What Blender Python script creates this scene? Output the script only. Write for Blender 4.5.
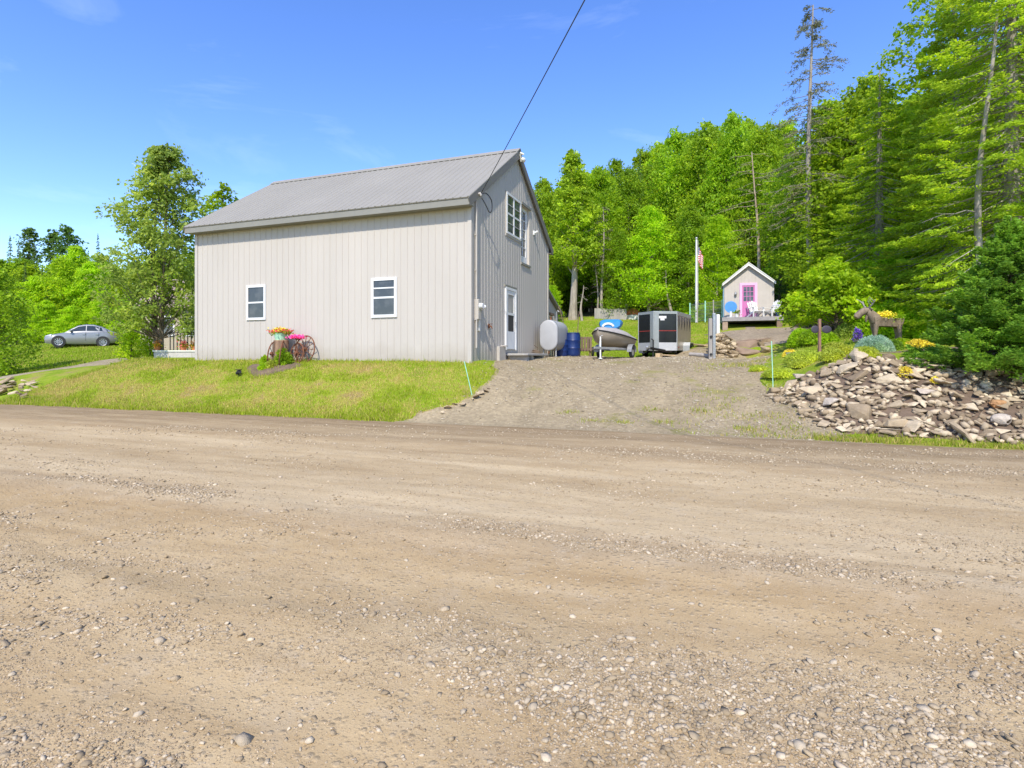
import bpy, bmesh, math, random
import numpy as np
from mathutils import Vector, Matrix, Euler

random.seed(7)
RNG = np.random.default_rng(11)
for o in list(bpy.data.objects):
    bpy.data.objects.remove(o)
SC = bpy.context.scene
COL = SC.collection
R = math.radians

# ------------------------------------------------------------------ camera, sky, sun, exposure
F = 565.0            # focal length in pixels
HZ = 357.0           # image row of the horizon
EYE = 1.5
TH = R(20.3)         # camera heading, left of the barn's depth axis
cam_d = bpy.data.cameras.new('camera')
cam = bpy.data.objects.new('camera', cam_d)
COL.objects.link(cam)
cam.location = (0, 0, EYE)
cam.rotation_euler = (R(90), 0, TH)
cam_d.sensor_width = 36
cam_d.lens = 36 * F / 1024
cam_d.shift_y = -(384 - HZ) / 1024
cam_d.clip_start = 0.05
cam_d.clip_end = 3000
SC.camera = cam

SUN_EL = R(47)
SUN_H = Vector((0.21, -0.978))       # horizontal direction towards the sun
world = bpy.data.worlds.new('World')
SC.world = world
world.use_nodes = True
wn, wl = world.node_tree.nodes, world.node_tree.links
wn.clear()
wo = wn.new('ShaderNodeOutputWorld')
bg = wn.new('ShaderNodeBackground')
sky = wn.new('ShaderNodeTexSky')
sky.sky_type = 'NISHITA'
sky.sun_disc = False
sky.sun_elevation = SUN_EL
sky.sun_rotation = math.atan2(SUN_H.x, SUN_H.y)
sky.altitude = 100
sky.air_density = 1.0
sky.dust_density = 0.35
sky.ozone_density = 3.0
hs = wn.new('ShaderNodeHueSaturation')
hs.inputs['Saturation'].default_value = 1.22
hs.inputs['Hue'].default_value = 0.515
hs.inputs['Value'].default_value = 1.0
wl.new(sky.outputs[0], hs.inputs['Color'])
# thin wisps of cloud
tc = wn.new('ShaderNodeTexCoord')
mp = wn.new('ShaderNodeMapping')
mp.inputs['Scale'].default_value = (1.6, 1.6, 6.0)
mp.inputs['Location'].default_value = (3.1, 1.7, 0.4)
nz = wn.new('ShaderNodeTexNoise')
nz.inputs['Scale'].default_value = 1.7
nz.inputs['Detail'].default_value = 7
nz.inputs['Roughness'].default_value = 0.6
nz.inputs['Distortion'].default_value = 0.7
rp = wn.new('ShaderNodeValToRGB')
rp.color_ramp.elements[0].position = 0.55
rp.color_ramp.elements[0].color = (0, 0, 0, 1)
rp.color_ramp.elements[1].position = 0.85
rp.color_ramp.elements[1].color = (0.10, 0.10, 0.10, 1)
mx = wn.new('ShaderNodeMix')
mx.data_type = 'RGBA'
mx.inputs['B'].default_value = (7.5, 8.0, 8.6, 1)
wl.new(tc.outputs['Generated'], mp.inputs['Vector'])
wl.new(mp.outputs[0], nz.inputs['Vector'])
wl.new(nz.outputs['Fac'], rp.inputs['Fac'])
wl.new(rp.outputs['Color'], mx.inputs['Factor'])
wl.new(hs.outputs['Color'], mx.inputs['A'])
wl.new(mx.outputs['Result'], bg.inputs['Color'])
bg.inputs['Strength'].default_value = 0.15
wl.new(bg.outputs[0], wo.inputs[0])

sun_d = bpy.data.lights.new('sun', 'SUN')
sun_d.energy = 2.65
sun_d.angle = R(0.7)
sun_d.color = (1.0, 0.94, 0.83)
sun = bpy.data.objects.new('sun', sun_d)
COL.objects.link(sun)
sd = Vector((SUN_H.x * math.cos(SUN_EL), SUN_H.y * math.cos(SUN_EL), math.sin(SUN_EL)))
sun.rotation_euler = sd.to_track_quat('Z', 'Y').to_euler()
sun.location = (-20, -30, 40)

SC.view_settings.view_transform = 'Standard'
SC.view_settings.look = 'None'
SC.view_settings.exposure = 1.06
SC.view_settings.gamma = 1.0
SC.view_settings.use_curve_mapping = False
SC.render.engine = 'CYCLES'
SC.cycles.max_bounces = 9
SC.cycles.diffuse_bounces = 6
SC.cycles.transmission_bounces = 6
SC.cycles.transparent_max_bounces = 6

# ------------------------------------------------------------------ helpers: placement
CT, ST = math.cos(TH), math.sin(TH)

def uv(x, d):
    """camera-frame right/forward metres -> world x, y"""
    return (CT * x - ST * d, ST * x + CT * d)

def W(px, d):
    return uv((px - 512) / F * d, d)

def P3(px, py, d):
    x, y = W(px, d)
    return (x, y, EYE + (HZ - py) / F * d)

# ------------------------------------------------------------------ helpers: noise
def _hash(ix, iy, s):
    n = (ix.astype(np.int64) * 374761393 + iy.astype(np.int64) * 668265263 + s * 1442695041) & 0x7fffffff
    n = ((n ^ (n >> 13)) * 1274126177) & 0x7fffffff
    n = n ^ (n >> 16)
    return (n & 0xffff) / 65535.0

def vnoise(x, y, s=0):
    x = np.asarray(x, float); y = np.asarray(y, float)
    ix = np.floor(x); iy = np.floor(y)
    fx = x - ix; fy = y - iy
    fx = fx * fx * (3 - 2 * fx); fy = fy * fy * (3 - 2 * fy)
    a = _hash(ix, iy, s); b = _hash(ix + 1, iy, s); c = _hash(ix, iy + 1, s); d = _hash(ix + 1, iy + 1, s)
    return (a + (b - a) * fx) * (1 - fy) + (c + (d - c) * fx) * fy

def fbm(x, y, s=0, o=4):
    v = 0; amp = 0.5; t = 0
    for i in range(o):
        v = v + amp * vnoise(np.asarray(x) * 2 ** i, np.asarray(y) * 2 ** i, s + i * 17)
        t += amp; amp *= 0.5
    return v / t

def sstep(a, b, x):
    t = np.clip((np.asarray(x, float) - a) / (b - a), 0, 1)
    return t * t * (3 - 2 * t)

# ------------------------------------------------------------------ terrain height
ROAD = 11.35
CP = []
for u in range(-42, 26, 3):
    CP.append((u, 11.5, 0.03))
    CP.append((u, 9.0, 0.0))
for u in (-20, -18, -16, -14, -12, -10, -8.2):
    CP += [(u, 12.2, .34), (u, 13.0, .86), (u, 13.8, 1.27), (u, 14.4, 1.37)]
CP += [(-21.3, 12.5, .35), (-21.3, 13.5, .8), (-21.0, 14.8, 1.1)]
CP += [(-6.8, 16, 1.40), (-6.3, 18, 1.45), (-6.2, 20, 1.5), (-6.2, 22, 1.54), (-17, 20, 1.38), (-17, 24, 1.5), (-12, 22, 1.5)]
CP += [(-6.2, 14.5, 1.33), (-6.1, 13.4, .86), (-6.2, 12.3, .3)]
for u in (-4, -1.5):
    CP += [(u, 12.5, .17), (u, 14, .62), (u, 16, 1.08), (u, 18, 1.32), (u, 20, 1.45), (u, 22, 1.48)]
CP += [(1, 12.5, .12), (1, 14, .55), (1, 16, 1.0), (1, 18, 1.25), (1, 20, 1.38), (1, 22, 1.45)]
CP += [(-2.5, 24.3, 1.46), (-2, 27, 1.7), (1, 24, 1.5), (-5.0, 23.5, 1.52)]
for q in [(600, 318, 46), (660, 320, 45), (700, 326, 38), (600, 335, 33), (705, 345, 27), (565, 330, 36),
          (728, 327, 29), (775, 324, 29), (750, 316, 33), (740, 350, 22.5), (728, 337, 24.2), (780, 345, 22), (760, 335, 25.5),
          (838, 356, 14.5), (873, 352, 15.5), (800, 362, 15.5), (868, 341, 17), (905, 341, 17), (930, 343, 16), (820, 343, 18),
          (0, 377, 22.3), (60, 369, 24.5), (150, 362, 26), (60, 362, 28.5), (80, 346, 36), (20, 349, 36), (110, 345, 37),
          (60, 338, 48), (150, 355, 30), (180, 352, 32)]:
    CP.append(P3(*q))
for px, d, z in [(640, 70, 10.5), (640, 92, 17), (560, 90, 16), (740, 80, 15), (800, 45, 6), (900, 35, 5), (1000, 25, 3.4), (1000, 18, 2.2), (560, 70, 9.5), (50, 80, 4.5), (200, 60, 3.2), (380, 70, 5)]:
    CP.append((*W(px, d), z))
for u in (2.6, 4.1, 5.6, 7.1, 9):
    CP += [(u, 11.95, .1), (u, 12.6, .42), (u, 13.4, .88), (u, 14.3, 1.28), (u, 15, 1.48)]
CP += [(1.7, 13, .38), (1.6, 14.5, .72), (-23, 12.6, .45), (-25, 12.6, .42), (-23, 13.3, .72), (-26, 13.3, .66)]
CP = np.array(CP)

def _tps_u(r2):
    return np.where(r2 > 1e-9, 0.5 * r2 * np.log(np.maximum(r2, 1e-12)), 0)

_n = len(CP)
_K = _tps_u(((CP[:, None, :2] - CP[None, :, :2]) ** 2).sum(-1)) + np.eye(_n) * 0.06
_Pm = np.c_[np.ones(_n), CP[:, :2]]
_A = np.block([[_K, _Pm], [_Pm.T, np.zeros((3, 3))]])
_sol = np.linalg.solve(_A, np.r_[CP[:, 2], 0, 0, 0])

def road_edge(u):
    return ROAD + 0.22 * (fbm(np.asarray(u) * 0.5, np.zeros_like(u) + 3.3, 5, 4) - 0.5)

def road_z(u, v):
    u = np.asarray(u, float); v = np.asarray(v, float)
    near = np.exp(-(np.maximum(np.abs(u) - 14, 0) / 10) ** 2)
    wob = 0.35 * (fbm(u * 0.25, v * 0.1, 21, 2) - 0.5)
    z = 0.035 * np.exp(-((v + wob - 4.3) / 0.35) ** 2) - 0.025 * np.exp(-((v + wob - 6.2) / 0.9) ** 2) \
        - 0.02 * np.exp(-((v + wob - 3.4) / 0.5) ** 2) + 0.03 * np.exp(-((v + wob - 8.6) / 0.4) ** 2) \
        + 0.02 * np.exp(-((v + wob - 10.2) / 0.3) ** 2) - 0.02 * np.exp(-((v + wob - 2.1) / 0.4) ** 2)
    z = z + 0.035 * (fbm(u * 0.9, v * 1.3, 31, 3) - 0.5) + 0.018 * (fbm(u * 5, v * 6, 41, 3) - 0.5)
    fade = 1 - sstep(10.6, 11.3, v)
    return z * near * fade

def H(u, v):
    u = np.atleast_1d(np.asarray(u, float)); v = np.atleast_1d(np.asarray(v, float))
    shp = u.shape
    uf, vf = u.ravel(), v.ravel()
    uc = np.clip(uf, -70, 50); vc = np.clip(vf, 9, 95)
    out = np.empty(len(uf))
    for i in range(0, len(uf), 8000):
        a, b = uc[i:i + 8000], vc[i:i + 8000]
        r2 = (a[:, None] - CP[None, :, 0]) ** 2 + (b[:, None] - CP[None, :, 1]) ** 2
        out[i:i + 8000] = _tps_u(r2) @ _sol[:_n] + _sol[_n] + _sol[_n + 1] * a + _sol[_n + 2] * b
    far = np.clip(1.5 + (.05 + .17 * sstep(-55, -15, uf + (vf - 30) * .45)) * np.maximum(0, vf - 24), 0, 26)
    far = np.where(vf < 20, far * sstep(11.4, 16, vf), far)
    dd = np.hypot(uf + 6, (vf - 28) * 0.8)
    w = sstep(34, 62, dd)
    z = out * (1 - w) + far * w
    z = np.maximum(z, 0.0)
    z = z + 0.05 * (fbm(uf * 1.1, vf * 1.1, 3, 4) - 0.5) * sstep(11.5, 12.5, vf)
    z = z * sstep(road_edge(uf) - 0.02, road_edge(uf) + 0.6, vf)
    return z.reshape(shp)

def h1(u, v):
    return float(H([u], [v])[0])

# ------------------------------------------------------------------ helpers: materials
def new_mat(name):
    m = bpy.data.materials.new(name)
    m.use_nodes = True
    nt = m.node_tree
    return m, nt.nodes, nt.links, nt.nodes['Principled BSDF']

def mat(name, col, rough=0.6, metal=0.0, var=0.12, scale=3.0, bump=0.0, bscale=60.0, spec=0.5, stretch=(1, 1, 1), dirt=None):
    """principled paint with a noise-driven variation of the colour and an optional fine bump"""
    m, n, l, b = new_mat(name)
    b.inputs['Roughness'].default_value = rough
    b.inputs['Metallic'].default_value = metal
    b.inputs['Specular IOR Level'].default_value = spec
    tcn = n.new('ShaderNodeTexCoord')
    mpn = n.new('ShaderNodeMapping')
    mpn.inputs['Scale'].default_value = stretch
    l.new(tcn.outputs['Object'], mpn.inputs['Vector'])
    nn = n.new('ShaderNodeTexNoise')
    nn.inputs['Scale'].default_value = scale
    nn.inputs['Detail'].default_value = 6
    nn.inputs['Roughness'].default_value = 0.65
    l.new(mpn.outputs[0], nn.inputs['Vector'])
    rr = n.new('ShaderNodeValToRGB')
    lo = tuple(c * (1 - var) for c in col) if dirt is None else dirt
    hi = tuple(min(1, c * (1 + var)) for c in col)
    rr.color_ramp.elements[0].position = 0.3
    rr.color_ramp.elements[0].color = (*lo, 1)
    rr.color_ramp.elements[1].position = 0.7
    rr.color_ramp.elements[1].color = (*hi, 1)
    l.new(nn.outputs['Fac'], rr.inputs['Fac'])
    l.new(rr.outputs['Color'], b.inputs['Base Color'])
    if bump:
        nb = n.new('ShaderNodeTexNoise')
        nb.inputs['Scale'].default_value = bscale
        nb.inputs['Detail'].default_value = 4
        l.new(mpn.outputs[0], nb.inputs['Vector'])
        bp = n.new('ShaderNodeBump')
        bp.inputs['Strength'].default_value = bump
        bp.inputs['Distance'].default_value = 0.02
        l.new(nb.outputs['Fac'], bp.inputs['Height'])
        l.new(bp.outputs[0], b.inputs['Normal'])
    return m

def leaf_mat(name, c1, c2, c3=None, trans=0.35, rough=0.55):
    """leaves: colour drawn per leaf and per plant, part of the light passes through"""
    m, n, l, b = new_mat(name)
    geo = n.new('ShaderNodeNewGeometry')
    oi = n.new('ShaderNodeObjectInfo')
    rr = n.new('ShaderNodeValToRGB')
    e = rr.color_ramp.elements
    e[0].color = (*c1, 1); e[1].color = (*c2, 1)
    if c3:
        x = e.new(0.9); x.color = (*c2, 1)
        e[-1].color = (*c3, 1)
    l.new(geo.outputs['Random Per Island'], rr.inputs['Fac'])
    hsv = n.new('ShaderNodeHueSaturation')
    mr = n.new('ShaderNodeMapRange')
    mr.inputs['To Min'].default_value = 1.08; mr.inputs['To Max'].default_value = 1.36
    l.new(oi.outputs['Random'], mr.inputs['Value'])
    mr2 = n.new('ShaderNodeMapRange')
    mr2.inputs['To Min'].default_value = 0.495; mr2.inputs['To Max'].default_value = 0.506
    l.new(oi.outputs['Random'], mr2.inputs['Value'])
    l.new(mr.outputs[0], hsv.inputs['Value'])
    l.new(mr2.outputs[0], hsv.inputs['Hue'])
    tcn = n.new('ShaderNodeTexCoord')
    cn_ = noise(n, l, tcn.outputs['Object'], 0.75, 3, .6)
    cr_ = ramp(n, [(.34, (.34, .36, .42)), (.50, (.5, .5, .5)), (.66, (.70, .66, .50))]); l.new(cn_.outputs['Fac'], cr_.inputs['Fac'])  # lit clumps and dark gaps put into the colour, mixed with leaf age
    l.new(mixc(n, l, .9, rr.outputs['Color'], cr_.outputs['Color'], 'OVERLAY'), hsv.inputs['Color'])
    l.new(hsv.outputs['Color'], b.inputs['Base Color'])
    b.inputs['Roughness'].default_value = rough
    b.inputs['Specular IOR Level'].default_value = 0.25
    tr = n.new('ShaderNodeBsdfTranslucent')
    h2 = n.new('ShaderNodeHueSaturation')
    h2.inputs['Value'].default_value = 1.5
    h2.inputs['Hue'].default_value = 0.485
    l.new(hsv.outputs['Color'], h2.inputs['Color'])
    l.new(h2.outputs['Color'], tr.inputs['Color'])
    ms = n.new('ShaderNodeMixShader')
    ms.inputs[0].default_value = trans
    l.new(b.outputs[0], ms.inputs[1]); l.new(tr.outputs[0], ms.inputs[2])
    l.new(ms.outputs[0], n['Material Output'].inputs['Surface'])
    return m

def vcol_leaf_mat(name, trans=0.3):
    """grass blades: each blade carries its own colour"""
    m, n, l, b = new_mat(name)
    a = n.new('ShaderNodeAttribute'); a.attribute_name = 'Col'
    l.new(a.outputs['Color'], b.inputs['Base Color'])
    b.inputs['Roughness'].default_value = 0.6
    b.inputs['Specular IOR Level'].default_value = 0.2
    tr = n.new('ShaderNodeBsdfTranslucent')
    l.new(a.outputs['Color'], tr.inputs['Color'])
    ms = n.new('ShaderNodeMixShader'); ms.inputs[0].default_value = trans
    l.new(b.outputs[0], ms.inputs[1]); l.new(tr.outputs[0], ms.inputs[2])
    l.new(ms.outputs[0], n['Material Output'].inputs['Surface'])
    return m

def ramp(n, stops, interp='LINEAR'):
    r = n.new('ShaderNodeValToRGB')
    r.color_ramp.interpolation = interp
    e = r.color_ramp.elements
    while len(e) > 1:
        e.remove(e[-1])
    e[0].position = stops[0][0]; e[0].color = (*stops[0][1], 1)
    for p, c in stops[1:]:
        x = e.new(p); x.color = (*c, 1)
    return r

def noise(n, l, vec, scale, detail=5, rough=0.6, dist=0.0):
    t = n.new('ShaderNodeTexNoise')
    t.inputs['Scale'].default_value = scale
    t.inputs['Detail'].default_value = detail
    t.inputs['Roughness'].default_value = rough
    t.inputs['Distortion'].default_value = dist
    l.new(vec, t.inputs['Vector'])
    return t

def mixc(n, l, fac, a, b, blend='MIX'):
    x = n.new('ShaderNodeMix'); x.data_type = 'RGBA'; x.blend_type = blend
    for s, k in ((fac, 'Factor'), (a, 'A'), (b, 'B')):
        if isinstance(s, (int, float)):
            x.inputs[k].default_value = s
        elif isinstance(s, tuple):
            x.inputs[k].default_value = (*s, 1)
        else:
            l.new(s, x.inputs[k])
    return x.outputs['Result']

def road_material():
    m, n, l, b = new_mat('dirt_road_gravel')
    geo = n.new('ShaderNodeNewGeometry')
    pos = geo.outputs['Position']
    st = n.new('ShaderNodeMapping'); st.inputs['Scale'].default_value = (0.16, 1, 1)
    l.new(pos, st.inputs['Vector'])
    sx = n.new('ShaderNodeSeparateXYZ'); l.new(pos, sx.inputs[0])
    big = noise(n, l, st.outputs[0], 0.9, 5, 0.6)
    ma = n.new('ShaderNodeMath'); ma.operation = 'MULTIPLY_ADD'
    l.new(big.outputs['Fac'], ma.inputs[0]); ma.inputs[1].default_value = 2.6; ma.inputs[2].default_value = -1.3
    ad = n.new('ShaderNodeMath'); ad.operation = 'ADD'
    l.new(ma.outputs[0], ad.inputs[0]); l.new(sx.outputs['Y'], ad.inputs[1])
    dv = n.new('ShaderNodeMath'); dv.operation = 'DIVIDE'; dv.use_clamp = True
    l.new(ad.outputs[0], dv.inputs[0]); dv.inputs[1].default_value = 12.5
    tan = (.44, .32, .172); lt = (.475, .362, .212); dk = (.235, .168, .095); gr = (.40, .295, .17)
    rp_ = ramp(n, [(0.0, tan), (.17, tan), (.215, (.40, .298, .165)), (.25, tan), (.31, (.37, .262, .138)), (.345, gr), (.375, lt), (.44, lt),
                   (.52, (.39, .288, .162)), (.60, lt), (.66, (.375, .275, .155)), (.71, (.33, .242, .138)), (.76, (.365, .272, .157)),
                   (.82, (.27, .197, .112)), (.87, (.29, .212, .122)), (.92, dk), (1.0, dk)])
    l.new(dv.outputs[0], rp_.inputs['Fac'])
    # blotches of pale stone dust and brown soil
    blot = noise(n, l, st.outputs[0], 2.6, 8, 0.7, 0.4)
    br = ramp(n, [(.36, (0, 0, 0)), (.66, (1, 1, 1))]); l.new(blot.outputs['Fac'], br.inputs['Fac'])
    c = mixc(n, l, .22, rp_.outputs['Color'], br.outputs['Color'], 'SOFT_LIGHT')
    iso = noise(n, l, pos, 3.2, 9, 0.72)
    ir = ramp(n, [(.52, (0, 0, 0)), (.68, (1, 1, 1))]); l.new(iso.outputs['Fac'], ir.inputs['Fac'])
    fm = n.new('ShaderNodeMath'); fm.operation = 'MULTIPLY'; l.new(ir.outputs['Color'], fm.inputs[0]); fm.inputs[1].default_value = .35
    c = mixc(n, l, fm.outputs[0], c, (.45, .37, .26))
    # embedded pebbles
    hts = []
    for sc_, amt in ((26, .40), (58, .38), (120, .30)):
        vo = n.new('ShaderNodeTexVoronoi'); vo.inputs['Scale'].default_value = sc_
        l.new(pos, vo.inputs['Vector'])
        sel = n.new('ShaderNodeSeparateColor'); l.new(vo.outputs['Color'], sel.inputs[0])
        gt = n.new('ShaderNodeMath'); gt.operation = 'GREATER_THAN'; gt.inputs[1].default_value = .62
        l.new(sel.outputs[0], gt.inputs[0])
        edge = ramp(n, [(.22, (1, 1, 1)), (.48, (0, 0, 0))]); l.new(vo.outputs['Distance'], edge.inputs['Fac'])
        mk = n.new('ShaderNodeMath'); mk.operation = 'MULTIPLY'
        l.new(gt.outputs[0], mk.inputs[0]); l.new(edge.outputs['Color'], mk.inputs[1])
        pc = ramp(n, [(0, (.22, .165, .105)), (.35, (.35, .265, .16)), (.7, (.40, .325, .22)), (1, (.45, .38, .275))])
        l.new(sel.outputs[1], pc.inputs['Fac'])
        f2 = n.new('ShaderNodeMath'); f2.operation = 'MULTIPLY'; f2.inputs[1].default_value = amt
        l.new(mk.outputs[0], f2.inputs[0])
        c = mixc(n, l, f2.outputs[0], c, pc.outputs['Color'])
        hh = n.new('ShaderNodeMath'); hh.operation = 'DIVIDE'; hh.inputs[1].default_value = sc_
        l.new(mk.outputs[0], hh.inputs[0]); hts.append(hh.outputs[0])
    fine = noise(n, l, pos, 160, 5, 0.7)
    fr = ramp(n, [(.3, (.35, .35, .35)), (.7, (.65, .65, .65))]); l.new(fine.outputs['Fac'], fr.inputs['Fac'])
    c = mixc(n, l, .55, c, fr.outputs['Color'], 'OVERLAY')
    l.new(c, b.inputs['Base Color'])
    b.inputs['Roughness'].default_value = 1
    b.inputs['Specular IOR Level'].default_value = 0
    s = hts[0]
    for h_ in hts[1:]:
        a2 = n.new('ShaderNodeMath'); l.new(s, a2.inputs[0]); l.new(h_, a2.inputs[1]); s = a2.outputs[0]
    f3 = n.new('ShaderNodeMath'); f3.operation = 'MULTIPLY_ADD'; f3.inputs[1].default_value = .006
    l.new(fine.outputs['Fac'], f3.inputs[0]); l.new(s, f3.inputs[2])
    bp = n.new('ShaderNodeBump'); bp.inputs['Strength'].default_value = .55; bp.inputs['Distance'].default_value = .3
    l.new(f3.outputs[0], bp.inputs['Height']); l.new(bp.outputs[0], b.inputs['Normal'])
    return m

def drive_material(name, base, green):
    m, n, l, b = new_mat(name)
    geo = n.new('ShaderNodeNewGeometry'); pos = geo.outputs['Position']
    st = n.new('ShaderNodeMapping'); st.inputs['Scale'].default_value = (1, .3, 1); l.new(pos, st.inputs['Vector'])
    a = noise(n, l, st.outputs[0], 1.3, 8, .68)
    dk = tuple(x * .72 for x in base); lt = tuple(min(1, x * 1.25) for x in base)
    r1 = ramp(n, [(.3, dk), (.5, base), (.7, lt)]); l.new(a.outputs['Fac'], r1.inputs['Fac'])
    c = r1.outputs['Color']
    vo = n.new('ShaderNodeTexVoronoi'); vo.inputs['Scale'].default_value = 16; l.new(pos, vo.inputs['Vector'])
    sel = n.new('ShaderNodeSeparateColor'); l.new(vo.outputs['Color'], sel.inputs[0])
    pr = ramp(n, [(0, tuple(x * .6 for x in base)), (.5, base), (.8, lt), (1, tuple(x * 1.5 for x in base))]); l.new(sel.outputs[0], pr.inputs['Fac'])
    c = mixc(n, l, .38, c, pr.outputs['Color'])
    g = noise(n, l, pos, .8, 8, .75)
    g1 = ramp(n, [(.56, (0, 0, 0)), (.64, (1, 1, 1))]); l.new(g.outputs['Fac'], g1.inputs['Fac'])
    fm = n.new('ShaderNodeMath'); fm.operation = 'MULTIPLY'; l.new(g1.outputs['Color'], fm.inputs[0]); fm.inputs[1].default_value = .6
    c = mixc(n, l, fm.outputs[0], c, green)
    l.new(c, b.inputs['Base Color'])
    b.inputs['Roughness'].default_value = 1
    b.inputs['Specular IOR Level'].default_value = 0
    fine = noise(n, l, pos, 45, 6, .7)
    bp = n.new('ShaderNodeBump'); bp.inputs['Strength'].default_value = .7; bp.inputs['Distance'].default_value = .05
    l.new(fine.outputs['Fac'], bp.inputs['Height']); l.new(bp.outputs[0], b.inputs['Normal'])
    return m

def turf_material():
    m, n, l, b = new_mat('turf')
    geo = n.new('ShaderNodeNewGeometry'); pos = geo.outputs['Position']
    a = noise(n, l, pos, 1.1, 8, .7)
    r1 = ramp(n, [(.32, (.15, .23, .012)), (.48, (.23, .31, .018)), (.57, (.31, .31, .05)), (.66, (.31, .23, .10))])
    l.new(a.outputs['Fac'], r1.inputs['Fac'])
    f = noise(n, l, pos, 30, 6, .7)
    fr = ramp(n, [(.3, (.3, .3, .3)), (.7, (.7, .7, .7))]); l.new(f.outputs['Fac'], fr.inputs['Fac'])
    c = mixc(n, l, .6, r1.outputs['Color'], fr.outputs['Color'], 'OVERLAY')
    l.new(c, b.inputs['Base Color'])
    b.inputs['Roughness'].default_value = .95; b.inputs['Specular IOR Level'].default_value = .15
    bp = n.new('ShaderNodeBump'); bp.inputs['Strength'].default_value = .8; bp.inputs['Distance'].default_value = .06
    l.new(f.outputs['Fac'], bp.inputs['Height']); l.new(bp.outputs[0], b.inputs['Normal'])
    return m

def stone_mat(name, c1, c2, c3):
    m, n, l, b = new_mat(name)
    oi = n.new('ShaderNodeObjectInfo'); geo = n.new('ShaderNodeNewGeometry')
    tcn = n.new('ShaderNodeTexCoord')
    ad = n.new('ShaderNodeMath'); l.new(oi.outputs['Random'], ad.inputs[0]); l.new(geo.outputs['Random Per Island'], ad.inputs[1])
    fr_ = n.new('ShaderNodeMath'); fr_.operation = 'FRACT'; l.new(ad.outputs[0], fr_.inputs[0])
    r1 = ramp(n, [(0, c1), (.45, c2), (.8, c3), (1, tuple(min(1, x * 1.25) for x in c3))]); l.new(fr_.outputs[0], r1.inputs['Fac'])
    a = noise(n, l, tcn.outputs['Object'], 3.5, 8, .7)
    r2 = ramp(n, [(.3, (.32, .32, .32)), (.7, (.66, .66, .66))]); l.new(a.outputs['Fac'], r2.inputs['Fac'])
    c = mixc(n, l, .7, r1.outputs['Color'], r2.outputs['Color'], 'OVERLAY')
    l.new(c, b.inputs['Base Color'])
    b.inputs['Roughness'].default_value = .9; b.inputs['Specular IOR Level'].default_value = .25
    bp = n.new('ShaderNodeBump'); bp.inputs['Strength'].default_value = .5; bp.inputs['Distance'].default_value = .03
    f = noise(n, l, tcn.outputs['Object'], 14, 6, .7)
    l.new(f.outputs['Fac'], bp.inputs['Height']); l.new(bp.outputs[0], b.inputs['Normal'])
    return m

def bark_mat(name, c1, c2):
    return mat(name, c2, .95, 0, .1, 6, .8, 25, .15, (1, 1, .25), dirt=c1)

def glass_mat(name, col, rough=.06, blotch=None):
    m, n, l, b = new_mat(name)
    tcn = n.new('ShaderNodeTexCoord')
    a = noise(n, l, tcn.outputs['Object'], 3.0, 3, .5)
    r1 = ramp(n, [(.45, col), (.62, blotch or tuple(x * 1.4 for x in col))]); l.new(a.outputs['Fac'], r1.inputs['Fac'])
    l.new(r1.outputs['Color'], b.inputs['Base Color'])
    b.inputs['Roughness'].default_value = rough
    b.inputs['Specular IOR Level'].default_value = .6
    return m

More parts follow.
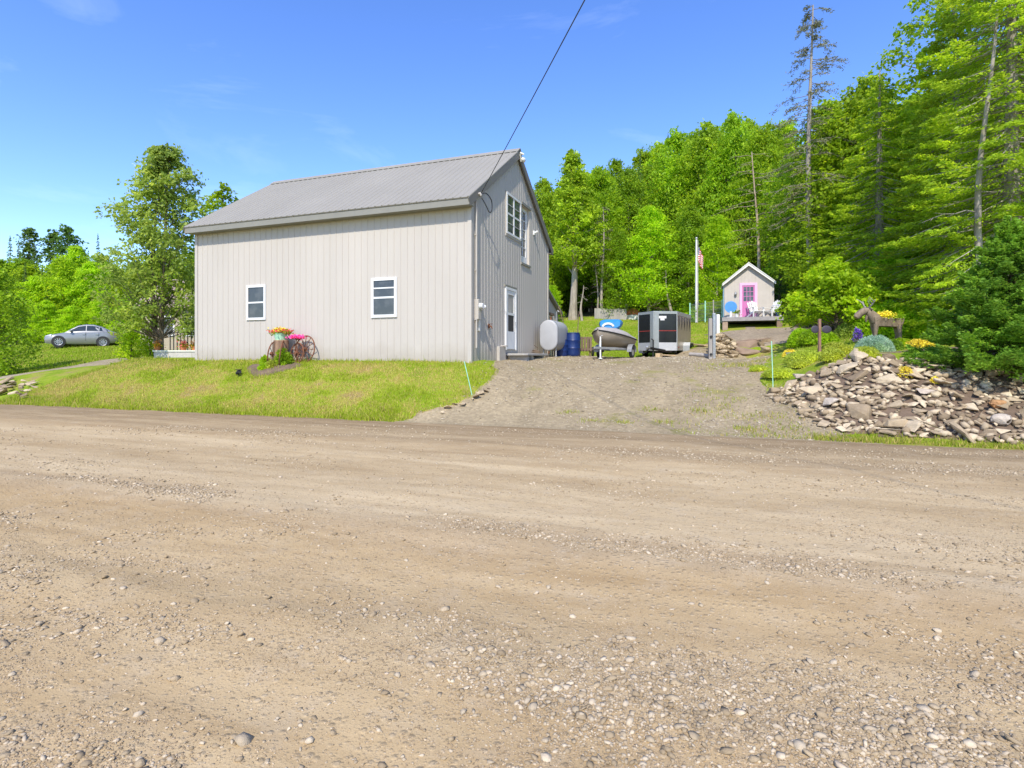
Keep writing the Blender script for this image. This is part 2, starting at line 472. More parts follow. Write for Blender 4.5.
M = dict(
    siding=mat('taupe_metal_siding', (.455, .415, .362), .55, 0, .05, .7, 0, spec=.25, stretch=(1, 1, .25)),
    trim=mat('taupe_trim', (.44, .40, .345), .5, 0, .05, 2),
    fascia=mat('grey_fascia', (.215, .205, .17), .55, 0, .06, 2),
    roof=mat('grey_metal_roof', (.265, .247, .212), .75, 0.0, .06, .6, spec=.2, stretch=(1, .3, 1)),
    rake=mat('dark_rake_trim', (.17, .155, .13), .55, 0, .06, 2),
    white=mat('white_vinyl', (.68, .675, .655), .4, 0, .04, 4),
    offwhite=mat('off_white_paint', (.70, .68, .62), .5, 0, .08, 4),
    glass=glass_mat('window_glass', (.035, .042, .05), .05, (.10, .11, .12)),
    glass2=glass_mat('curtained_glass', (.045, .05, .055), .08, (.075, .078, .08)),
    blackscreen=mat('black_screen', (.03, .028, .03), .6, 0, .1, 20),
    concrete=mat('concrete', (.36, .34, .31), .9, 0, .2, 5, .3, 40),
    greymetal=mat('grey_metal', (.30, .30, .30), .45, .3, .1, 6),
    galv=mat('galvanised_steel', (.48, .49, .50), .42, .7, .15, 8),
    tank=mat('pale_grey_tank_paint', (.36, .36, .365), .5, 0, .06, 3),
    blackwire=mat('black_cable', (.03, .03, .03), .6),
    bluep=mat('blue_plastic', (.008, .026, .12), .4, 0, .15, 4),
    bluetarp=mat('bright_blue_vinyl', (.03, .22, .50), .4, 0, .12, 5),
    oldwood=mat('weathered_wood', (.17, .12, .08), .9, 0, .3, 4, .5, 30, .2, (1, 1, .2)),
    greywood=mat('grey_weathered_wood', (.33, .30, .27), .9, 0, .2, 4, .5, 30, .2, (1, 1, .15)),
    newwood=mat('raw_lumber', (.52, .38, .22), .8, 0, .12, 4, .2, 30),
    boat=mat('beige_grey_hull', (.27, .225, .175), .45, 0, .1, 2),
    boatcover=mat('grey_boat_cover', (.36, .33, .31), .8, 0, .12, 5, .3, 20),
    rubber=mat('rubber', (.022, .022, .022), .8, 0, .15, 12),
    blackpanel=mat('gloss_black_aluminium', (.012, .012, .014), .22, 0, .1, 2, spec=.5),
    redstripe=mat('red_stripe', (.26, .025, .018), .4),
    alu=mat('polished_aluminium', (.43, .44, .42), .45, .6, .08, 6),
    sidealu=mat('tan_reflection_aluminium', (.36, .31, .24), .4, .5, .1, 3),  # tan reflection painted into the base colour of the polished side
    treadplate=mat('silver_tread_plate', (.58, .58, .57), .5, .6, .1, 30, .6, 90),
    rust=mat('rust', (.20, .085, .045), .9, .2, .35, 14, .4, 60),
    rustorange=mat('orange_rust', (.50, .16, .06), .85, 0, .2, 4),
    pink=mat('pink_paint', (.72, .42, .62), .5, 0, .06, 5),
    magenta=mat('magenta_paint', (.52, .15, .34), .5, 0, .06, 5),
    cabin=mat('cabin_siding', (.48, .43, .37), .7, 0, .07, 2, .1, 30),
    deck=mat('grey_deck_boards', (.30, .28, .27), .8, 0, .2, 6),
    paleblue=mat('pale_blue_paint', (.30, .52, .68), .5),
    bluedisc=mat('blue_table', (.09, .30, .70), .4),
    mint=mat('mint_green_pot', (.35, .60, .42), .5, 0, .12, 4),
    stakegreen=mat('pale_green_fibreglass', (.33, .62, .45), .5),
    carpaint=mat('silver_car_paint', (.27, .275, .28), .32, .35, .02, 2),
    carglass=glass_mat('car_glass', (.02, .03, .035), .04),
    headlight=mat('headlight_lens', (.7, .72, .75), .15),
    rim=mat('alloy_rim', (.42, .42, .43), .35, .8),
    housewall=mat('tan_house_wall', (.38, .32, .24), .8, 0, .08, 2),
    houseroof=mat('tan_shingle_roof', (.36, .27, .22), .9, 0, .2, 10, .4, 30),
    soil=mat('dark_soil', (.14, .095, .06), .98, 0, .3, 6, .8, 25),
    terracotta=mat('terracotta', (.48, .17, .07), .8),
    bark=bark_mat('brown_bark', (.085, .065, .05), (.20, .16, .125)),
    palebark=bark_mat('pale_bark', (.20, .165, .13), (.40, .345, .28)),
    deadbark=bark_mat('grey_dead_bark', (.19, .165, .14), (.36, .32, .275)),
    stone=stone_mat('fieldstone', (.20, .145, .088), (.36, .275, .172), (.48, .385, .255)),
    tanstone=stone_mat('brown_slab_stone', (.16, .105, .07), (.24, .165, .115), (.30, .22, .16)),
    pebble=stone_mat('road_pebble', (.285, .212, .125), (.37, .282, .172), (.45, .365, .25)),
    grit=stone_mat('road_grit', (.27, .195, .115), (.36, .265, .155), (.43, .33, .21)),
    greypebble=stone_mat('drive_pebble', (.22, .175, .12), (.34, .28, .195), (.43, .365, .27)),
    maple=leaf_mat('maple_leaves', (.15, .26, .01), (.27, .40, .015), (.39, .50, .025), .55),
    bright=leaf_mat('bright_leaves', (.21, .35, .008), (.33, .48, .015), (.46, .57, .025), .55),
    dark=leaf_mat('dark_leaves', (.12, .22, .010), (.21, .33, .014), (.32, .43, .022), .55),
    ash=leaf_mat('ash_leaves', (.16, .23, .035), (.27, .34, .055), (.39, .44, .10), .52),
    cedar=leaf_mat('cedar_sprays', (.17, .26, .012), (.30, .40, .02), (.46, .52, .04), .5),
    spruce=leaf_mat('spruce_needles', (.105, .205, .018), (.18, .31, .026), (.29, .41, .05), .4),
    fir=leaf_mat('dark_fir_needles', (.06, .125, .02), (.11, .195, .03), (.17, .26, .04), .4),
    larch=leaf_mat('sparse_larch_twigs', (.12, .12, .05), (.17, .17, .065), (.20, .21, .09), .2),
    lime=leaf_mat('lime_mound_leaves', (.29, .35, .035), (.40, .45, .055), (.50, .53, .085), .4),
    bluegreen=leaf_mat('blue_green_needles', (.24, .37, .24), (.38, .52, .38), (.50, .63, .50), .3),
    yellowf=leaf_mat('yellow_petals', (.62, .50, .04), (.70, .60, .06), (.55, .55, .08), .2),
    redf=leaf_mat('red_petals', (.55, .04, .06), (.65, .12, .10), (.7, .3, .2), .2),
    pinkf=leaf_mat('pink_petals', (.75, .05, .25), (.8, .12, .38), (.8, .25, .5), .2),
    purplef=leaf_mat('purple_petals', (.10, .04, .35), (.18, .08, .45), None, .2),
    orangef=leaf_mat('orange_leaves', (.55, .20, .03), (.6, .28, .04), None, .3),
    grass=vcol_leaf_mat('grass_blades'),
)

def add_splash(m, z0, z1, col):
    n, l = m.node_tree.nodes, m.node_tree.links
    b = n['Principled BSDF']
    src = b.inputs['Base Color'].links[0].from_socket
    tcn = n.new('ShaderNodeTexCoord'); sp = n.new('ShaderNodeSeparateXYZ'); l.new(tcn.outputs['Object'], sp.inputs[0])
    nn = noise(n, l, tcn.outputs['Object'], 1.6, 6, .7)
    ma = n.new('ShaderNodeMath'); ma.operation = 'MULTIPLY_ADD'; l.new(nn.outputs['Fac'], ma.inputs[0]); ma.inputs[1].default_value = .9; l.new(sp.outputs['Z'], ma.inputs[2])
    mr = n.new('ShaderNodeMapRange'); mr.inputs['From Min'].default_value = z0 + .45; mr.inputs['From Max'].default_value = z1 + .45
    mr.inputs['To Min'].default_value = .5; mr.inputs['To Max'].default_value = 0; l.new(ma.outputs[0], mr.inputs['Value'])
    l.new(mixc(n, l, mr.outputs[0], src, col), b.inputs['Base Color'])
add_splash(M['siding'], -.05, .55, (.30, .25, .18))

# ------------------------------------------------------------------ helpers: objects
def link(o, parent=None):
    COL.objects.link(o)
    if parent is not None:
        o.parent = parent
    return o

def tag(o, label=None, cat=None, group=None, kind=None):
    if label: o['label'] = label
    if cat: o['category'] = cat
    if group: o['group'] = group
    if kind: o['kind'] = kind
    return o

def thing(name, label, cat, loc=(0, 0, 0), rz=0.0, group=None):
    o = bpy.data.objects.new(name, None)
    o.empty_display_size = .2
    COL.objects.link(o)
    o.location = loc
    o.rotation_euler = (0, 0, rz)
    return tag(o, label, cat, group)

def dup(root, loc, rz=0.0, scale=None, label=None, group=None):
    r = root.copy(); COL.objects.link(r)
    r.location = loc; r.rotation_euler = (0, 0, rz)
    if scale is not None: r.scale = scale
    if label: r['label'] = label
    if group: r['group'] = group
    for ch in list(root.children):
        c = ch.copy(); COL.objects.link(c); c.parent = r
        for g in list(ch.children):
            d = g.copy(); COL.objects.link(d); d.parent = c
    return r

class MB:
    def __init__(self):
        self.v, self.f, self.m = [], [], []
        self.mi = 0
    def mat(self, i):
        self.mi = i; return self
    def add(self, vs, fs, T=None):
        b = len(self.v)
        for p in vs:
            p = Vector(p)
            self.v.append(T @ p if T else p)
        for f in fs:
            self.f.append([b + i for i in f]); self.m.append(self.mi)
        return self
    def box(self, lo, hi, T=None):
        x0, y0, z0 = (min(a, b) for a, b in zip(lo, hi)); x1, y1, z1 = (max(a, b) for a, b in zip(lo, hi))
        return self.add([(x0, y0, z0), (x1, y0, z0), (x1, y1, z0), (x0, y1, z0), (x0, y0, z1), (x1, y0, z1), (x1, y1, z1), (x0, y1, z1)],
                        [(0, 3, 2, 1), (4, 5, 6, 7), (0, 1, 5, 4), (1, 2, 6, 5), (2, 3, 7, 6), (3, 0, 4, 7)], T)
    def cbox(self, c, s, T=None):
        return self.box([c[i] - s[i] / 2 for i in range(3)], [c[i] + s[i] / 2 for i in range(3)], T)
    def bar(self, p0, p1, w, h, up=(0, 0, 1)):
        p0, p1 = Vector(p0), Vector(p1)
        d = (p1 - p0); L = d.length; d.normalize()
        u = Vector(up)
        if abs(d.dot(u)) > .98: u = Vector((1, 0, 0))
        s = d.cross(u).normalized(); u = s.cross(d).normalized()
        T = Matrix(((d.x, s.x, u.x, p0.x), (d.y, s.y, u.y, p0.y), (d.z, s.z, u.z, p0.z), (0, 0, 0, 1)))
        return self.box((0, -w / 2, -h / 2), (L, w / 2, h / 2), T)
    def tube(self, pts, rad, n=8, caps=True):
        pts = [Vector(p) for p in pts]
        if not hasattr(rad, '__len__'): rad = [rad] * len(pts)
        b = len(self.v); prev = None
        for i, p in enumerate(pts):
            d = (pts[min(i + 1, len(pts) - 1)] - pts[max(i - 1, 0)])
            if d.length < 1e-9: d = Vector((0, 0, 1))
            d.normalize()
            if prev is None:
                a = Vector((0, 0, 1)) if abs(d.z) < .9 else Vector((1, 0, 0))
                s = d.cross(a).normalized()
            else:
                s = (prev - d * prev.dot(d))
                s = s.normalized() if s.length > 1e-6 else d.orthogonal().normalized()
            prev = s
            t = d.cross(s)
            for k in range(n):
                a = 2 * math.pi * k / n
                self.v.append(p + (s * math.cos(a) + t * math.sin(a)) * rad[i])
        for i in range(len(pts) - 1):
            for k in range(n):
                k2 = (k + 1) % n
                self.f.append([b + i * n + k, b + i * n + k2, b + (i + 1) * n + k2, b + (i + 1) * n + k]); self.m.append(self.mi)
        if caps:
            self.f.append([b + k for k in range(n)][::-1]); self.m.append(self.mi)
            e = b + (len(pts) - 1) * n
            self.f.append([e + k for k in range(n)]); self.m.append(self.mi)
        return self
    def cyl(self, p0, p1, r0, r1=None, n=12):
        return self.tube([p0, p1], [r0, r0 if r1 is None else r1], n)
    def loft(self, rings, cap=True, closed=True):
        b = len(self.v); n = len(rings[0])
        for r in rings:
            for p in r: self.v.append(Vector(p))
        for i in range(len(rings) - 1):
            for k in range(n if closed else n - 1):
                k2 = (k + 1) % n
                self.f.append([b + i * n + k, b + i * n + k2, b + (i + 1) * n + k2, b + (i + 1) * n + k]); self.m.append(self.mi)
        if cap:
            self.f.append([b + k for k in range(n)][::-1]); self.m.append(self.mi)
            e = b + (len(rings) - 1) * n
            self.f.append([e + k for k in range(n)]); self.m.append(self.mi)
        return self
    def lathe(self, prof, c=(0, 0, 0), n=20):
        return self.loft([[(c[0] + r * math.cos(2 * math.pi * k / n), c[1] + r * math.sin(2 * math.pi * k / n), c[2] + z) for k in range(n)] for r, z in prof])
    def prism(self, poly, a, b, fn):
        """poly of (p, q) extruded from a to b; fn(p, q, t) -> xyz"""
        return self.loft([[fn(p, q, a) for p, q in poly], [fn(p, q, b) for p, q in poly]])
    def ring(self, c, r, w, ax='y', n=28, seg=6):
        """a torus of radius r, tube radius w, axis ax"""
        b = len(self.v)
        for i in range(n):
            a = 2 * math.pi * i / n
            for k in range(seg):
                t = 2 * math.pi * k / seg
                q = r + w * math.cos(t); z = w * math.sin(t)
                p = {'y': (q * math.cos(a), z, q * math.sin(a)), 'z': (q * math.cos(a), q * math.sin(a), z), 'x': (z, q * math.cos(a), q * math.sin(a))}[ax]
                self.v.append(Vector(c) + Vector(p))
        for i in range(n):
            for k in range(seg):
                self.f.append([b + i * seg + k, b + i * seg + (k + 1) % seg, b + ((i + 1) % n) * seg + (k + 1) % seg, b + ((i + 1) % n) * seg + k]); self.m.append(self.mi)
        return self
    def sph(self, c, r, n=12, m=8):
        if not hasattr(r, '__len__'): r = (r, r, r)
        return self.loft([[(c[0] + r[0] * math.sin(math.pi * j / m + 1e-4 * (j in (0, m))) * math.cos(2 * math.pi * k / n),
                            c[1] + r[1] * math.sin(math.pi * j / m + 1e-4 * (j in (0, m))) * math.sin(2 * math.pi * k / n),
                            c[2] - r[2] * math.cos(math.pi * j / m)) for k in range(n)] for j in range(m + 1)])
    def build(self, name, mats, parent=None, smooth=False, bevel=0.0, recalc=True):
        me = bpy.data.meshes.new(name)
        me.from_pydata([tuple(p) for p in self.v], [], self.f)
        if not isinstance(mats, (list, tuple)): mats = [mats]
        for m in mats: me.materials.append(m)
        if len(mats) > 1: me.polygons.foreach_set('material_index', self.m)
        if recalc:
            bm = bmesh.new(); bm.from_mesh(me)
            bmesh.ops.recalc_face_normals(bm, faces=bm.faces)
            bm.to_mesh(me); bm.free()
        if smooth:
            me.polygons.foreach_set('use_smooth', [True] * len(me.polygons))
        o = bpy.data.objects.new(name, me)
        link(o, parent)
        if smooth:
            md = o.modifiers.new('edge', 'EDGE_SPLIT'); md.split_angle = R(40)
        if bevel:
            md = o.modifiers.new('bevel', 'BEVEL'); md.width = bevel; md.segments = 2; md.limit_method = 'ANGLE'
        return o

def np_mesh(name, verts, faces, mat_, parent=None, smooth=False, mats=None, mi=None):
    """verts (N,3), faces (M,k) with one k"""
    verts = np.asarray(verts, np.float32); faces = np.asarray(faces, np.int32)
    me = bpy.data.meshes.new(name)
    k = faces.shape[1]
    me.vertices.add(len(verts)); me.vertices.foreach_set('co', verts.ravel())
    me.loops.add(faces.size); me.loops.foreach_set('vertex_index', faces.ravel())
    me.polygons.add(len(faces)); me.polygons.foreach_set('loop_start', np.arange(0, faces.size, k, dtype=np.int32))
    if smooth: me.polygons.foreach_set('use_smooth', np.ones(len(faces), bool))
    for m_ in (mats or [mat_]): me.materials.append(m_)
    if mi is not None: me.polygons.foreach_set('material_index', np.asarray(mi, np.int32))
    me.update(calc_edges=True)
    me.validate()
    o = bpy.data.objects.new(name, me)
    return link(o, parent)

# ------------------------------------------------------------------ ground, road, driveways
def axis(lo, hi, flo, fhi, step, grow=1.13):
    a = list(np.arange(flo, fhi + 1e-6, step))
    s = step; x = a[0]
    pre = []
    while x > lo:
        s *= grow; x -= s; pre.append(x)
    s = step; x = a[-1]
    post = []
    while x < hi:
        s *= grow; x += s; post.append(x)
    return np.array(pre[::-1] + a + post)

def grid_faces(nu, nv):
    i, j = np.meshgrid(np.arange(nu - 1), np.arange(nv - 1), indexing='ij')
    a = i * nv + j
    return np.stack([a, a + nv, a + nv + 1, a + 1], -1).reshape(-1, 4)

def seg_sd(u, v, pts, hw):
    best = np.full(np.shape(u), 1e9)
    for (x0, y0), (x1, y1) in zip(pts[:-1], pts[1:]):
        dx, dy = x1 - x0, y1 - y0
        t = np.clip(((u - x0) * dx + (v - y0) * dy) / (dx * dx + dy * dy), 0, 1)
        best = np.minimum(best, np.hypot(u - x0 - t * dx, v - y0 - t * dy))
    return best - hw

def sd_drive(u, v):
    wob = 0.9 * (fbm(u * .9, v * .9, 51, 4) - .5)
    left = np.interp(v, [11, 11.5, 12.3, 13.5, 15, 16.5, 22.5, 24, 26], [-7.6, -7.0, -6.2, -5.75, -5.95, -6.45, -6.45, -6.2, -5.5])
    right = np.interp(v, [11, 11.6, 12.6, 14, 15, 18, 22, 24, 26], [3.0, 2.5, 1.95, 1.5, 1.2, 1.1, 1.6, .8, .2])
    return np.maximum(np.maximum(left - u, u - right), v - 25.6) + wob * .8

def hit_d(px, py, d0=9.0, d1=60, vmin=11.7, st=.1):
    ds = np.arange(d0, d1, st)
    x, y = uv((px - 512) / F * ds, ds)
    ok = np.nonzero((y > vmin) & (H(x, y) >= EYE + (HZ - py) / F * ds))[0]
    return float(ds[ok[0]]) if len(ok) else d1
LDR = [(-48, 11.9), (-36, 12.6), W(-30, 21.6), W(10, 22.4), W(45, 23.6), W(80, 25.0), W(105, 26.4), W(125, 27.6)]
def sd_ldrive(u, v):
    return seg_sd(u, v, LDR, np.interp(u, [-27, -24], [1.5, .95])) + .4 * (fbm(u * .9, v * .9, 61, 4) - .5)

def sd_slope(u, v):      # bare gravel slope in front of the cabin
    cx, cy = W(758, 25.2)
    return np.maximum(np.abs(u - cx) - 1.9, np.abs(v - cy) - 3.0) + 1.0 * (fbm(u * .8, v * .8, 71, 4) - .5)

def sd_forest(u, v):     # leaf litter under the trees
    d = -ST * u + CT * v
    x = CT * u + ST * v
    px = 512 + F * x / np.maximum(d, 1)
    lim = np.interp(px, [-400, 0, 130, 250, 520, 690, 705, 790, 800, 900, 1000, 1200], [43, 43, 40, 44, 46.5, 46, 32, 30.5, 21.5, 17.8, 16, 15])
    return np.where(d < 3, 9.0, np.where((u > 0) & (v < 14.0), 5.0, (lim - d) * .8 + 1.5 * (fbm(u * .5, v * .5, 81, 3) - .5)))

ua = axis(-700, 700, -29, 12, .15)
va = axis(ROAD, 800, ROAD, 26, .15)
va[0] = ROAD
U, V = np.meshgrid(ua, va, indexing='ij')
V = V + (road_edge(U) - ROAD) * (1 - sstep(ROAD, ROAD + 2.0, V))
U = U.copy()
step_u = np.gradient(ua)[:, None] * np.ones_like(U)
for sd_ in (sd_drive, sd_ldrive, sd_slope):
    s0 = sd_(U, V)
    e = .02
    gu = (sd_(U + e, V) - s0) / e; gv = (sd_(U, V + e) - s0) / e
    g2 = np.maximum(gu * gu + gv * gv, .25)
    near = (np.abs(s0) / np.sqrt(g2) < .62 * .15) & (V > ROAD + .35)
    U = np.where(near, U - s0 * gu / g2, U)
    V = np.where(near, V - s0 * gv / g2, V)
Z = H(U, V)
verts = np.stack([U, V, Z], -1).reshape(-1, 3)
faces = grid_faces(len(ua), len(va))
cu = U.ravel()[faces].mean(1); cv = V.ravel()[faces].mean(1)
zone = np.zeros(len(faces), int)
zone[sd_forest(cu, cv) < 0] = 4
def in_bank(u, v):
    # the rock bank: from the driveway corner right along the road
    left = np.interp(v, [11.9, 14.3], [1.85, 1.0])
    top = np.interp(u, [1.0, 1.6, 3, 4.5, 5.5, 6.5, 8], [14.7, 14.9, 14.6, 14.7, 13.9, 13.3, 13.1])
    bot = np.interp(u, [1.0, 1.6, 2.2, 3, 8], [13.6, 12.3, 12.0, 11.8, 11.8])
    return (u > left) & (v > bot) & (v < top)
zone[in_bank(cu, cv)] = 5
bed = (cu > 2.7) & (cu < 9) & (cv > 13.8) & (cv < 17.5) & (zone == 0) & (fbm(cu * .8, cv * .8, 77, 4) > .43)
zone[bed] = 5
zone[sd_slope(cu, cv) < 0] = 3
zone[sd_ldrive(cu, cv) < 0] = 2
zone[sd_drive(cu, cv) < 0] = 1
turf = turf_material()
litter = mat('forest_floor', (.075, .06, .035), .98, 0, .4, 1.2, .8, 12, .1)
m_drive = drive_material('driveway_gravel', (.345, .275, .172), (.24, .23, .06))
m_ldrive = drive_material('side_drive_gravel', (.335, .28, .195), (.22, .21, .07))
m_slope = drive_material('gravel_slope', (.31, .25, .18), (.27, .22, .15))

def sub_mesh(name, sel, mt, mats=None, mi=None, extra=None):
    f = faces[sel]
    ids, inv = np.unique(f, return_inverse=True)
    vv = verts[ids]; ff = inv.reshape(f.shape)
    if extra is not None:
        ev, ef = extra
        ff = np.r_[ff, ef + len(vv)]; vv = np.r_[vv, ev]
        if mi is not None: mi = np.r_[mi, np.zeros(len(ef), int)]
    return np_mesh(name, vv, ff, mt, smooth=True, mats=mats, mi=mi)

# ground behind the camera, across the road
ub = axis(-700, 700, -20, 20, 1.0); vb = -axis(4.2, 700, 4.2, 8, 1.0)[::1]
vb = np.sort(vb)
vb = vb[vb <= -4.19]
vb[-1] = -4.2
Ub, Vb = np.meshgrid(ub, vb, indexing='ij')
Zb = np.where(Vb > -4.3, 0, .1 * (fbm(Ub * .3, Vb * .3, 9, 3) - .4))
eb = (np.stack([Ub, Vb, Zb], -1).reshape(-1, 3), grid_faces(len(ub), len(vb)))
gsel = (zone == 0) | (zone >= 4)
tag(sub_mesh('ground', gsel, turf, mats=[turf, litter, M['soil']], mi=np.where(zone[gsel] == 4, 1, np.where(zone[gsel] == 5, 2, 0)), extra=eb), kind='structure')
tag(sub_mesh('driveway', zone == 1, m_drive), kind='structure')
tag(sub_mesh('side_driveway', zone == 2, m_ldrive), kind='structure')
tag(sub_mesh('gravel_slope', zone == 3, m_slope), kind='structure')

ur = axis(-700, 700, -13, 9, .06, 1.08)
vr = np.r_[np.arange(-4.2, .6, .3), np.arange(.6, ROAD - .02, .06), ROAD, ROAD + .25]
Ur, Vr = np.meshgrid(ur, vr, indexing='ij')
Vr = Vr + (road_edge(Ur) - ROAD) * sstep(ROAD - 1.5, ROAD, Vr)
Zr = road_z(Ur, Vr)
Zr[:, -1] = -.03
m_road = road_material()
tag(np_mesh('road', np.stack([Ur, Vr, Zr], -1).reshape(-1, 3), grid_faces(len(ur), len(vr)), m_road, smooth=True), kind='structure')

# ------------------------------------------------------------------ loose stones on the road and driveway
ICO_V, ICO_F = None, None
def ico():
    global ICO_V, ICO_F
    bm = bmesh.new(); bmesh.ops.create_icosphere(bm, subdivisions=1, radius=1)
    ICO_V = np.array([v.co[:] for v in bm.verts]); ICO_F = np.array([[v.index for v in f.verts] for f in bm.faces]); bm.free()
ico()

def stones(name, u, v, z, size, mt, label_kind='stuff', flat=.5, sink=.28):
    n = len(u)
    jit = RNG.uniform(.68, 1.25, (n, len(ICO_V), 1)) * ICO_V[None]
    sc_ = np.stack([size * RNG.uniform(.8, 1.5, n), size * RNG.uniform(.6, 1.1, n), size * flat * RNG.uniform(.6, 1.25, n)], -1)
    P = jit * sc_[:, None, :]
    a = RNG.uniform(0, 2 * np.pi, n); c, s = np.cos(a)[:, None], np.sin(a)[:, None]
    x = P[..., 0] * c - P[..., 1] * s; y = P[..., 0] * s + P[..., 1] * c
    tl = RNG.normal(0, .25, n)[:, None]
    zz = P[..., 2] + x * tl
    P = np.stack([x + u[:, None], y + v[:, None], zz + (z + sc_[:, 2] * (1 - 2 * sink) * .8)[:, None]], -1)
    f = (ICO_F[None] + (np.arange(n) * len(ICO_V))[:, None, None]).reshape(-1, 3)
    o = np_mesh(name, P.reshape(-1, 3), f, mt)
    return tag(o, kind=label_kind)

def road_gravel():
    N = 330000
    d = 1.9 + 10.5 * RNG.random(N) ** 1.35
    x = RNG.uniform(-1.0, 1.0, N) * d * .97
    u = CT * x - ST * d; v = ST * x + CT * d
    ok = (v > .3) & (v < ROAD - .25)
    u, v, d = u[ok], v[ok], d[ok]
    wob = 0.35 * (fbm(u * 0.25, v * 0.1, 21, 2) - 0.5)
    w = .16 + .75 * np.exp(-((v + wob - 4.35) / .38) ** 2) + .5 * np.exp(-((v + wob - 2.6) / .45) ** 2) + .3 * np.exp(-((v + wob - 8.7) / .5) ** 2) + .25 * np.exp(-((v + wob - 3.3) / .3) ** 2)
    cl = fbm(u * .55, v * 1.5, 91, 5)
    w = w * sstep(.42, .64, cl) * 1.7 + .05
    ok = RNG.random(len(u)) < w * .68
    u, v, d = u[ok], v[ok], d[ok]
    fine_u, fine_v, fine_d = u, v, d
    size = np.clip(.0050 * np.exp(RNG.normal(0, .5, len(u))) * (1 + .06 * d), .0028, .024)
    big = RNG.random(len(u)) < .02
    size = np.where(big, np.clip(size * 2.3, .011, .027), size)
    ok = size > d * .00075
    u, v, size = u[ok], v[ok], size[ok]
    print('road stones', len(u))
    o = stones('loose_gravel', u, v, road_z(u, v), size, M['pebble'])
    tag(o, 'loose pale pebbles strewn over the dirt road', 'gravel')
    N = 230000
    d = 1.9 + 6.5 * RNG.random(N) ** 1.2
    x = RNG.uniform(-1.0, 1.0, N) * d * .97
    u = CT * x - ST * d; v = ST * x + CT * d
    k = fbm(u * .9, v * 1.6, 191, 4)
    ok = (v > .3) & (v < ROAD - .3) & (RNG.random(N) < .15 + .85 * sstep(.35, .62, k))
    u, v, d = u[ok], v[ok], d[ok]
    size = np.clip(.0030 * np.exp(RNG.normal(0, .35, len(u))), .0018, .007)
    ok = size > d * .00062
    u, v, size = u[ok], v[ok], size[ok]
    print('grit', len(u))
    o = stones('grit', u, v, road_z(u, v), size, M['grit'], sink=.35)
    tag(o, 'fine tan grit packed into the surface of the dirt road', 'gravel')
road_gravel()

def drive_gravel():
    N = 26000
    u = RNG.uniform(-7.5, 2.2, N); v = RNG.uniform(11.4, 24.5, N)
    ok = (sd_drive(u, v) < .25)
    u, v = u[ok], v[ok]
    w = .25 + .9 * sstep(.42, .62, fbm(u * .8, v * .5, 131, 4))
    ok = RNG.random(len(u)) < w
    u, v = u[ok], v[ok]
    size = np.clip(.014 * np.exp(RNG.normal(0, .45, len(u))), .008, .05)
    o = stones('driveway_stones', u, v, H(u, v), size, M['greypebble'])
    tag(o, 'grey and tan stones strewn over the gravel driveway', 'gravel')
drive_gravel()

# ------------------------------------------------------------------ grass
def blades(name, u, v, hgt, wid, col, label):
    n = len(u)
    z = H(u, v) - .01
    a = RNG.uniform(0, 2 * np.pi, n); lean = RNG.normal(0, .45, n) * hgt; la = RNG.uniform(0, 2 * np.pi, n)
    ex, ey = np.cos(a) * wid / 2, np.sin(a) * wid / 2
    p0 = np.stack([u - ex, v - ey, z], -1); p1 = np.stack([u + ex, v + ey, z], -1)
    p2 = np.stack([u + lean * np.cos(la), v + lean * np.sin(la), z + hgt], -1)
    P = np.stack([p0, p1, p2], 1).reshape(-1, 3)
    f = np.arange(3 * n).reshape(-1, 3)
    o = np_mesh(name, P, f, M['grass'])
    at = o.data.attributes.new('Col', 'FLOAT_COLOR', 'POINT')
    c4 = np.repeat(np.c_[col, np.ones(n)], 3, 0).astype(np.float32)
    at.data.foreach_set('color', c4.ravel())
    return tag(o, label, 'grass', kind='stuff')

def grass_col(u, v, dry, bright=(.36, .445, .025)):
    g = np.array(bright)[None] * RNG.uniform(.6, 1.15, (len(u), 1))
    s = np.array((.58, .45, .14))[None] * RNG.uniform(.65, 1.15, (len(u), 1))
    k = (RNG.random(len(u)) < dry)[:, None]
    return np.where(k, s, g)

def bank_grass():
    N = 130000
    u = RNG.uniform(-22.2, -5.2, N); v = RNG.uniform(11.0, 14.5, N)
    ok = (v > road_edge(u) - .22 * (RNG.random(N) ** 2.5) * (fbm(u * 1.5, v, 7, 3) > .45)) & (sd_drive(u, v) > -.12 * RNG.random(N)) & (sd_ldrive(u, v) > -.05) & ~((u < -5.6) & (u > -17) & (v > 14.40))
    u, v = u[ok], v[ok]
    nn = fbm(u * .9, v * 1.6, 151, 5)
    dry = np.clip(.15 + 1.45 * sstep(.43, .56, nn) * np.exp(-((v - 12.9) / .95) ** 2), 0, .9)
    hgt = RNG.uniform(.025, .062, len(u)) * (1 + .7 * sstep(12.1, 11.6, v)) * (1 + .4 * (nn < .42)) * (1 + 1.2 * (v > 14.33) * (RNG.random(len(u)) < .5)) * (1 + 1.6 * (RNG.random(len(u)) < .02))
    blades('bank_grass', u, v, hgt, RNG.uniform(.012, .022, len(u)), grass_col(u, v, dry), 'green and straw coloured grass on the bank in front of the barn')
bank_grass()

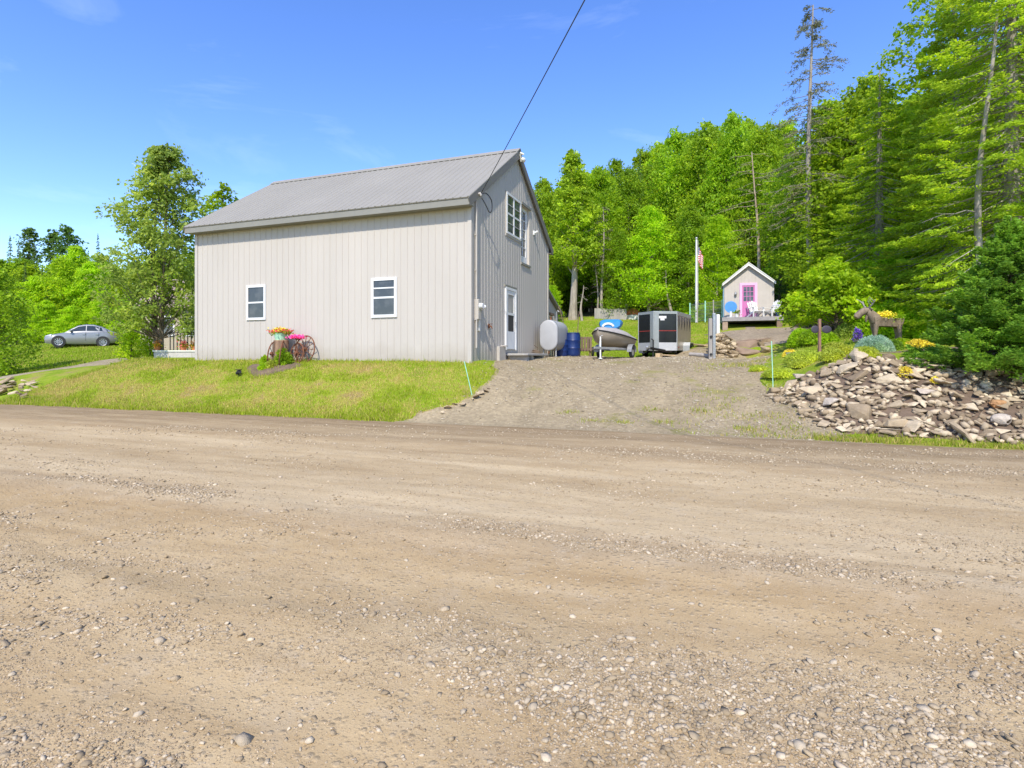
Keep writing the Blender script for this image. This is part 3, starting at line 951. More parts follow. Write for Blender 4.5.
def patch(name, quad, N, h0, h1_, w0, dry, label, bright=(.27, .38, .025), avoid=True):
    """grass over a patch given by (px, d) ranges"""
    px = RNG.uniform(quad[0], quad[1], N); d = quad[2] + (quad[3] - quad[2]) * RNG.random(N) ** 1.2
    x = (px - 512) / F * d
    u = CT * x - ST * d; v = ST * x + CT * d
    ok = (v > road_edge(u) + .05) & (sd_drive(u, v) > -.15) & (sd_ldrive(u, v) > -.08) & (sd_slope(u, v) > -.05) & (sd_forest(u, v) > -1)
    ok &= ~((u > -17.0) & (u < -6.4) & (v > 14.3) & (v < 24.4))
    u, v = u[ok], v[ok]
    nn = fbm(u * .5, v * .5, 171, 4)
    k = np.clip(dry + .8 * (nn - .5), 0, .9)
    blades(name, u, v, RNG.uniform(h0, h1_, len(u)), RNG.uniform(w0 * .7, w0 * 1.3, len(u)), grass_col(u, v, k, bright), label)
patch('lawn_grass', (548, 730, 24, 48), 60000, .04, .09, .035, .10, 'mown bright lawn rising behind the parked trailers', (.30, .42, .02))
patch('far_grass', (-40, 200, 25, 47), 60000, .05, .12, .035, .08, 'bright lawn in front of the silver car', (.30, .42, .02))
patch('garden_grass', (790, 1040, 15.5, 21), 9000, .04, .14, .02, .15, 'grass and low weeds between the garden mounds')

def weeds():
    u = np.r_[RNG.uniform(1.6, 8.5, 9000), RNG.uniform(-1.0, 2.6, 12000)]
    v = np.r_[RNG.uniform(11.35, 12.0, 9000), RNG.uniform(11.4, 20, 12000)]
    k = fbm(u * 1.3, v * 1.0, 181, 4)
    pr = np.where(u > 1.6, sstep(12.1, 11.6, v), sstep(.46, .58, k) * sstep(-1.2, .8, u))
    ok = (RNG.random(len(u)) < pr) & (v > road_edge(u) + .05)
    u, v = u[ok], v[ok]
    # tufts in the gravel
    tu, tv = [], []
    for px, py, d in [(590, 424, 12.3), (622, 432, 12.0), (654, 418, 12.7), (664, 432, 11.9), (745, 438, 11.2), (700, 425, 12.4), (570, 409, 13.1)]:
        x, y = W(px, d); tu.append(RNG.normal(x, .14, 80)); tv.append(RNG.normal(max(y, 11.6), .08, 80))
    u = np.r_[u, np.concatenate(tu)]; v = np.r_[v, np.concatenate(tv)]
    blades('weeds', u, v, RNG.uniform(.03, .10, len(u)), RNG.uniform(.012, .022, len(u)), grass_col(u, v, np.full(len(u), .3), (.32, .38, .03)), 'yellow green weeds along the rock bank and in the driveway gravel')
weeds()

# ------------------------------------------------------------------ foliage builders
def nrm(a):
    return a / np.maximum(np.linalg.norm(a, axis=-1, keepdims=True), 1e-9)

def leaf_quads(c, d, n, L, Wd):
    """rhombic leaves: centre c, long axis d, normal n"""
    s = nrm(np.cross(d, n))
    L = np.asarray(L)[:, None] if np.ndim(L) else L
    Wd = np.asarray(Wd)[:, None] if np.ndim(Wd) else Wd
    v = np.stack([c - d * L / 2, c + s * Wd / 2, c + d * L / 2, c - s * Wd / 2], 1).reshape(-1, 3)
    return v

def quads_obj(name, v, mt, parent=None):
    return np_mesh(name, v, np.arange(len(v)).reshape(-1, 4), mt, parent)

def rnd_dirs(n):
    return nrm(RNG.normal(size=(n, 3)))

def broadleaf(name, h, cr, base, nclump, mleaf, mbark, leaf=.2, per=140, clump=.75, label='', cat='tree', loc=(0, 0, 0), group=None,
              trunk_r=None, upright=.5, low=.25, shape=1.0, flat=.5, twin=False, limbs=True, seed=0, lean=0.0, sprig=7, limb=.32, wleaf=.62):
    """tapered trunk, limbs out to every clump, leaves in layered sprigs"""
    rg = random.Random(seed)
    t = thing(name, label, cat, loc, 0, group)
    tr = trunk_r or h * .014
    mb = MB()
    def trunk_pt(f, ox=0.0):
        return Vector((lean * f + .05 * h * .25 * math.sin(f * 4 + seed) + ox * min(1, f * 2 + .3), .04 * h * .25 * math.cos(f * 3.3 + seed), h * f))
    for ox in ((0,) if not twin else (-.35, .35)):
        pts = [trunk_pt(f / 9 * .93, ox) for f in range(10)]
        pts[0] = pts[0] + Vector((0, 0, -.25))
        rad = [tr * (1.35 if i == 0 else 1) * (1 - .92 * i / 9) + .012 for i in range(10)]
        mb.tube(pts, rad, 8)
    cs = []
    hc = h - base
    for i in range(nclump):
        f = (i + rg.random()) / nclump
        f = low * 0 + f
        prof = (math.sin(math.pi * min(1, (f * .86 + .14)) ** .8)) ** .7 * shape + (1 - shape) * (1 - f)
        rr = cr * max(.08, prof) * (rg.random() ** .45)
        a = i * 2.39996 + rg.random() * .8
        z = base + hc * f * .96
        tp = trunk_pt(min(.93, z / h), 0 if not twin else rg.choice((-.35, .35)))
        c = Vector((tp.x + rr * math.cos(a), tp.y + rr * math.sin(a), z))
        sz = clump * rg.uniform(.7, 1.25) * (.65 if f > .9 else 1)
        cs.append((c, sz))
        if limbs and rr > .25 * cr:
            zb = max(base * .7, z - rr * upright - .1 * h * rg.random())
            p0 = trunk_pt(min(.9, zb / h), 0 if not twin else (-.35 if tp.x < 0 else .35))
            mid = p0.lerp(c, .5) + Vector((0, 0, -.06 * rr))
            r0 = max(.012, tr * limb * (1 - f * .6))
            mb.tube([p0, mid, c], [r0, r0 * .6, .006], 5, caps=False)
    mb.build('trunk', mbark, t, smooth=True)
    # sprigs
    C = []; D = []; Nn = []; Ls = []
    for c, sz in cs:
        cv = np.array(c)
        for k in range(sprig):
            o = rnd_dirs(1)[0] * sz * (RNG.random() ** .4) * np.array([1, 1, .75])
            sc_ = cv + o
            sn = nrm(np.array([0, 0, 1.0]) + RNG.normal(0, .35, 3) + o * .35 / max(sz, .1))
            m_ = max(4, int(per / sprig * RNG.uniform(.6, 1.4)))
            ang = RNG.uniform(0, 2 * np.pi, m_); rad = np.sqrt(RNG.random(m_)) * sz * .62
            ax = nrm(np.cross(sn, [0.3, .9, .1])); ay = np.cross(sn, ax)
            dirs = ax[None] * np.cos(ang)[:, None] + ay[None] * np.sin(ang)[:, None]
            p = sc_ + dirs * rad[:, None] + sn[None] * RNG.normal(0, sz * .12 * flat * 2, m_)[:, None]
            p[:, 2] -= (rad / max(sz, .1)) ** 2 * sz * .28
            dd = nrm(dirs + RNG.normal(0, .55, (m_, 3)) + np.array([0, 0, -.35]))
            nn = nrm(sn[None] + RNG.normal(0, .55, (m_, 3)))
            C.append(p); D.append(dd); Nn.append(nn); Ls.append(leaf * RNG.uniform(.6, 1.35, m_))
    C = np.concatenate(C); D = np.concatenate(D); Nn = np.concatenate(Nn); Ls = np.concatenate(Ls)
    quads_obj('crown', leaf_quads(C, D, Nn, Ls, Ls * wleaf), mleaf, t)
    return t

def conifer(name, h, r, mleaf, mbark, step=.34, nb=7, leaf=.26, wid=.09, base=.4, droop=.25, upturn=.0, label='', cat='tree', loc=(0, 0, 0), group=None,
            dens=1.0, power=.85, gaps=0.0, seed=0, trunk_r=None, skirt=None, layers=1):
    rg = random.Random(seed)
    t = thing(name, label, cat, loc, 0, group)
    tr = trunk_r or h * .013
    mb = MB()
    sway = rg.uniform(-.02, .02) * h
    def tp(f): return Vector((sway * math.sin(f * 3), sway * .5 * math.sin(f * 5), h * f))
    mb.tube([tp(i / 8) - Vector((0, 0, .3 if i == 0 else 0)) for i in range(9)], [tr * (1 - .95 * i / 8) + .008 for i in range(9)], 8)
    C = []; D = []; Nn = []; Ls = []
    z = base
    while z < h * .985:
        f = (z - base) / (h - base)
        L0 = r * (1 - f) ** power + .05
        n = max(3, int(nb * (1 - .4 * f)))
        a0 = rg.random() * 6.28
        for k in range(n):
            if rg.random() < gaps: continue
            a = a0 + 6.283 * (k + rg.uniform(-.3, .3)) / n
            L = L0 * rg.uniform(.68, 1.12)
            zz = z + rg.uniform(-.5, .5) * step
            dx, dy = math.cos(a), math.sin(a)
            dr = droop * rg.uniform(.6, 1.3) * L
            p0 = tp(zz / h)
            pts = []
            for q in range(7):
                s = q / 6
                zz2 = -dr * s ** 1.3 + upturn * L * s ** 3
                pts.append(Vector((p0.x + dx * L * s, p0.y + dy * L * s, p0.z + zz2)))
            if skirt is not None and f < .5:
                for q in pts:
                    q.z = max(q.z, skirt(q.x, q.y))
            if L > .3:
                mb.tube([pts[0], pts[3], pts[5]], [min(.03, .014 * L), min(.018, .008 * L), .002], 4, caps=False)
            m_ = max(5, int(L / leaf * 9 * dens))
            s = np.sqrt(RNG.random(m_)) * .97 + .05
            i0 = np.minimum((s * 6).astype(int), 5); fr = (s * 6 - i0)[:, None]
            pa = np.array(pts)
            pb = pa[i0] * (1 - fr) + pa[i0 + 1] * fr
            dirb = nrm(pa[i0 + 1] - pa[i0])
            side = nrm(np.cross(dirb, [0, 0, 1.0]))
            sg = RNG.choice([-1, 1], m_)[:, None]
            hw = (.38 * L * (1 - s) + .10 * min(1, L))
            off = RNG.random(m_) * hw
            p = pb + side * sg * off[:, None] + np.array([0, 0, 1.0]) * (RNG.normal(0, .03, m_) - off * .22)[:, None]
            dd = nrm(dirb * .75 + side * sg * .7 + RNG.normal(0, .25, (m_, 3)) + np.array([0, 0, -.12]))
            nn = nrm(np.array([[0, 0, 1.0]]) + RNG.normal(0, .85, (m_, 3)))
            C.append(p); D.append(dd); Nn.append(nn); Ls.append(leaf * RNG.uniform(.6, 1.3, m_))
        z += step * (1 - .35 * f)
    mb.build('trunk', mbark, t, smooth=True)
    # leader
    m_ = 14
    s = RNG.random(m_)
    p = np.stack([np.full(m_, tp(1).x), np.full(m_, tp(1).y), h * (.95 + .05 * s)], -1)
    C.append(p); D.append(nrm(rnd_dirs(m_) * .6 + np.array([0, 0, 1.0]))); Nn.append(rnd_dirs(m_)); Ls.append(np.full(m_, leaf))
    C = np.concatenate(C); D = np.concatenate(D); Nn = np.concatenate(Nn); Ls = np.concatenate(Ls)
    quads_obj('crown', leaf_quads(C, D, Nn, Ls, Ls * (wid / leaf)), mleaf, t)
    return t

def bare_tree(name, h, tr, label, loc, mbark, nb=40, blen=1.6, b0=.25, mleaf=None, tuft=0, seed=0, group=None, kink=.1, droop=.5, top=1.0, lean=0, side=0):
    """a mostly dead pole: tapered trunk with thin drooping branches, a few twigs with needles"""
    rg = random.Random(seed)
    t = thing(name, label, 'tree', loc, 0, group)
    mb = MB()
    def tp(f): return Vector((lean * f + kink * math.sin(f * 5 + seed), kink * .6 * math.cos(f * 4 + seed) - kink * .6 * math.cos(seed), h * f))
    mb.tube([tp(i / 10) - Vector((0, 0, .3 if i == 0 else 0)) for i in range(11)], [tr * (1 - .88 * i / 10) + .008 for i in range(11)], 9)
    mb.build('trunk', mbark, t, smooth=True)
    br = MB(); C = []; D = []
    for k in range(nb):
        f = b0 + (top - b0) * (k + rg.random()) / nb
        a = rg.random() * 6.28
        if side: a = side + rg.uniform(-1.2, 1.2)
        L = blen * rg.uniform(.4, 1.15) * (1 - .6 * max(0, (f - .55) / .45))
        p0 = tp(f)
        pts = [p0]
        for q in range(1, 6):
            s = q / 5
            pts.append(p0 + Vector((math.cos(a) * L * s, math.sin(a) * L * s, L * (.12 * s - droop * s * s) + rg.uniform(-.04, .04) * L)))
        br.tube(pts, [.022, .018, .014, .011, .008, .005], 4, caps=False)
        for q in (2, 3, 4):
            a2 = a + rg.choice((-1, 1)) * rg.uniform(.5, 1.0)
            e = pts[q] + Vector((math.cos(a2) * L * .3, math.sin(a2) * L * .3, -.12 * L * rg.random()))
            br.tube([pts[q], e], [.009, .004], 4, caps=False)
            if mleaf and tuft:
                for _ in range(tuft):
                    s = rg.random(); C.append(pts[q].lerp(e, s) + Vector((rg.gauss(0, .06), rg.gauss(0, .06), rg.gauss(0, .05)))); D.append((math.cos(a2), math.sin(a2), -.3))
        if mleaf and tuft:
            for _ in range(tuft * 2):
                s = rg.uniform(.4, 1); i0 = min(4, int(s * 5))
                C.append(pts[i0].lerp(pts[i0 + 1], s * 5 - i0) + Vector((rg.gauss(0, .07), rg.gauss(0, .07), rg.gauss(0, .05)))); D.append((math.cos(a), math.sin(a), -.3))
    br.build('branch', mbark, t, smooth=False, recalc=False)
    if C:
        C = np.array([tuple(c) for c in C]); D = nrm(np.array(D) + RNG.normal(0, .6, (len(D), 3)))
        quads_obj('foliage', leaf_quads(C, D, rnd_dirs(len(C)), RNG.uniform(.08, .18, len(C)), .045), mleaf, t)
    return t

# ------------------------------------------------------------------ the barn
BX, BY, BZ = -6.56, 14.42, 1.36
BL, BD = 10.33, 7.51
def front_pt(px, py):
    k = (px - 512) / F
    d = BY / (ST * k + CT)
    return (CT * k - ST) * d - BX, EYE + (HZ - py) / F * d - BZ
def gable_pt(px, py):
    k = (px - 512) / F
    d = -BX / (ST - CT * k)
    return (ST * k + CT) * d - BY, EYE + (HZ - py) / F * d - BZ

barn = thing('barn', 'large two storey taupe metal sided barn with grey ribbed roof', 'barn', (BX, BY, BZ))
EZ, RZ, RY, EO = 5.90 - BZ, 8.57 - BZ, BD / 2, .35      # eave edge height, ridge height, ridge y, eave overhang
slope = (RZ - EZ) / (RY + EO)
def roof_under(y):
    return RZ - abs(y - RY) * slope - .13

def ribwall(mb, a0, a1, ztop, fn, z0=-.18, period=.2286, openings=(), rib=.011):
    bp = []
    n = int((a1 - a0) / period) + 1
    for i in range(n):
        b = a0 + i * period + .05
        for da, off in ((0, 0), (.010, rib), (.026, rib), (.036, 0)):
            if b + da < a1 - .003: bp.append((b + da, off))
    bp = [(a0, 0)] + bp + [(a1, 0)]
    for (l, r, b, t) in openings:
        bp = [q for q in bp if abs(q[0] - l) > .012 and abs(q[0] - r) > .012] + [(l, 0), (r, 0)]
    if callable(ztop):
        bp = bp + [(RY, 0)] if a0 < RY < a1 else bp
    bp.sort()
    for (p, po), (q, qo) in zip(bp[:-1], bp[1:]):
        zt0 = ztop(p) if callable(ztop) else ztop
        zt1 = ztop(q) if callable(ztop) else ztop
        segs = [(z0, z0, zt0, zt1)]
        for (l, r, b, t) in openings:
            if p >= l - 1e-6 and q <= r + 1e-6:
                segs = [(z0, z0, b, b), (t, t, zt0, zt1)]; po_, qo_ = 0, 0
        for (b0, b1, t0, t1) in segs:
            mb.add([fn(p, po, b0), fn(q, qo, b1), fn(q, qo, t1), fn(p, po, t0)], [(0, 1, 2, 3)])
    return mb

fF = lambda a, off, z: (a, -off, z)                  # front wall: a = x (negative), outwards = -y
fG = lambda a, off, z: (off, a, z)                   # gable wall: a = y, outwards = +x
fL = lambda a, off, z: (-BL - off, a, z)
fB = lambda a, off, z: (a, BD + off, z)
# loft door opening and its numbers
dl, _ = gable_pt(521.3, 200); dr_, dzt = gable_pt(529.3, 210.5); _, dzb = gable_pt(529.3, 266)
wall = MB()
ribwall(wall, -BL, 0, EZ + .12, fF, rib=.0155)
ribwall(wall, 0, BD, roof_under, fG, rib=.007, openings=[(dl, dr_, dzb, dzt)])
ribwall(wall, 0, BD, roof_under, fL)
ribwall(wall, -BL, 0, EZ + .12, fB)
# reveals of the loft door
RV = .13
wall.add([(0, dl, dzb), (0, dl, dzt), (-RV, dl, dzt), (-RV, dl, dzb)], [(0, 1, 2, 3)])
wall.add([(0, dr_, dzb), (0, dr_, dzt), (-RV, dr_, dzt), (-RV, dr_, dzb)], [(0, 1, 2, 3)])
wall.add([(0, dl, dzt), (0, dr_, dzt), (-RV, dr_, dzt), (-RV, dl, dzt)], [(0, 1, 2, 3)])
wall.add([(0, dl, dzb), (0, dr_, dzb), (-RV, dr_, dzb), (-RV, dl, dzb)], [(0, 1, 2, 3)])
wall.build('wall', M['siding'], barn, recalc=False)

# roof: ribbed sheets on a thin slab
rf = MB()
X0, X1 = -BL - .13, .12
th = math.atan(slope)
for sgn in (-1, 1):
    def rp3(a, t, off, sgn=sgn):     # a along x, t down-slope distance from the ridge, off normal
        y = RY + sgn * (t * math.cos(th) + off * math.sin(th)); z = RZ - t * math.sin(th) + off * math.cos(th)
        return (a, y, z)
    TL = (RY + EO) / math.cos(th) + .04
    prof = []
    a = X0
    while a < X1 - .06:
        for da, off in ((0, 0), (.02, .019), (.045, .019), (.065, 0)):
            prof.append((a + da, off))
        a += .2286
    prof.append((X1, 0))
    for (p, po), (q, qo) in zip(prof[:-1], prof[1:]):
        rf.add([rp3(p, 0, po), rp3(q, 0, qo), rp3(q, TL, qo), rp3(p, TL, po)], [(0, 1, 2, 3)])
    rf.add([rp3(X0, 0, -.03), rp3(X1, 0, -.03), rp3(X1, TL, -.03), rp3(X0, TL, -.03)], [(0, 1, 2, 3)])
    for (p, po), (q, qo) in zip(prof[:-1], prof[1:]):
        rf.add([rp3(p, TL, po), rp3(q, TL, qo), rp3(q, TL, -.03), rp3(p, TL, -.03)], [(0, 1, 2, 3)])
    for a in (X0, X1):
        rf.add([rp3(a, 0, 0), rp3(a, TL, 0), rp3(a, TL, -.03), rp3(a, 0, -.03)], [(0, 1, 2, 3)])
roof = rf.build('roof', M['roof'], barn, recalc=False)
rc = MB()
rc.prism([(-.22, -.22 * slope + .015), (0, .03), (.22, -.22 * slope + .015), (.22, -.22 * slope + .03), (0, .05), (-.22, -.22 * slope + .03)], X0 - .02, X1 + .02, lambda p, q, t: (t, RY + p, RZ + q + .012))
rc.build('ridge_cap', M['roof'], roof)
fa = MB()
for y0, y1 in ((-EO + .0, -EO + .035), (BD + EO - .035, BD + EO)):
    fa = MB().box((X0 + .01, y0, EZ - .225), (X1 - .01, y1, EZ - .02)); fa.build('fascia', M['fascia'], roof)
fa = MB().box((X0 + .01, -EO + .037, EZ - .217), (X1 - .01, -.03, EZ - .20)); fa.build('soffit', M['fascia'], roof)
fa = MB().box((X0 + .01, BD + .03, EZ - .217), (X1 - .01, BD + EO - .037, EZ - .20)); fa.build('soffit', M['fascia'], roof)
for x in (X1 - .014, X0 + .014):
    for sgn in (-1, 1):
        e = (x, RY + sgn * (RY + EO), EZ - .16); r_ = (x, RY + sgn * .001, RZ - .16)
        rk = MB(); rk.bar(e, r_, .024, .22); rk.build('rake_board', M['rake'], roof)
for sgn in (-1, 1):      # soffit strips under the gable overhang
    rk = MB(); rk.bar((.056, RY + sgn * (RY + .1), EZ + .35 * slope - .25), (.056, RY + sgn * .01, RZ - .18), .075, .012); rk.build('soffit', M['fascia'], roof)
for x, y in ((0, 0), (-BL, 0), (0, BD), (-BL, BD)):
    sx = 1 if x == 0 else -1; sy = -1 if y == 0 else 1
    cn = MB()
    cn.box((x + sx * .028, y + sy * .028, -.18), (x - sx * .09, y + sy * .0015, EZ + (.1 if y == 0 else .1)))
    cn.box((x + sx * .028, y + sy * .0, -.18), (x + sx * .0015, y - sy * .09, EZ + .1))
    cn.build('corner_trim', M['trim'], barn)

def abox(mb, fn, a0, a1, o0, o1, z0, z1):
    return mb.box(fn(a0, o0, z0), fn(a1, o1, z1))

def window_unit(parent, fn, a0, a1, z0, z1, bars_h=(), bars_v=(), fw=.085, pane='glass', sill=False, frame='white', name='window', casing=None, o=.0):
    """frame proud of the wall, glass set back in it; bars as fractions of the opening"""
    w = MB()
    ob, of, og = .003 + o, .046 + o, .018 + o
    abox(w, fn, a0, a1, ob, of, z1 - fw, z1); abox(w, fn, a0, a1, ob, of, z0, z0 + fw)
    abox(w, fn, a0, a0 + fw, ob, of, z0 + fw, z1 - fw); abox(w, fn, a1 - fw, a1, ob, of, z0 + fw, z1 - fw)
    A0, A1, Z0_, Z1_ = a0 + fw, a1 - fw, z0 + fw, z1 - fw
    for f, t in bars_h:
        z = Z0_ + (Z1_ - Z0_) * f
        abox(w, fn, A0, A1, og - .005, of - .012, z - t / 2, z + t / 2)
    for f, t in bars_v:
        a = A0 + (A1 - A0) * f
        abox(w, fn, a - t / 2, a + t / 2, og - .006, of - .010, Z0_, Z1_)
    if casing:
        e = .05
        abox(w.mat(1), fn, a0 - e, a1 + e, ob, of - .02, z1, z1 + e); abox(w, fn, a0 - e, a1 + e, ob, of - .02, z0 - e * 1.6, z0)
        abox(w, fn, a0 - e, a0, ob, of - .02, z0, z1); abox(w, fn, a1, a1 + e, ob, of - .02, z0, z1)
    wo_ = w.build(name, [M[frame], M['trim']], parent)
    g = MB(); abox(g, fn, A0 - .01, A1 + .01, ob, og, Z0_ - .01, Z1_ + .01)
    g.build('pane', M[pane], wo_)
    return wo_

a0, z1 = front_pt(247.2, 285.2); a1, z0 = front_pt(266.3, 320.0)
window_unit(barn, fF, a0, a1, front_pt(256.5, 320)[1], front_pt(256.5, 285.2)[1], bars_h=((.5, .05),), pane='glass2', fw=.075)
a0, _ = front_pt(371.8, 278); a1, _ = front_pt(397.3, 278)
window_unit(barn, fF, a0, a1, front_pt(384.5, 317.5)[1], front_pt(384.5, 277.7)[1], bars_h=((.5, .055), (.78, .04)), pane='glass2', fw=.085)
# gable double window
a0, z1 = gable_pt(505.8, 191.5); _, z0 = gable_pt(505.8, 233.0); a1, _ = gable_pt(520.2, 200)
window_unit(barn, fG, a0, a1, z0, z1, bars_h=((.5, .06), (.25, .012), (.75, .012)), bars_v=((.5, .10),), fw=.07, casing=True)
# loft door, set back in the wall
ld = MB()
def dbx(mb, o0, o1, x0, x1, zz0, zz1): return mb.box((x0, o0, zz0), (x1, o1, zz1))
e = .006
xd = -RV
for (y0, y1, zz0, zz1) in ((dl + e, dl + .13, dzb + e, dzt - e), (dr_ - .15, dr_ - e, dzb + e, dzt - e), (dl + .13, dr_ - .15, dzt - .14, dzt - e), (dl + .13, dr_ - .15, dzb + e, dzb + .28)):
    dbx(ld, y0, y1, xd, xd + .045, zz0, zz1)
ym = (dl + .13 + dr_ - .15) / 2
dbx(ld, ym - .014, ym + .014, xd + .01, xd + .04, dzb + .28, dzt - .14)
for i in range(1, 5):
    zz = dzb + .28 + (dzt - .14 - dzb - .28) * i / 5
    dbx(ld, dl + .13, dr_ - .15, xd + .011, xd + .038, zz - .014, zz + .014)
ldo = ld.build('loft_door', M['white'], barn)
g = MB(); g.box((xd + .002, dl + .12, dzb + .27), (xd + .016, dr_ - .14, dzt - .13)); g.build('pane', M['glass'], ldo)
cs = MB(); abox(cs, fG, dl - .06, dr_ + .09, .003, .055, dzt, dzt + .09); cs.build('door_casing', M['fascia'], barn)
cs = MB(); abox(cs, fG, dl - .06, dr_ + .06, .003, .045, dzb - .07, dzb); cs.build('door_sill', M['fascia'], barn)
# ground storm door
a0, _ = gable_pt(504.6, 300); a1, _ = gable_pt(515.2, 300); z1 = gable_pt(510, 288.4)[1]; z0 = gable_pt(510, 350.0)[1]
dm = MB()
abox(dm, fG, a0, a0 + .08, .003, .06, z0, z1); abox(dm, fG, a1 - .08, a1, .003, .06, z0, z1); abox(dm, fG, a0 + .08, a1 - .08, .003, .06, z1 - .08, z1)
df = dm.build('door_frame', M['white'], barn)
dm = MB()
A0, A1, B0, B1 = a0 + .085, a1 - .085, z0 + .03, z1 - .085
wy, zz = (A1 - A0), (B1 - B0)
l0, l1 = A0 + .16 * wy, A1 - .14 * wy
abox(dm, fG, A0, l0, .003, .04, B0, B1); abox(dm, fG, l1, A1, .003, .04, B0, B1)
abox(dm, fG, l0, l1, .003, .04, B0, B0 + .30 * zz); abox(dm, fG, l0, l1, .003, .04, B1 - .07 * zz, B1); abox(dm, fG, l0, l1, .003, .036, B0 + .58 * zz, B0 + .62 * zz)
do_ = dm.build('storm_door', M['white'], barn)
g = MB(); abox(g, fG, l0, l1, .003, .022, B0 + .30 * zz, B0 + .58 * zz); g.build('screen', M['blackscreen'], do_)
g = MB(); abox(g, fG, l0, l1, .003, .02, B0 + .62 * zz, B1 - .07 * zz); g.build('pane', mat('pale_backed_glass', (.42, .39, .35), .12, 0, .25, 3), do_)
g = MB(); g.cyl((.04, A1 - .05, B0 + .46 * zz), (.085, A1 - .05, B0 + .46 * zz), .012, n=8); g.bar((.085, A1 - .06, B0 + .46 * zz), (.085, A1 - .14, B0 + .46 * zz), .018, .02); g.build('handle', M['galv'], do_)
cs = MB(); abox(cs, fG, a0 - .05, a1 + .05, .003, .05, z1 + .002, z1 + .07); cs.build('door_casing', M['fascia'], barn)

# service mast, meter, wall fittings
cd_ = MB()
my = gable_pt(474.5, 300)[0]
mz1 = gable_pt(475, 198)[1]
cd_.tube([(.06, my, .4), (.06, my, mz1)], .026, 8)
cd_.tube([(.06, my, mz1), (.08, my + .02, mz1 + .10), (.14, my + .06, mz1 + .12), (.17, my + .08, mz1 + .06)], [.03, .04, .045, .04], 8)
for zz in (1.2, 2.6, 3.6): cd_.cbox((.045, my, zz), (.05, .09, .03))
cd_.build('service_mast', M['trim'], barn, smooth=True)
mt_ = MB()
zc = gable_pt(476, 309)[1]
mt_.box((.003, my - .02, zc - .30), (.13, my + .18, zc + .27))
mo = mt_.build('meter_box', M['trim'], barn, bevel=.01)
g = MB(); g.cyl((.132, my + .08, zc + .08), (.24, my + .08, zc + .08), .085, .08, 14); g.build('glass_meter', mat('meter_glass', (.6, .6, .58), .15), mo, smooth=True)
g = MB(); g.box((.003, my + .20, zc - .62), (.06, my + .30, zc - .30)); g.build('switch_box', M['offwhite'], barn, bevel=.008)
ly, lz = gable_pt(480.5, 307)
g = MB(); g.box((.003, ly - .06, lz - .09), (.05, ly + .06, lz + .03)); g.tube([(.05, ly, lz - .03), (.12, ly, lz)], [.03, .04], 10); g.sph((.13, ly, lz), (.05, .055, .06), 12, 8)
g.build('floodlight', M['white'], barn, smooth=True)
sy_, sz_ = gable_pt(488.3, 326)
g = MB(); g.cbox((.02, sy_, sz_), (.034, .11, .13)); g.tube([(.04, sy_, sz_), (.10, sy_, sz_ - .01), (.12, sy_, sz_ - .08)], [.022, .022, .018], 8); g.ring((.10, sy_, sz_ + .06), .035, .008, 'z', 12, 5)
g.build('spigot', M['rust'], barn)
bx0, bz1 = gable_pt(496.6, 345.5); bx1, _ = gable_pt(503, 350)
g = MB(); g.box((.003, bx0, -.05), (.10, bx1, bz1 - .03)); g.box((.003, bx1 - .24, bz1 - .022), (.17, bx1 + .02, bz1 + .01))
g.build('wall_box', M['trim'], barn, bevel=.008)
g = MB(); hy, hz = gable_pt(533.5, 233); g.cbox((.03, hy, hz), (.05, .12, .15)); g.tube([(.05, hy, hz), (.16, hy + .03, hz + .05)], [.03, .05], 8); g.build('loft_light', M['white'], barn)
g = MB(); g.bar((.13, RY, RZ - .16), (.13, RY + .12, RZ - .36), .05, .06); g.sph((.2, RY + .16, RZ - .30), (.07, .12, .09), 10, 7); g.cyl((.13, RY, RZ - .1), (.25, RY + .05, RZ - .16), .035, n=8)
g.build('peak_light', M['offwhite'], barn, smooth=True)
g = MB()
for i in range(60): pass
g.box((-BL + .01, .01, -.24), (-.01, BD - .01, .02)); g.build('foundation', M['concrete'], barn)

# lean-to behind the gable
ln = MB()
ly0, ly1 = BD + .03, 24.3 - BY
lt0, lt1 = 4.35 - BZ, 3.45 - BZ
def ltop(a): return lt0 + (lt1 - lt0) * (a - ly0) / (ly1 - ly0)
fG2 = lambda a, off, z: (off - .25, a, z)
bp = ly0
ribwall(ln, ly0, ly1, ltop, fG2)
ln.add([(-.25, ly1, -.1), (-6, ly1, -.1), (-6, ly1, lt1), (-.25, ly1, lt1)], [(0, 1, 2, 3)])
ln.build('lean_to_wall', M['siding'], barn, recalc=False)
lr = MB(); lr.bar((-3.1, ly0 - .0, lt0 + .10), (-3.1, ly1 + .3, ltop(ly1 + .3) + .10), 6.0, .09); lr.build('lean_to_roof', M['fascia'], barn)
a0 = 22.45 - BY; a1 = 23.2 - BY
window_unit(barn, fG2, a0, a1, 2.55 - BZ, 3.25 - BZ, bars_v=((.5, .04),), fw=.06)
g = MB(); abox(g, fG2, a0 - .1, a1 + .1, .003, .12, 3.26 - BZ, 3.36 - BZ); g.build('window_hood', M['oldwood'], barn)

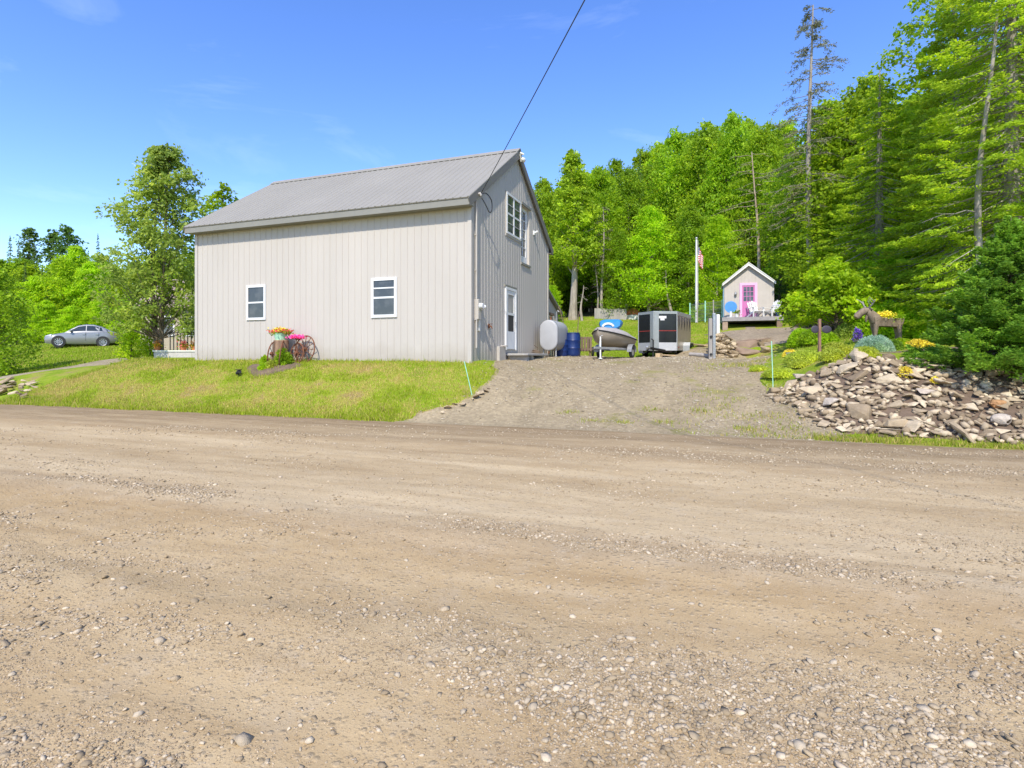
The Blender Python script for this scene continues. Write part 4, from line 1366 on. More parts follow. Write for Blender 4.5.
# doorstep
st_ = MB()
y0, y1 = gable_pt(504.2, 350)[0], gable_pt(526.5, 350)[0]
tst = thing('doorstep', 'low grey concrete doorstep slab on blocks below the white storm door', 'step', (BX + .05, BY + y0, h1(BX + .4, BY + y0)))
zs = EYE + (HZ - 353.4) / F * 18.3 - tst.location.z
st_.box((0, 0, zs - .07), (.75, y1 - y0, zs)); st_.build('slab', M['concrete'], tst, bevel=.012)
for yy in (.15, .62, y1 - y0 - .45):
    g = MB(); g.box((.1, yy, -.1), (.68, yy + .22, zs - .072)); g.build('block', M['concrete'], tst, bevel=.012)
g = MB(); gy = y1 - y0
pth = thing('garden_hose', 'short dark hose coiled loosely on the doorstep end', 'hose', (BX + .45, BY + y1 - .25, tst.location.z + zs + .012))
g.tube([(.18 * math.cos(a / 3) * (1 - a * .01), .18 * math.sin(a / 3), .012 + .003 * a) for a in range(36)] + [(.1, -.1, .18), (.02, -.3, .28)], .013, 6); g.build('coil', M['oldwood'], pth, smooth=True)

# overhead service cable
A = Vector((BX + .17, BY + my + .08, BZ + mz1 + .13))
B = Vector((*uv(5.55, -8), 9.1))
pts = []
for i in range(41):
    t = i / 40
    p = A.lerp(B, t); p.z -= .55 * 4 * t * (1 - t) * .25
    pts.append(p)
w_ = MB(); w_.tube(pts, .0105, 6)
wi = w_.build('overhead_cable', M['blackwire'], None, smooth=True); tag(wi, 'black overhead service cable running up from the barn eave corner', 'cable')
lp = MB()
c0 = A
lpts = [A + Vector((-.02, -.02, -.05)), A + Vector((.06, .20, .05)), A + Vector((.10, .48, -.05)), A + Vector((.10, .58, -.22)), A + Vector((.10, .52, -.40)), A + Vector((.10, .34, -.45)), A + Vector((.08, .14, -.30)), A + Vector((-.0, .0, -.10))]
sm = []
for i in range(len(lpts) - 1):
    p0 = lpts[max(i - 1, 0)]; p1 = lpts[i]; p2 = lpts[i + 1]; p3 = lpts[min(i + 2, len(lpts) - 1)]
    for k in range(6):
        t = k / 6
        sm.append(.5 * ((2 * p1) + (p2 - p0) * t + (2 * p0 - 5 * p1 + 4 * p2 - p3) * t * t + (-p0 + 3 * p1 - 3 * p2 + p3) * t ** 3))
lp.tube([p - A for p in sm], .016, 6)
lo_ = lp.build('drip_loop', M['blackwire'], None, smooth=True); lo_.location = A
tag(lo_, 'black cable drip loop hanging beside the barn service mast', 'cable')

# ------------------------------------------------------------------ oil tank, barrels, crate cart
def oil_tank():
    x, y = -5.95, 19.95
    g0 = h1(x, y + .7)
    t = thing('oil_tank', 'pale grey oval heating oil tank on short legs against the barn gable', 'tank', (x, y, g0))
    zb, zt, hw = 1.73 - g0, 2.87 - g0, .345
    ring = []
    r = hw
    for k in range(13): a = math.pi * k / 12; ring.append((r * math.cos(a), zt - r + r * math.sin(a)))
    for k in range(13): a = math.pi + math.pi * k / 12; ring.append((r * math.cos(a), zb + r + r * math.sin(a)))
    zc = (zb + zt) / 2
    def rg_(yy, s): return [(p * s, yy, zc + (q - zc) * (1 - (1 - s) * .6)) for p, q in ring]
    mb = MB()
    mb.loft([rg_(-.03, .82), rg_(-.018, .93), rg_(.0, .985), rg_(.03, 1), rg_(1.47, 1), rg_(1.5, .985), rg_(1.52, .93), rg_(1.53, .82)])
    body = mb.build('body', M['tank'], t, smooth=True)
    for yy in (.12, 1.36):
        g = MB(); g.loft([[(p * 1.012, yy, zc + (q - zc) * 1.007) for p, q in ring], [(p * 1.012, yy + .035, zc + (q - zc) * 1.007) for p, q in ring]], cap=False)
        g.build('band', M['galv'], body)
    for sx in (-.24, .24):
        for yy in (.16, 1.36):
            g = MB(); g.cyl((sx, yy, zb + .12), (sx, yy, -.05), .025, n=10); g.cyl((sx, yy, .0), (sx, yy, .015), .06, n=10); g.build('leg', M['tank'], t, smooth=True)
    g = MB(); g.cyl((0, .3, zt - .02), (0, .3, zt + .10), .035, n=10); g.cyl((0, .3, zt + .10), (0, .3, zt + .13), .05, n=10); g.build('filler_cap', M['rust'], t)
    g = MB(); g.tube([(0, 1.1, zt - .02), (0, 1.1, zt + .35), (.05, 1.1, zt + .42), (.1, 1.1, zt + .36)], .022, 8); g.build('vent_pipe', M['greymetal'], t, smooth=True)
    g = MB(); g.tube([(0, .06, zb + .05), (0, .06, zb - .10), (-.1, .1, zb - .13), (-.5, .1, zb - .13)], .012, 6); g.sph((0, .06, zb - .06), .04, 8, 6); g.build('outlet_valve', M['rust'], t)
oil_tank()

def barrel(loc, label, hgt=.9, r=.29):
    t = thing('plastic_barrel', label, 'barrel', loc, 0, 'blue barrels behind the oil tank')
    mb = MB(); mb.lathe([(.0, 0), (r * .93, 0), (r * .97, .03), (r, .12), (r, .28), (r * 1.03, .30), (r, .32), (r, .58), (r * 1.03, .60), (r, .62), (r * .98, .80), (r * .9, .86), (r * .9, .9), (r * .84, .9), (r * .84, .82), (0, .82)], n=24)
    mb.build('drum', M['bluep'], t, smooth=True)
    g = MB(); g.ring((0, 0, .86), r * .92, .014, 'z', 24, 6); g.build('rim', M['bluep'], t, smooth=True)
    return t
bx, by = W(573.0, 22.0); bz = h1(bx, by)
barrel((bx, by, bz + .04), 'tall dark blue barrel with tool handles standing in it', 1)
bx2, by2 = W(561, 21.9)
t2 = barrel((bx2, by2, h1(bx2, by2) + .01), 'blue barrel half hidden under the oil tank end'); t2.scale = (.95, .95, .72)
for i, (dx, dy, tx, ty, L, lab) in enumerate([(-.12, .0, -.42, .05, 1.75, 'curved dark tool handle leaning out of the blue barrel to the left'), (.08, .05, .10, .1, 1.5, 'upright dark tool handle standing in the blue barrel')]):
    g = MB(); g.tube([(0, 0, 0), (tx * .5 + .03, ty * .5, L * .5), (tx, ty, L)], [.018, .017, .015], 8)
    g.tube([(tx, ty, L), (tx - .06 + .1 * i, ty, L + .1), (tx + .02, ty, L + .17)], [.016, .02, .016], 8)
    o = g.build('tool_handle', M['oldwood'], None, smooth=True); o.location = (bx + dx, by + dy, bz + .88 - .0); o.location.z = bz + .1
    tag(o, lab, 'tool')

def crate_cart():
    x, y = W(582.5, 23)
    t = thing('garden_cart', 'weathered brown slatted wooden cart between blue barrel and boat', 'cart', (x, y, h1(x, y)), TH)
    for k in range(6):
        g = MB(); g.box((-.33 + k * .115, -.32, .22), (-.33 + k * .115 + .085, -.295, .80)); g.build('slat', M['oldwood'], t)
    for zz in (.70, .26):
        g = MB(); g.box((-.34, -.292, zz), (.36, -.25, zz + .07)); g.build('rail', M['oldwood'], t)
    g = MB(); g.box((-.34, -.25, .22), (.36, .5, .27)); g.build('floor', M['oldwood'], t)
    for sx in (-.33, .33):
        g = MB(); g.box((sx - .015, -.245, .27), (sx + .015, .5, .72)); g.build('side_board', M['oldwood'], t)
    for sx in (-.40, .43):
        w = MB(); w.ring((sx, .1, .2), .16, .04, 'x', 20, 8); wo2 = w.build('wheel', M['rubber'], t, smooth=True)
        w = MB(); w.cyl((sx - .03, .1, .2), (sx + .03, .1, .2), .12, n=14); w.build('rim', M['greymetal'], wo2)
    for sx in (-.26, .28):
        g = MB(); g.box((sx - .03, -.24, -.02), (sx + .03, -.18, .22)); g.build('leg', M['oldwood'], t)
    for k in range(4):
        g = MB(); g.sph((0, 0, 0), (.07, .06, .05), 8, 6); o = g.build('firewood_stick', M['greywood'], None) if False else None
crate_cart()

# ------------------------------------------------------------------ boat on its trailer
def boat():
    x, y = W(611, 20.2)
    g0 = h1(x, y)
    rz = TH + R(-104)     # bow (local +x) pointing towards the camera and a little left
    rz = TH + R(-121)
    tr = thing('boat_trailer', 'low dark boat trailer with white jack post under the beige boat', 'trailer', (x, y, g0), rz)
    g = MB()
    for s in (-1, 1): g.bar((-1.3, s * .55, .36), (.7, s * .5, .40), .05, .08); g.bar((.7, s * .5, .40), (1.75, 0, .42), .05, .08)
    for xx in (-1.2, -.4, .6): g.bar((xx, -.55, .37), (xx, .55, .37), .05, .06)
    g.build('trailer_frame', M['greymetal'], tr)
    for s in (-1, 1):
        w = MB(); w.ring((-.5, s * .72, .25), .18, .07, 'y', 22, 8); wo2 = w.build('wheel', M['rubber'], tr, smooth=True)
        w = MB(); w.cyl((-.5, s * .72 - .05, .25), (-.5, s * .72 + .05, .25), .13, n=16); w.build('rim', M['galv'], wo2)
        f = MB(); f.loft([[(-.5 + .32 * math.cos(a), s * .72 - .1, .27 + .32 * math.sin(a)) for a in [math.pi * k / 10 for k in range(11)]],
                          [(-.5 + .32 * math.cos(a), s * .72 + .1, .27 + .32 * math.sin(a)) for a in [math.pi * k / 10 for k in range(11)]]], cap=False, closed=False)
        fo = f.build('fender', M['greymetal'], tr); md = fo.modifiers.new('solid', 'SOLIDIFY'); md.thickness = .012
    g = MB(); g.cyl((1.45, .12, -.02), (1.45, .12, .86), .032, n=10); g.cyl((1.45, .12, -.02), (1.45, .12, .02), .08, n=10); g.cyl((1.45, .12, .86), (1.52, .22, .90), .015, n=6); g.build('jack', M['white'], tr, smooth=True)
    g = MB(); g.bar((1.2, 0, .42), (1.12, 0, .92), .07, .07, (1, 0, 0)); g.cyl((1.12, -.09, .86), (1.12, .09, .86), .07, n=12); g.build('winch_post', M['galv'], tr)
    # hull
    b = thing('small_boat', 'small beige grey boat with covered top resting on its trailer', 'boat', (x, y, g0 + .36), rz)
    b.rotation_euler = (0, R(-3), rz); b.scale = (.86, .86, .78); tr.scale = (.86, .86, .86)
    rings = []
    st = [(-1.45, .60, .02, .50), (-1.0, .66, .0, .50), (-.3, .69, .0, .52), (.3, .64, .02, .56), (.8, .50, .08, .60), (1.15, .31, .18, .64), (1.38, .12, .34, .67), (1.46, .02, .52, .68)]
    for xx, w, zk, zt in st:
        rings.append([(xx, 0, zk), (xx, w * .45, zk + .05), (xx, w * .82, zk + (zt - zk) * .38), (xx, w * .97, zk + (zt - zk) * .75), (xx, w, zt),
                      (xx, -w, zt), (xx, -w * .97, zk + (zt - zk) * .75), (xx, -w * .82, zk + (zt - zk) * .38), (xx, -w * .45, zk + .05)])
    mb = MB(); mb.loft(rings); mb.build('hull', M['boat'], b, smooth=True)
    # rub rail
    rail = [(xx, w + .015, zt) for xx, w, zk, zt in st]
    g = MB(); g.tube(rail, .028, 8); g.tube([(p[0], -p[1], p[2]) for p in rail], .028, 8); g.build('rub_rail', M['rubber'], b, smooth=True)
    # fabric cover, humped amidships
    rings = []
    for xx, w, zk, zt in st:
        hump = .20 + .20 * math.exp(-((xx + .1) / .8) ** 2)
        hump = hump if xx < 1.2 else .08
        rings.append([(xx, w * 1.0 * math.cos(a), zt + .005 + hump * math.sin(a) + .012 * math.sin(7 * a + xx * 5)) for a in [math.pi * k / 12 for k in range(13)]])
    mb = MB(); mb.loft(rings, closed=False, cap=False); mb.build('cover', M['boatcover'], b, smooth=True, recalc=False)
    # blue inflatable lying on top
    top = g0 + .36 + .66
    t = thing('inflatable_tube', 'bright blue inflatable tube with a white arc lying on the boat cover', 'inflatable', (x - .05, y, top), TH + R(-12))
    t.scale = (.84, .84, .84)
    rings = []
    for k in range(9):
        s = k / 8
        hw = .42 + .10 * s; zc = .18 + .05 * s; hh = .24 * (math.sin(math.pi * min(1, s * .9 + .08)) ** .45)
        yy = -.35 + .7 * s
        rings.append([(hw * math.copysign(abs(math.cos(a)) ** .6, math.cos(a)) + .04, yy, zc + hh * math.copysign(abs(math.sin(a)) ** .7, math.sin(a)) + .07 * math.cos(a) ** 2 * (1 if math.cos(a) > 0 else .4)) for a in [2 * math.pi * q / 20 for q in range(20)]])
    mb = MB(); mb.loft(rings); mb.build('bladder', M['bluetarp'], t, smooth=True)
    arc = MB()
    o_, i_ = [], []
    for k in range(15):
        a = R(15) + R(150) * k / 14
        o_.append((-.05 + .27 * math.cos(a), .08 + .21 * math.sin(a))); i_.append((-.05 + .19 * math.cos(a), .08 + .13 * math.sin(a)))
    for k in range(14):
        q = [o_[k], o_[k + 1], i_[k + 1], i_[k]]
        arc.prism(q, -.395, -.36, lambda p, z, tt: (p, tt, z))
    arc.build('white_arc', M['white'], t)
boat()

# ------------------------------------------------------------------ V-nose cargo trailer
def cargo_trailer():
    Rx, Rd = 6.8, 23.3
    ax = R(29.6)
    cx, cd = Rx - .8 * math.cos(ax), Rd + .8 * math.sin(ax)      # centre of the front edge of the box (cam frame)
    x, y = uv(cx, cd)
    g0 = h1(x, y) - .0
    rz = TH - ax        # local +y = backwards along the trailer
    t = thing('cargo_trailer', 'enclosed cargo trailer with black V shaped nose and silver trim', 'trailer', (x, y, g0), rz)
    L, hw, zb, zt, nose = 2.6, .80, .30, 1.87, .58
    bd = MB(); bd.box((-hw, 0, zb), (hw, L, zt))
    # walls as individual sheets
    bd.build('box', M['blackpanel'], t)
    # nose solid
    tri = [(-hw, -.002), (0, -nose), (hw, -.002)]
    n_ = MB(); n_.prism(tri, zb + .0, zt, lambda p, q, z: (p, q, z)); n_.build('nose', M['blackpanel'], t)
    def on_face(s, a, o):     # a 0..1 from box corner to the nose tip, o outward
        p0 = Vector((s * hw, 0, 0)); p1 = Vector((0, -nose, 0)); d = (p1 - p0).normalized(); nn = Vector((s * -d.y * (1 if s > 0 else 1), 0, 0))
        nn = Vector((s * nose, -hw, 0)).normalized()
        return p0.lerp(p1, a) + nn * o
    def sheet(mb, s, a0, a1, z0, z1, o0, o1):
        q = [on_face(s, a0, o0), on_face(s, a1, o0), on_face(s, a1, o1), on_face(s, a0, o1)]
        mb.loft([[(p.x, p.y, z0) for p in q], [(p.x, p.y, z1) for p in q]])
    for s in (-1, 1):
        g = MB(); sheet(g, s, .0, .85, zb - .0, zb + .33, .003, .016); g.build('stone_guard', M['treadplate'], t)
        g = MB(); sheet(g, s, .0, .85, zb + .80, zb + .832, .003, .008); g.build('stripe', M['redstripe'], t)
        g = MB(); sheet(g, s, .0, .86, zt - .06, zt + .02, .003, .022); g.build('top_trim', M['alu'], t)
        g = MB(); g.box((s * (hw + .002), .0, zt - .10), (s * (hw + .02), L, zt + .02)); g.build('side_trim', M['alu'], t)
    # wide corner cap on the nose tip
    g = MB()
    q = [on_face(-1, .78, .022), on_face(-1, .97, .03), (0, -nose - .045, 0), on_face(1, .97, .03), on_face(1, .78, .022), on_face(1, .8, -.02), on_face(-1, .8, -.02)]
    g.loft([[(p[0], p[1], zb - .02) for p in q], [(p[0], p[1], zt + .03) for p in q]]); g.build('nose_cap', M['alu'], t, bevel=.01)
    for s in (-1, 1):
        g = MB(); g.box((s * (hw - .005), -.035, zb), (s * (hw + .024), .03, zt + .01)); g.build('corner_post', M['alu'], t)
    # maker's badge on the right nose panel
    g = MB(); sheet(g, 1, .46, .80, zt - .25, zt - .15, .010, .016); sheet(g, 1, .54, .72, zt - .33, zt - .252, .0102, .0158); g.build('badge', M['white'], t, bevel=.004)
    # side wall: polished panels with dark upper graphics
    for k in range(4):
        y0 = .04 + k * (L - .08) / 4
        g = MB(); g.box((hw + .002, y0 + .006, zb + .02), (hw + .012, y0 + (L - .08) / 4 - .006, zt - .102)); g.build('side_panel', M['sidealu'], t)
    for k in range(5):
        y0 = .18 + k * .5
        g = MB(); g.prism([(y0, zt - .14), (y0 + .3, zt - .14), (y0 + .22, zt - .42), (y0 + .1, zt - .7), (y0 + .05, zt - .4)], hw + .014, hw + .018, lambda p, q, tt: (tt, p, q)); g.build('side_graphic', M['blackpanel'], t)
    g = MB(); g.box((-hw - .02, -.0, zt + .022), (hw + .02, L, zt + .05)); g.prism([(-hw - .02, -.002), (0, -nose - .03), (hw + .02, -.002)], zt + .022, zt + .05, lambda p, q, z: (p, q, z)); g.build('roof', M['alu'], t)
    for s in (-1, 1):
        w = MB(); w.ring((s * (hw + .15), 1.45, .30), .22, .09, 'x', 26, 10); wo2 = w.build('wheel', M['rubber'], t, smooth=True)
        w = MB(); w.cyl((s * (hw + .10), 1.45, .30), (s * (hw + .20), 1.45, .30), .16, n=18); w.build('rim', M['galv'], wo2)
        prof = [(-.46, .22), (-.46, .48), (-.34, .66), (.34, .66), (.46, .48), (.46, .22), (.42, .22), (.42, .46), (.32, .62), (-.32, .62), (-.42, .46), (-.42, .22)]
        f = MB(); f.prism([(1.45 + a, b) for a, b in prof], s * (hw + .016), s * (hw + .30), lambda p, q, tt: (tt, p, q)); f.prism([(1.45 - .46, .22), (1.45 - .46, .48), (1.45 - .34, .66), (1.45 - .34, .22)], s * (hw + .02), s * (hw + .29), lambda p, q, tt: (tt, p - .002, q)) if False else None
        f.build('fender', M['alu'], t)
        g = MB(); g.box((s * (hw + .018), 1.45 - .475, .20), (s * (hw + .30), 1.45 - .462, .52)); g.build('mud_guard', M['alu'], t)
        g = MB(); g.cbox((s * (hw + .02), .25, zb + .14), (.03, .1, .04)); g.build('marker_light', M['redstripe'], t)
    g = MB()
    for s in (-1, 1): g.bar((s * .55, .15, zb - .06), (0, -nose - .75, zb + .10), .06, .09)
    g.bar((-hw + .1, .3, zb - .05), (hw - .1, .3, zb - .05), .07, .08); g.bar((-hw + .1, 1.45, .30), (hw - .02, 1.45, .30), .06, .06); g.bar((-hw + .1, 2.3, zb - .05), (hw - .1, 2.3, zb - .05), .07, .08)
    g.build('tongue', M['blackpanel'], t)
    g = MB(); g.cbox((0, -nose - .82, zb + .12), (.11, .24, .09)); g.sph((0, -nose - .95, zb + .12), (.06, .07, .06), 10, 7); g.build('coupler', M['galv'], t)
    g = MB(); g.cyl((.09, -nose - .40, -.02), (.09, -nose - .40, zb + .42), .03, n=10); g.cyl((.09, -nose - .40, -.03), (.09, -nose - .40, .02), .09, n=12); g.cyl((.09, -nose - .40, zb + .42), (.09, -nose - .62, zb + .45), .014, n=6); g.sph((.09, -nose - .62, zb + .45), .03, 8, 6); g.build('jack', M['rubber'], t)
    # blocks under the tongue and a plank behind the wheel
    bx, by = uv(cx - .24, cd - 1.15)
    o = MB().box((-.09, -.2, 0), (.09, .2, .19)).build('wood_block', M['newwood'], None, bevel=.006); o.location = (bx, by, h1(bx, by) - .01); o.rotation_euler = (0, 0, rz); tag(o, 'short tan timber block on the gravel under the trailer tongue', 'block')
    bx, by = uv(cx + .55, cd - .35)
    o = MB().box((-.6, -.07, 0), (.6, .07, .045)).build('loose_board', M['newwood'], None, bevel=.004); o.location = (bx, by, h1(bx, by) + .0); o.rotation_euler = (R(0), R(2), TH + R(14)); tag(o, 'flat tan board lying on the gravel beneath the trailer nose', 'board')
    p0 = Vector(P3(690, 344, 25.2)); p1 = Vector(P3(706, 356.3, 23.6)); p1.z = h1(p1.x, p1.y) + .05
    g = MB(); g.bar((0, 0, 0), p1 - p0, .16, .05); o = g.build('leaning_plank', M['newwood'], None, bevel=.005); o.location = p0; tag(o, 'tan plank leaning down from the cargo trailer to the ground', 'plank')
cargo_trailer()

# ------------------------------------------------------------------ posts, fence panel, flagpole
def post(px, d, ytop, w, mt, label, name='gate_post', knobs=True):
    x, y = W(px, d); g0 = h1(x, y)
    zt = EYE + (HZ - ytop) / F * d - g0
    t = thing(name, label, 'post', (x, y, g0), TH)
    g = MB(); g.box((-w / 2, -w / 2, -.2), (w / 2, w / 2, zt - .02)); g.loft([[(-w / 2, -w / 2, zt - .02), (w / 2, -w / 2, zt - .02), (w / 2, w / 2, zt - .02), (-w / 2, w / 2, zt - .02)], [(-w * .3, -w * .3, zt), (w * .3, -w * .3, zt), (w * .3, w * .3, zt), (-w * .3, w * .3, zt)]])
    g.build('shaft', mt, t, bevel=.008)
    if knobs:
        for f in (.12, .55):
            k = MB(); k.cyl((0, -w / 2 - .002, zt * f), (0, -w / 2 - .05, zt * f), .045, n=10); k.build('hinge', M['rubber'], t)
    return t
post(710.2, 21.0, 318.2, .12, M['greywood'], 'grey weathered gate post with two black hinges beside the trailer plank')
post(714.0, 21.6, 313.0, .10, M['galv'], 'taller bluish grey square post right behind the hinged gate post', knobs=False)
post(717.8, 23.0, 314.3, .13, M['offwhite'], 'short off white post at the left end of the stone wall', knobs=False)
p0 = Vector(P3(690, 357, 22.5)); p1 = Vector(P3(712, 354.5, 21.6)); p0.z = h1(p0.x, p0.y) + .06; p1.z = h1(p1.x, p1.y) + .07
g = MB(); g.tube([(0, 0, 0), (p1 - p0) * .5 + Vector((0, 0, .01)), p1 - p0], [.08, .085, .075], 10); o = g.build('ground_log', M['greywood'], None, smooth=True); o.location = p0; tag(o, 'grey log lying along the ground at the gate posts', 'log')

def wire_fence():
    a = Vector(P3(690, 322, 34)); b = Vector(P3(722, 323, 31))
    a.z = h1(a.x, a.y); b.z = h1(b.x, b.y)
    t = thing('garden_fence', 'green wire garden fence on thin posts behind the flagpole', 'fence', a)
    n = 5; d = b - a
    for i in range(n):
        q = d * (i / (n - 1)); q.z = h1(a.x + q.x, a.y + q.y) - a.z
        g = MB(); g.box((q.x - .03, q.y - .03, q.z - .1), (q.x + .03, q.y + .03, q.z + 1.25)); g.build('post', M['stakegreen'] if i % 2 == 0 else M['greywood'], t)
    g = MB()
    for k in range(6): g.tube([(0, 0, .15 + k * .2), tuple(d + Vector((0, 0, .15 + k * .2)))], .006, 4)
    for k in range(28): q = d * (k / 27); g.tube([(q.x, q.y, q.z + .12), (q.x, q.y, q.z + 1.18)], .004, 4)
    g.build('wire_mesh', M['galv'], t)
wire_fence()

def fence_panel():
    a = Vector(P3(594.5, 318, 45.5)); b = Vector(P3(626.5, 318.5, 45.0))
    a.z = h1(a.x, a.y) - .05
    t = thing('wooden_fence', 'weathered grey board fence panel standing at the top of the lawn', 'fence', a)
    d = b - a; d.z = h1(b.x, b.y) - .05 - a.z
    n = 18; hgt = 10.2 / F * 45 + .1
    for i in range(n):
        q0 = d * (i / n); q1 = d * ((i + .93) / n)
        hh = hgt + random.uniform(-.03, .03)
        g = MB(); g.loft([[(q0.x, q0.y, q0.z - .1), (q1.x, q1.y, q1.z - .1), (q1.x + .008, q1.y + .022, q1.z - .1), (q0.x + .008, q0.y + .022, q0.z - .1)],
                          [(q0.x, q0.y, q0.z + hh), (q1.x, q1.y, q1.z + hh), (q1.x + .008, q1.y + .022, q1.z + hh), (q0.x + .008, q0.y + .022, q0.z + hh)]]); g.build('board', M['greywood'], t)
    for z in (.25, hgt - .25):
        g = MB(); g.bar(Vector((.02, .06, z)), d + Vector((.02, .06, z)), .04, .08); g.build('rail', M['greywood'], t)
fence_panel()

x, y = W(633, 46); z = h1(x, y)
t = thing('fire_ring', 'rounded orange rust coloured dome on pale stones beside the fence panel', 'fire pit', (x, y, z - .05))
g = MB(); g.lathe([(.62, .30), (.60, .5), (.52, .68), (.36, .82), (.15, .90), (0.001, .91)], n=20); g.build('dome', M['rustorange'], t, smooth=True)
g = MB(); g.lathe([(.75, -.1), (.78, .28), (.62, .31), (.6, .1)], n=16); g.build('stone_base', M['offwhite'], t)

def flagpole():
    x, y = W(696.5, 36); g0 = h1(x, y)
    zt = EYE + (HZ - 238) / F * 36 - g0
    t = thing('flagpole', 'tall slim white flagpole behind the cargo trailer', 'flagpole', (x, y, g0), TH)
    g = MB(); g.tube([(0, 0, -.2), (0, 0, zt * .5), (0, 0, zt - .1)], [.085, .075, .055], 12); g.build('pole', M['white'], t, smooth=True)
    g = MB(); g.sph((0, 0, zt - .03), .09, 10, 8); g.build('ball', M['alu'], t, smooth=True)
    g = MB(); g.tube([(.085, -.06, 1.1), (.08, -.055, zt - .15)], .008, 5); g.build('halyard', M['offwhite'], t)
    # the flag hangs limp: deep folds, canton upper left
    m, n, l, b = new_mat('flag_cloth')
    at = n.new('ShaderNodeAttribute'); at.attribute_name = 'flagpos'
    sp = n.new('ShaderNodeSeparateXYZ'); l.new(at.outputs['Vector'], sp.inputs[0])
    st = n.new('ShaderNodeMath'); st.operation = 'MULTIPLY'; st.inputs[1].default_value = 6.5; l.new(sp.outputs['Y'], st.inputs[0])
    fr = n.new('ShaderNodeMath'); fr.operation = 'FRACT'; l.new(st.outputs[0], fr.inputs[0])
    gt = n.new('ShaderNodeMath'); gt.operation = 'GREATER_THAN'; gt.inputs[1].default_value = .5; l.new(fr.outputs[0], gt.inputs[0])
    c1 = mixc(n, l, gt.outputs[0], (.55, .03, .05), (.78, .77, .75))
    a1 = n.new('ShaderNodeMath'); a1.operation = 'LESS_THAN'; a1.inputs[1].default_value = .4; l.new(sp.outputs['X'], a1.inputs[0])
    a2 = n.new('ShaderNodeMath'); a2.operation = 'LESS_THAN'; a2.inputs[1].default_value = 7 / 13; l.new(sp.outputs['Y'], a2.inputs[0])
    a3 = n.new('ShaderNodeMath'); a3.operation = 'MULTIPLY'; l.new(a1.outputs[0], a3.inputs[0]); l.new(a2.outputs[0], a3.inputs[1])
    vo = n.new('ShaderNodeTexVoronoi'); vo.inputs['Scale'].default_value = 1; vo.inputs['Randomness'].default_value = 0
    mp_ = n.new('ShaderNodeMapping'); mp_.inputs['Scale'].default_value = (15, 9.3, 1); l.new(at.outputs['Vector'], mp_.inputs[0]); l.new(mp_.outputs[0], vo.inputs['Vector'])
    ls = n.new('ShaderNodeMath'); ls.operation = 'LESS_THAN'; ls.inputs[1].default_value = .28; l.new(vo.outputs['Distance'], ls.inputs[0])
    cb = mixc(n, l, ls.outputs[0], (.02, .035, .16), (.75, .75, .75))
    l.new(mixc(n, l, a3.outputs[0], c1, cb), b.inputs['Base Color']); b.inputs['Roughness'].default_value = .8
    nx, ny = 30, 24
    V_, UV_ = [], []
    Wd, Hd = 1.5, .92
    for i in range(nx + 1):
        s = i / nx
        for j in range(ny + 1):
            tt = j / ny
            drop = s * (1.0)
            xx = .10 + .30 * s * (1 - .25 * tt) + .07 * math.sin(s * 16) * s
            yy = .13 * math.sin(s * 17 + tt * 1.3) * min(1, s * 3)
            zz = -Hd * tt * (1 - .10 * s) - drop * .62 * s ** .7
            V_.append((xx, yy, zz)); UV_.append((s, tt, 0))
    V_ = np.array(V_); f = grid_faces(nx + 1, ny + 1)
    o = np_mesh('flag', V_, f, m, None, smooth=True)
    at_ = o.data.attributes.new('flagpos', 'FLOAT_VECTOR', 'POINT'); at_.data.foreach_set('vector', np.array(UV_, np.float32).ravel())
    o.location = (x, y, EYE + (HZ - 247) / F * 36); o.rotation_euler = (0, 0, TH)
    tag(o, 'red and white striped flag with blue canton hanging limp from the pole', 'flag')
flagpole()

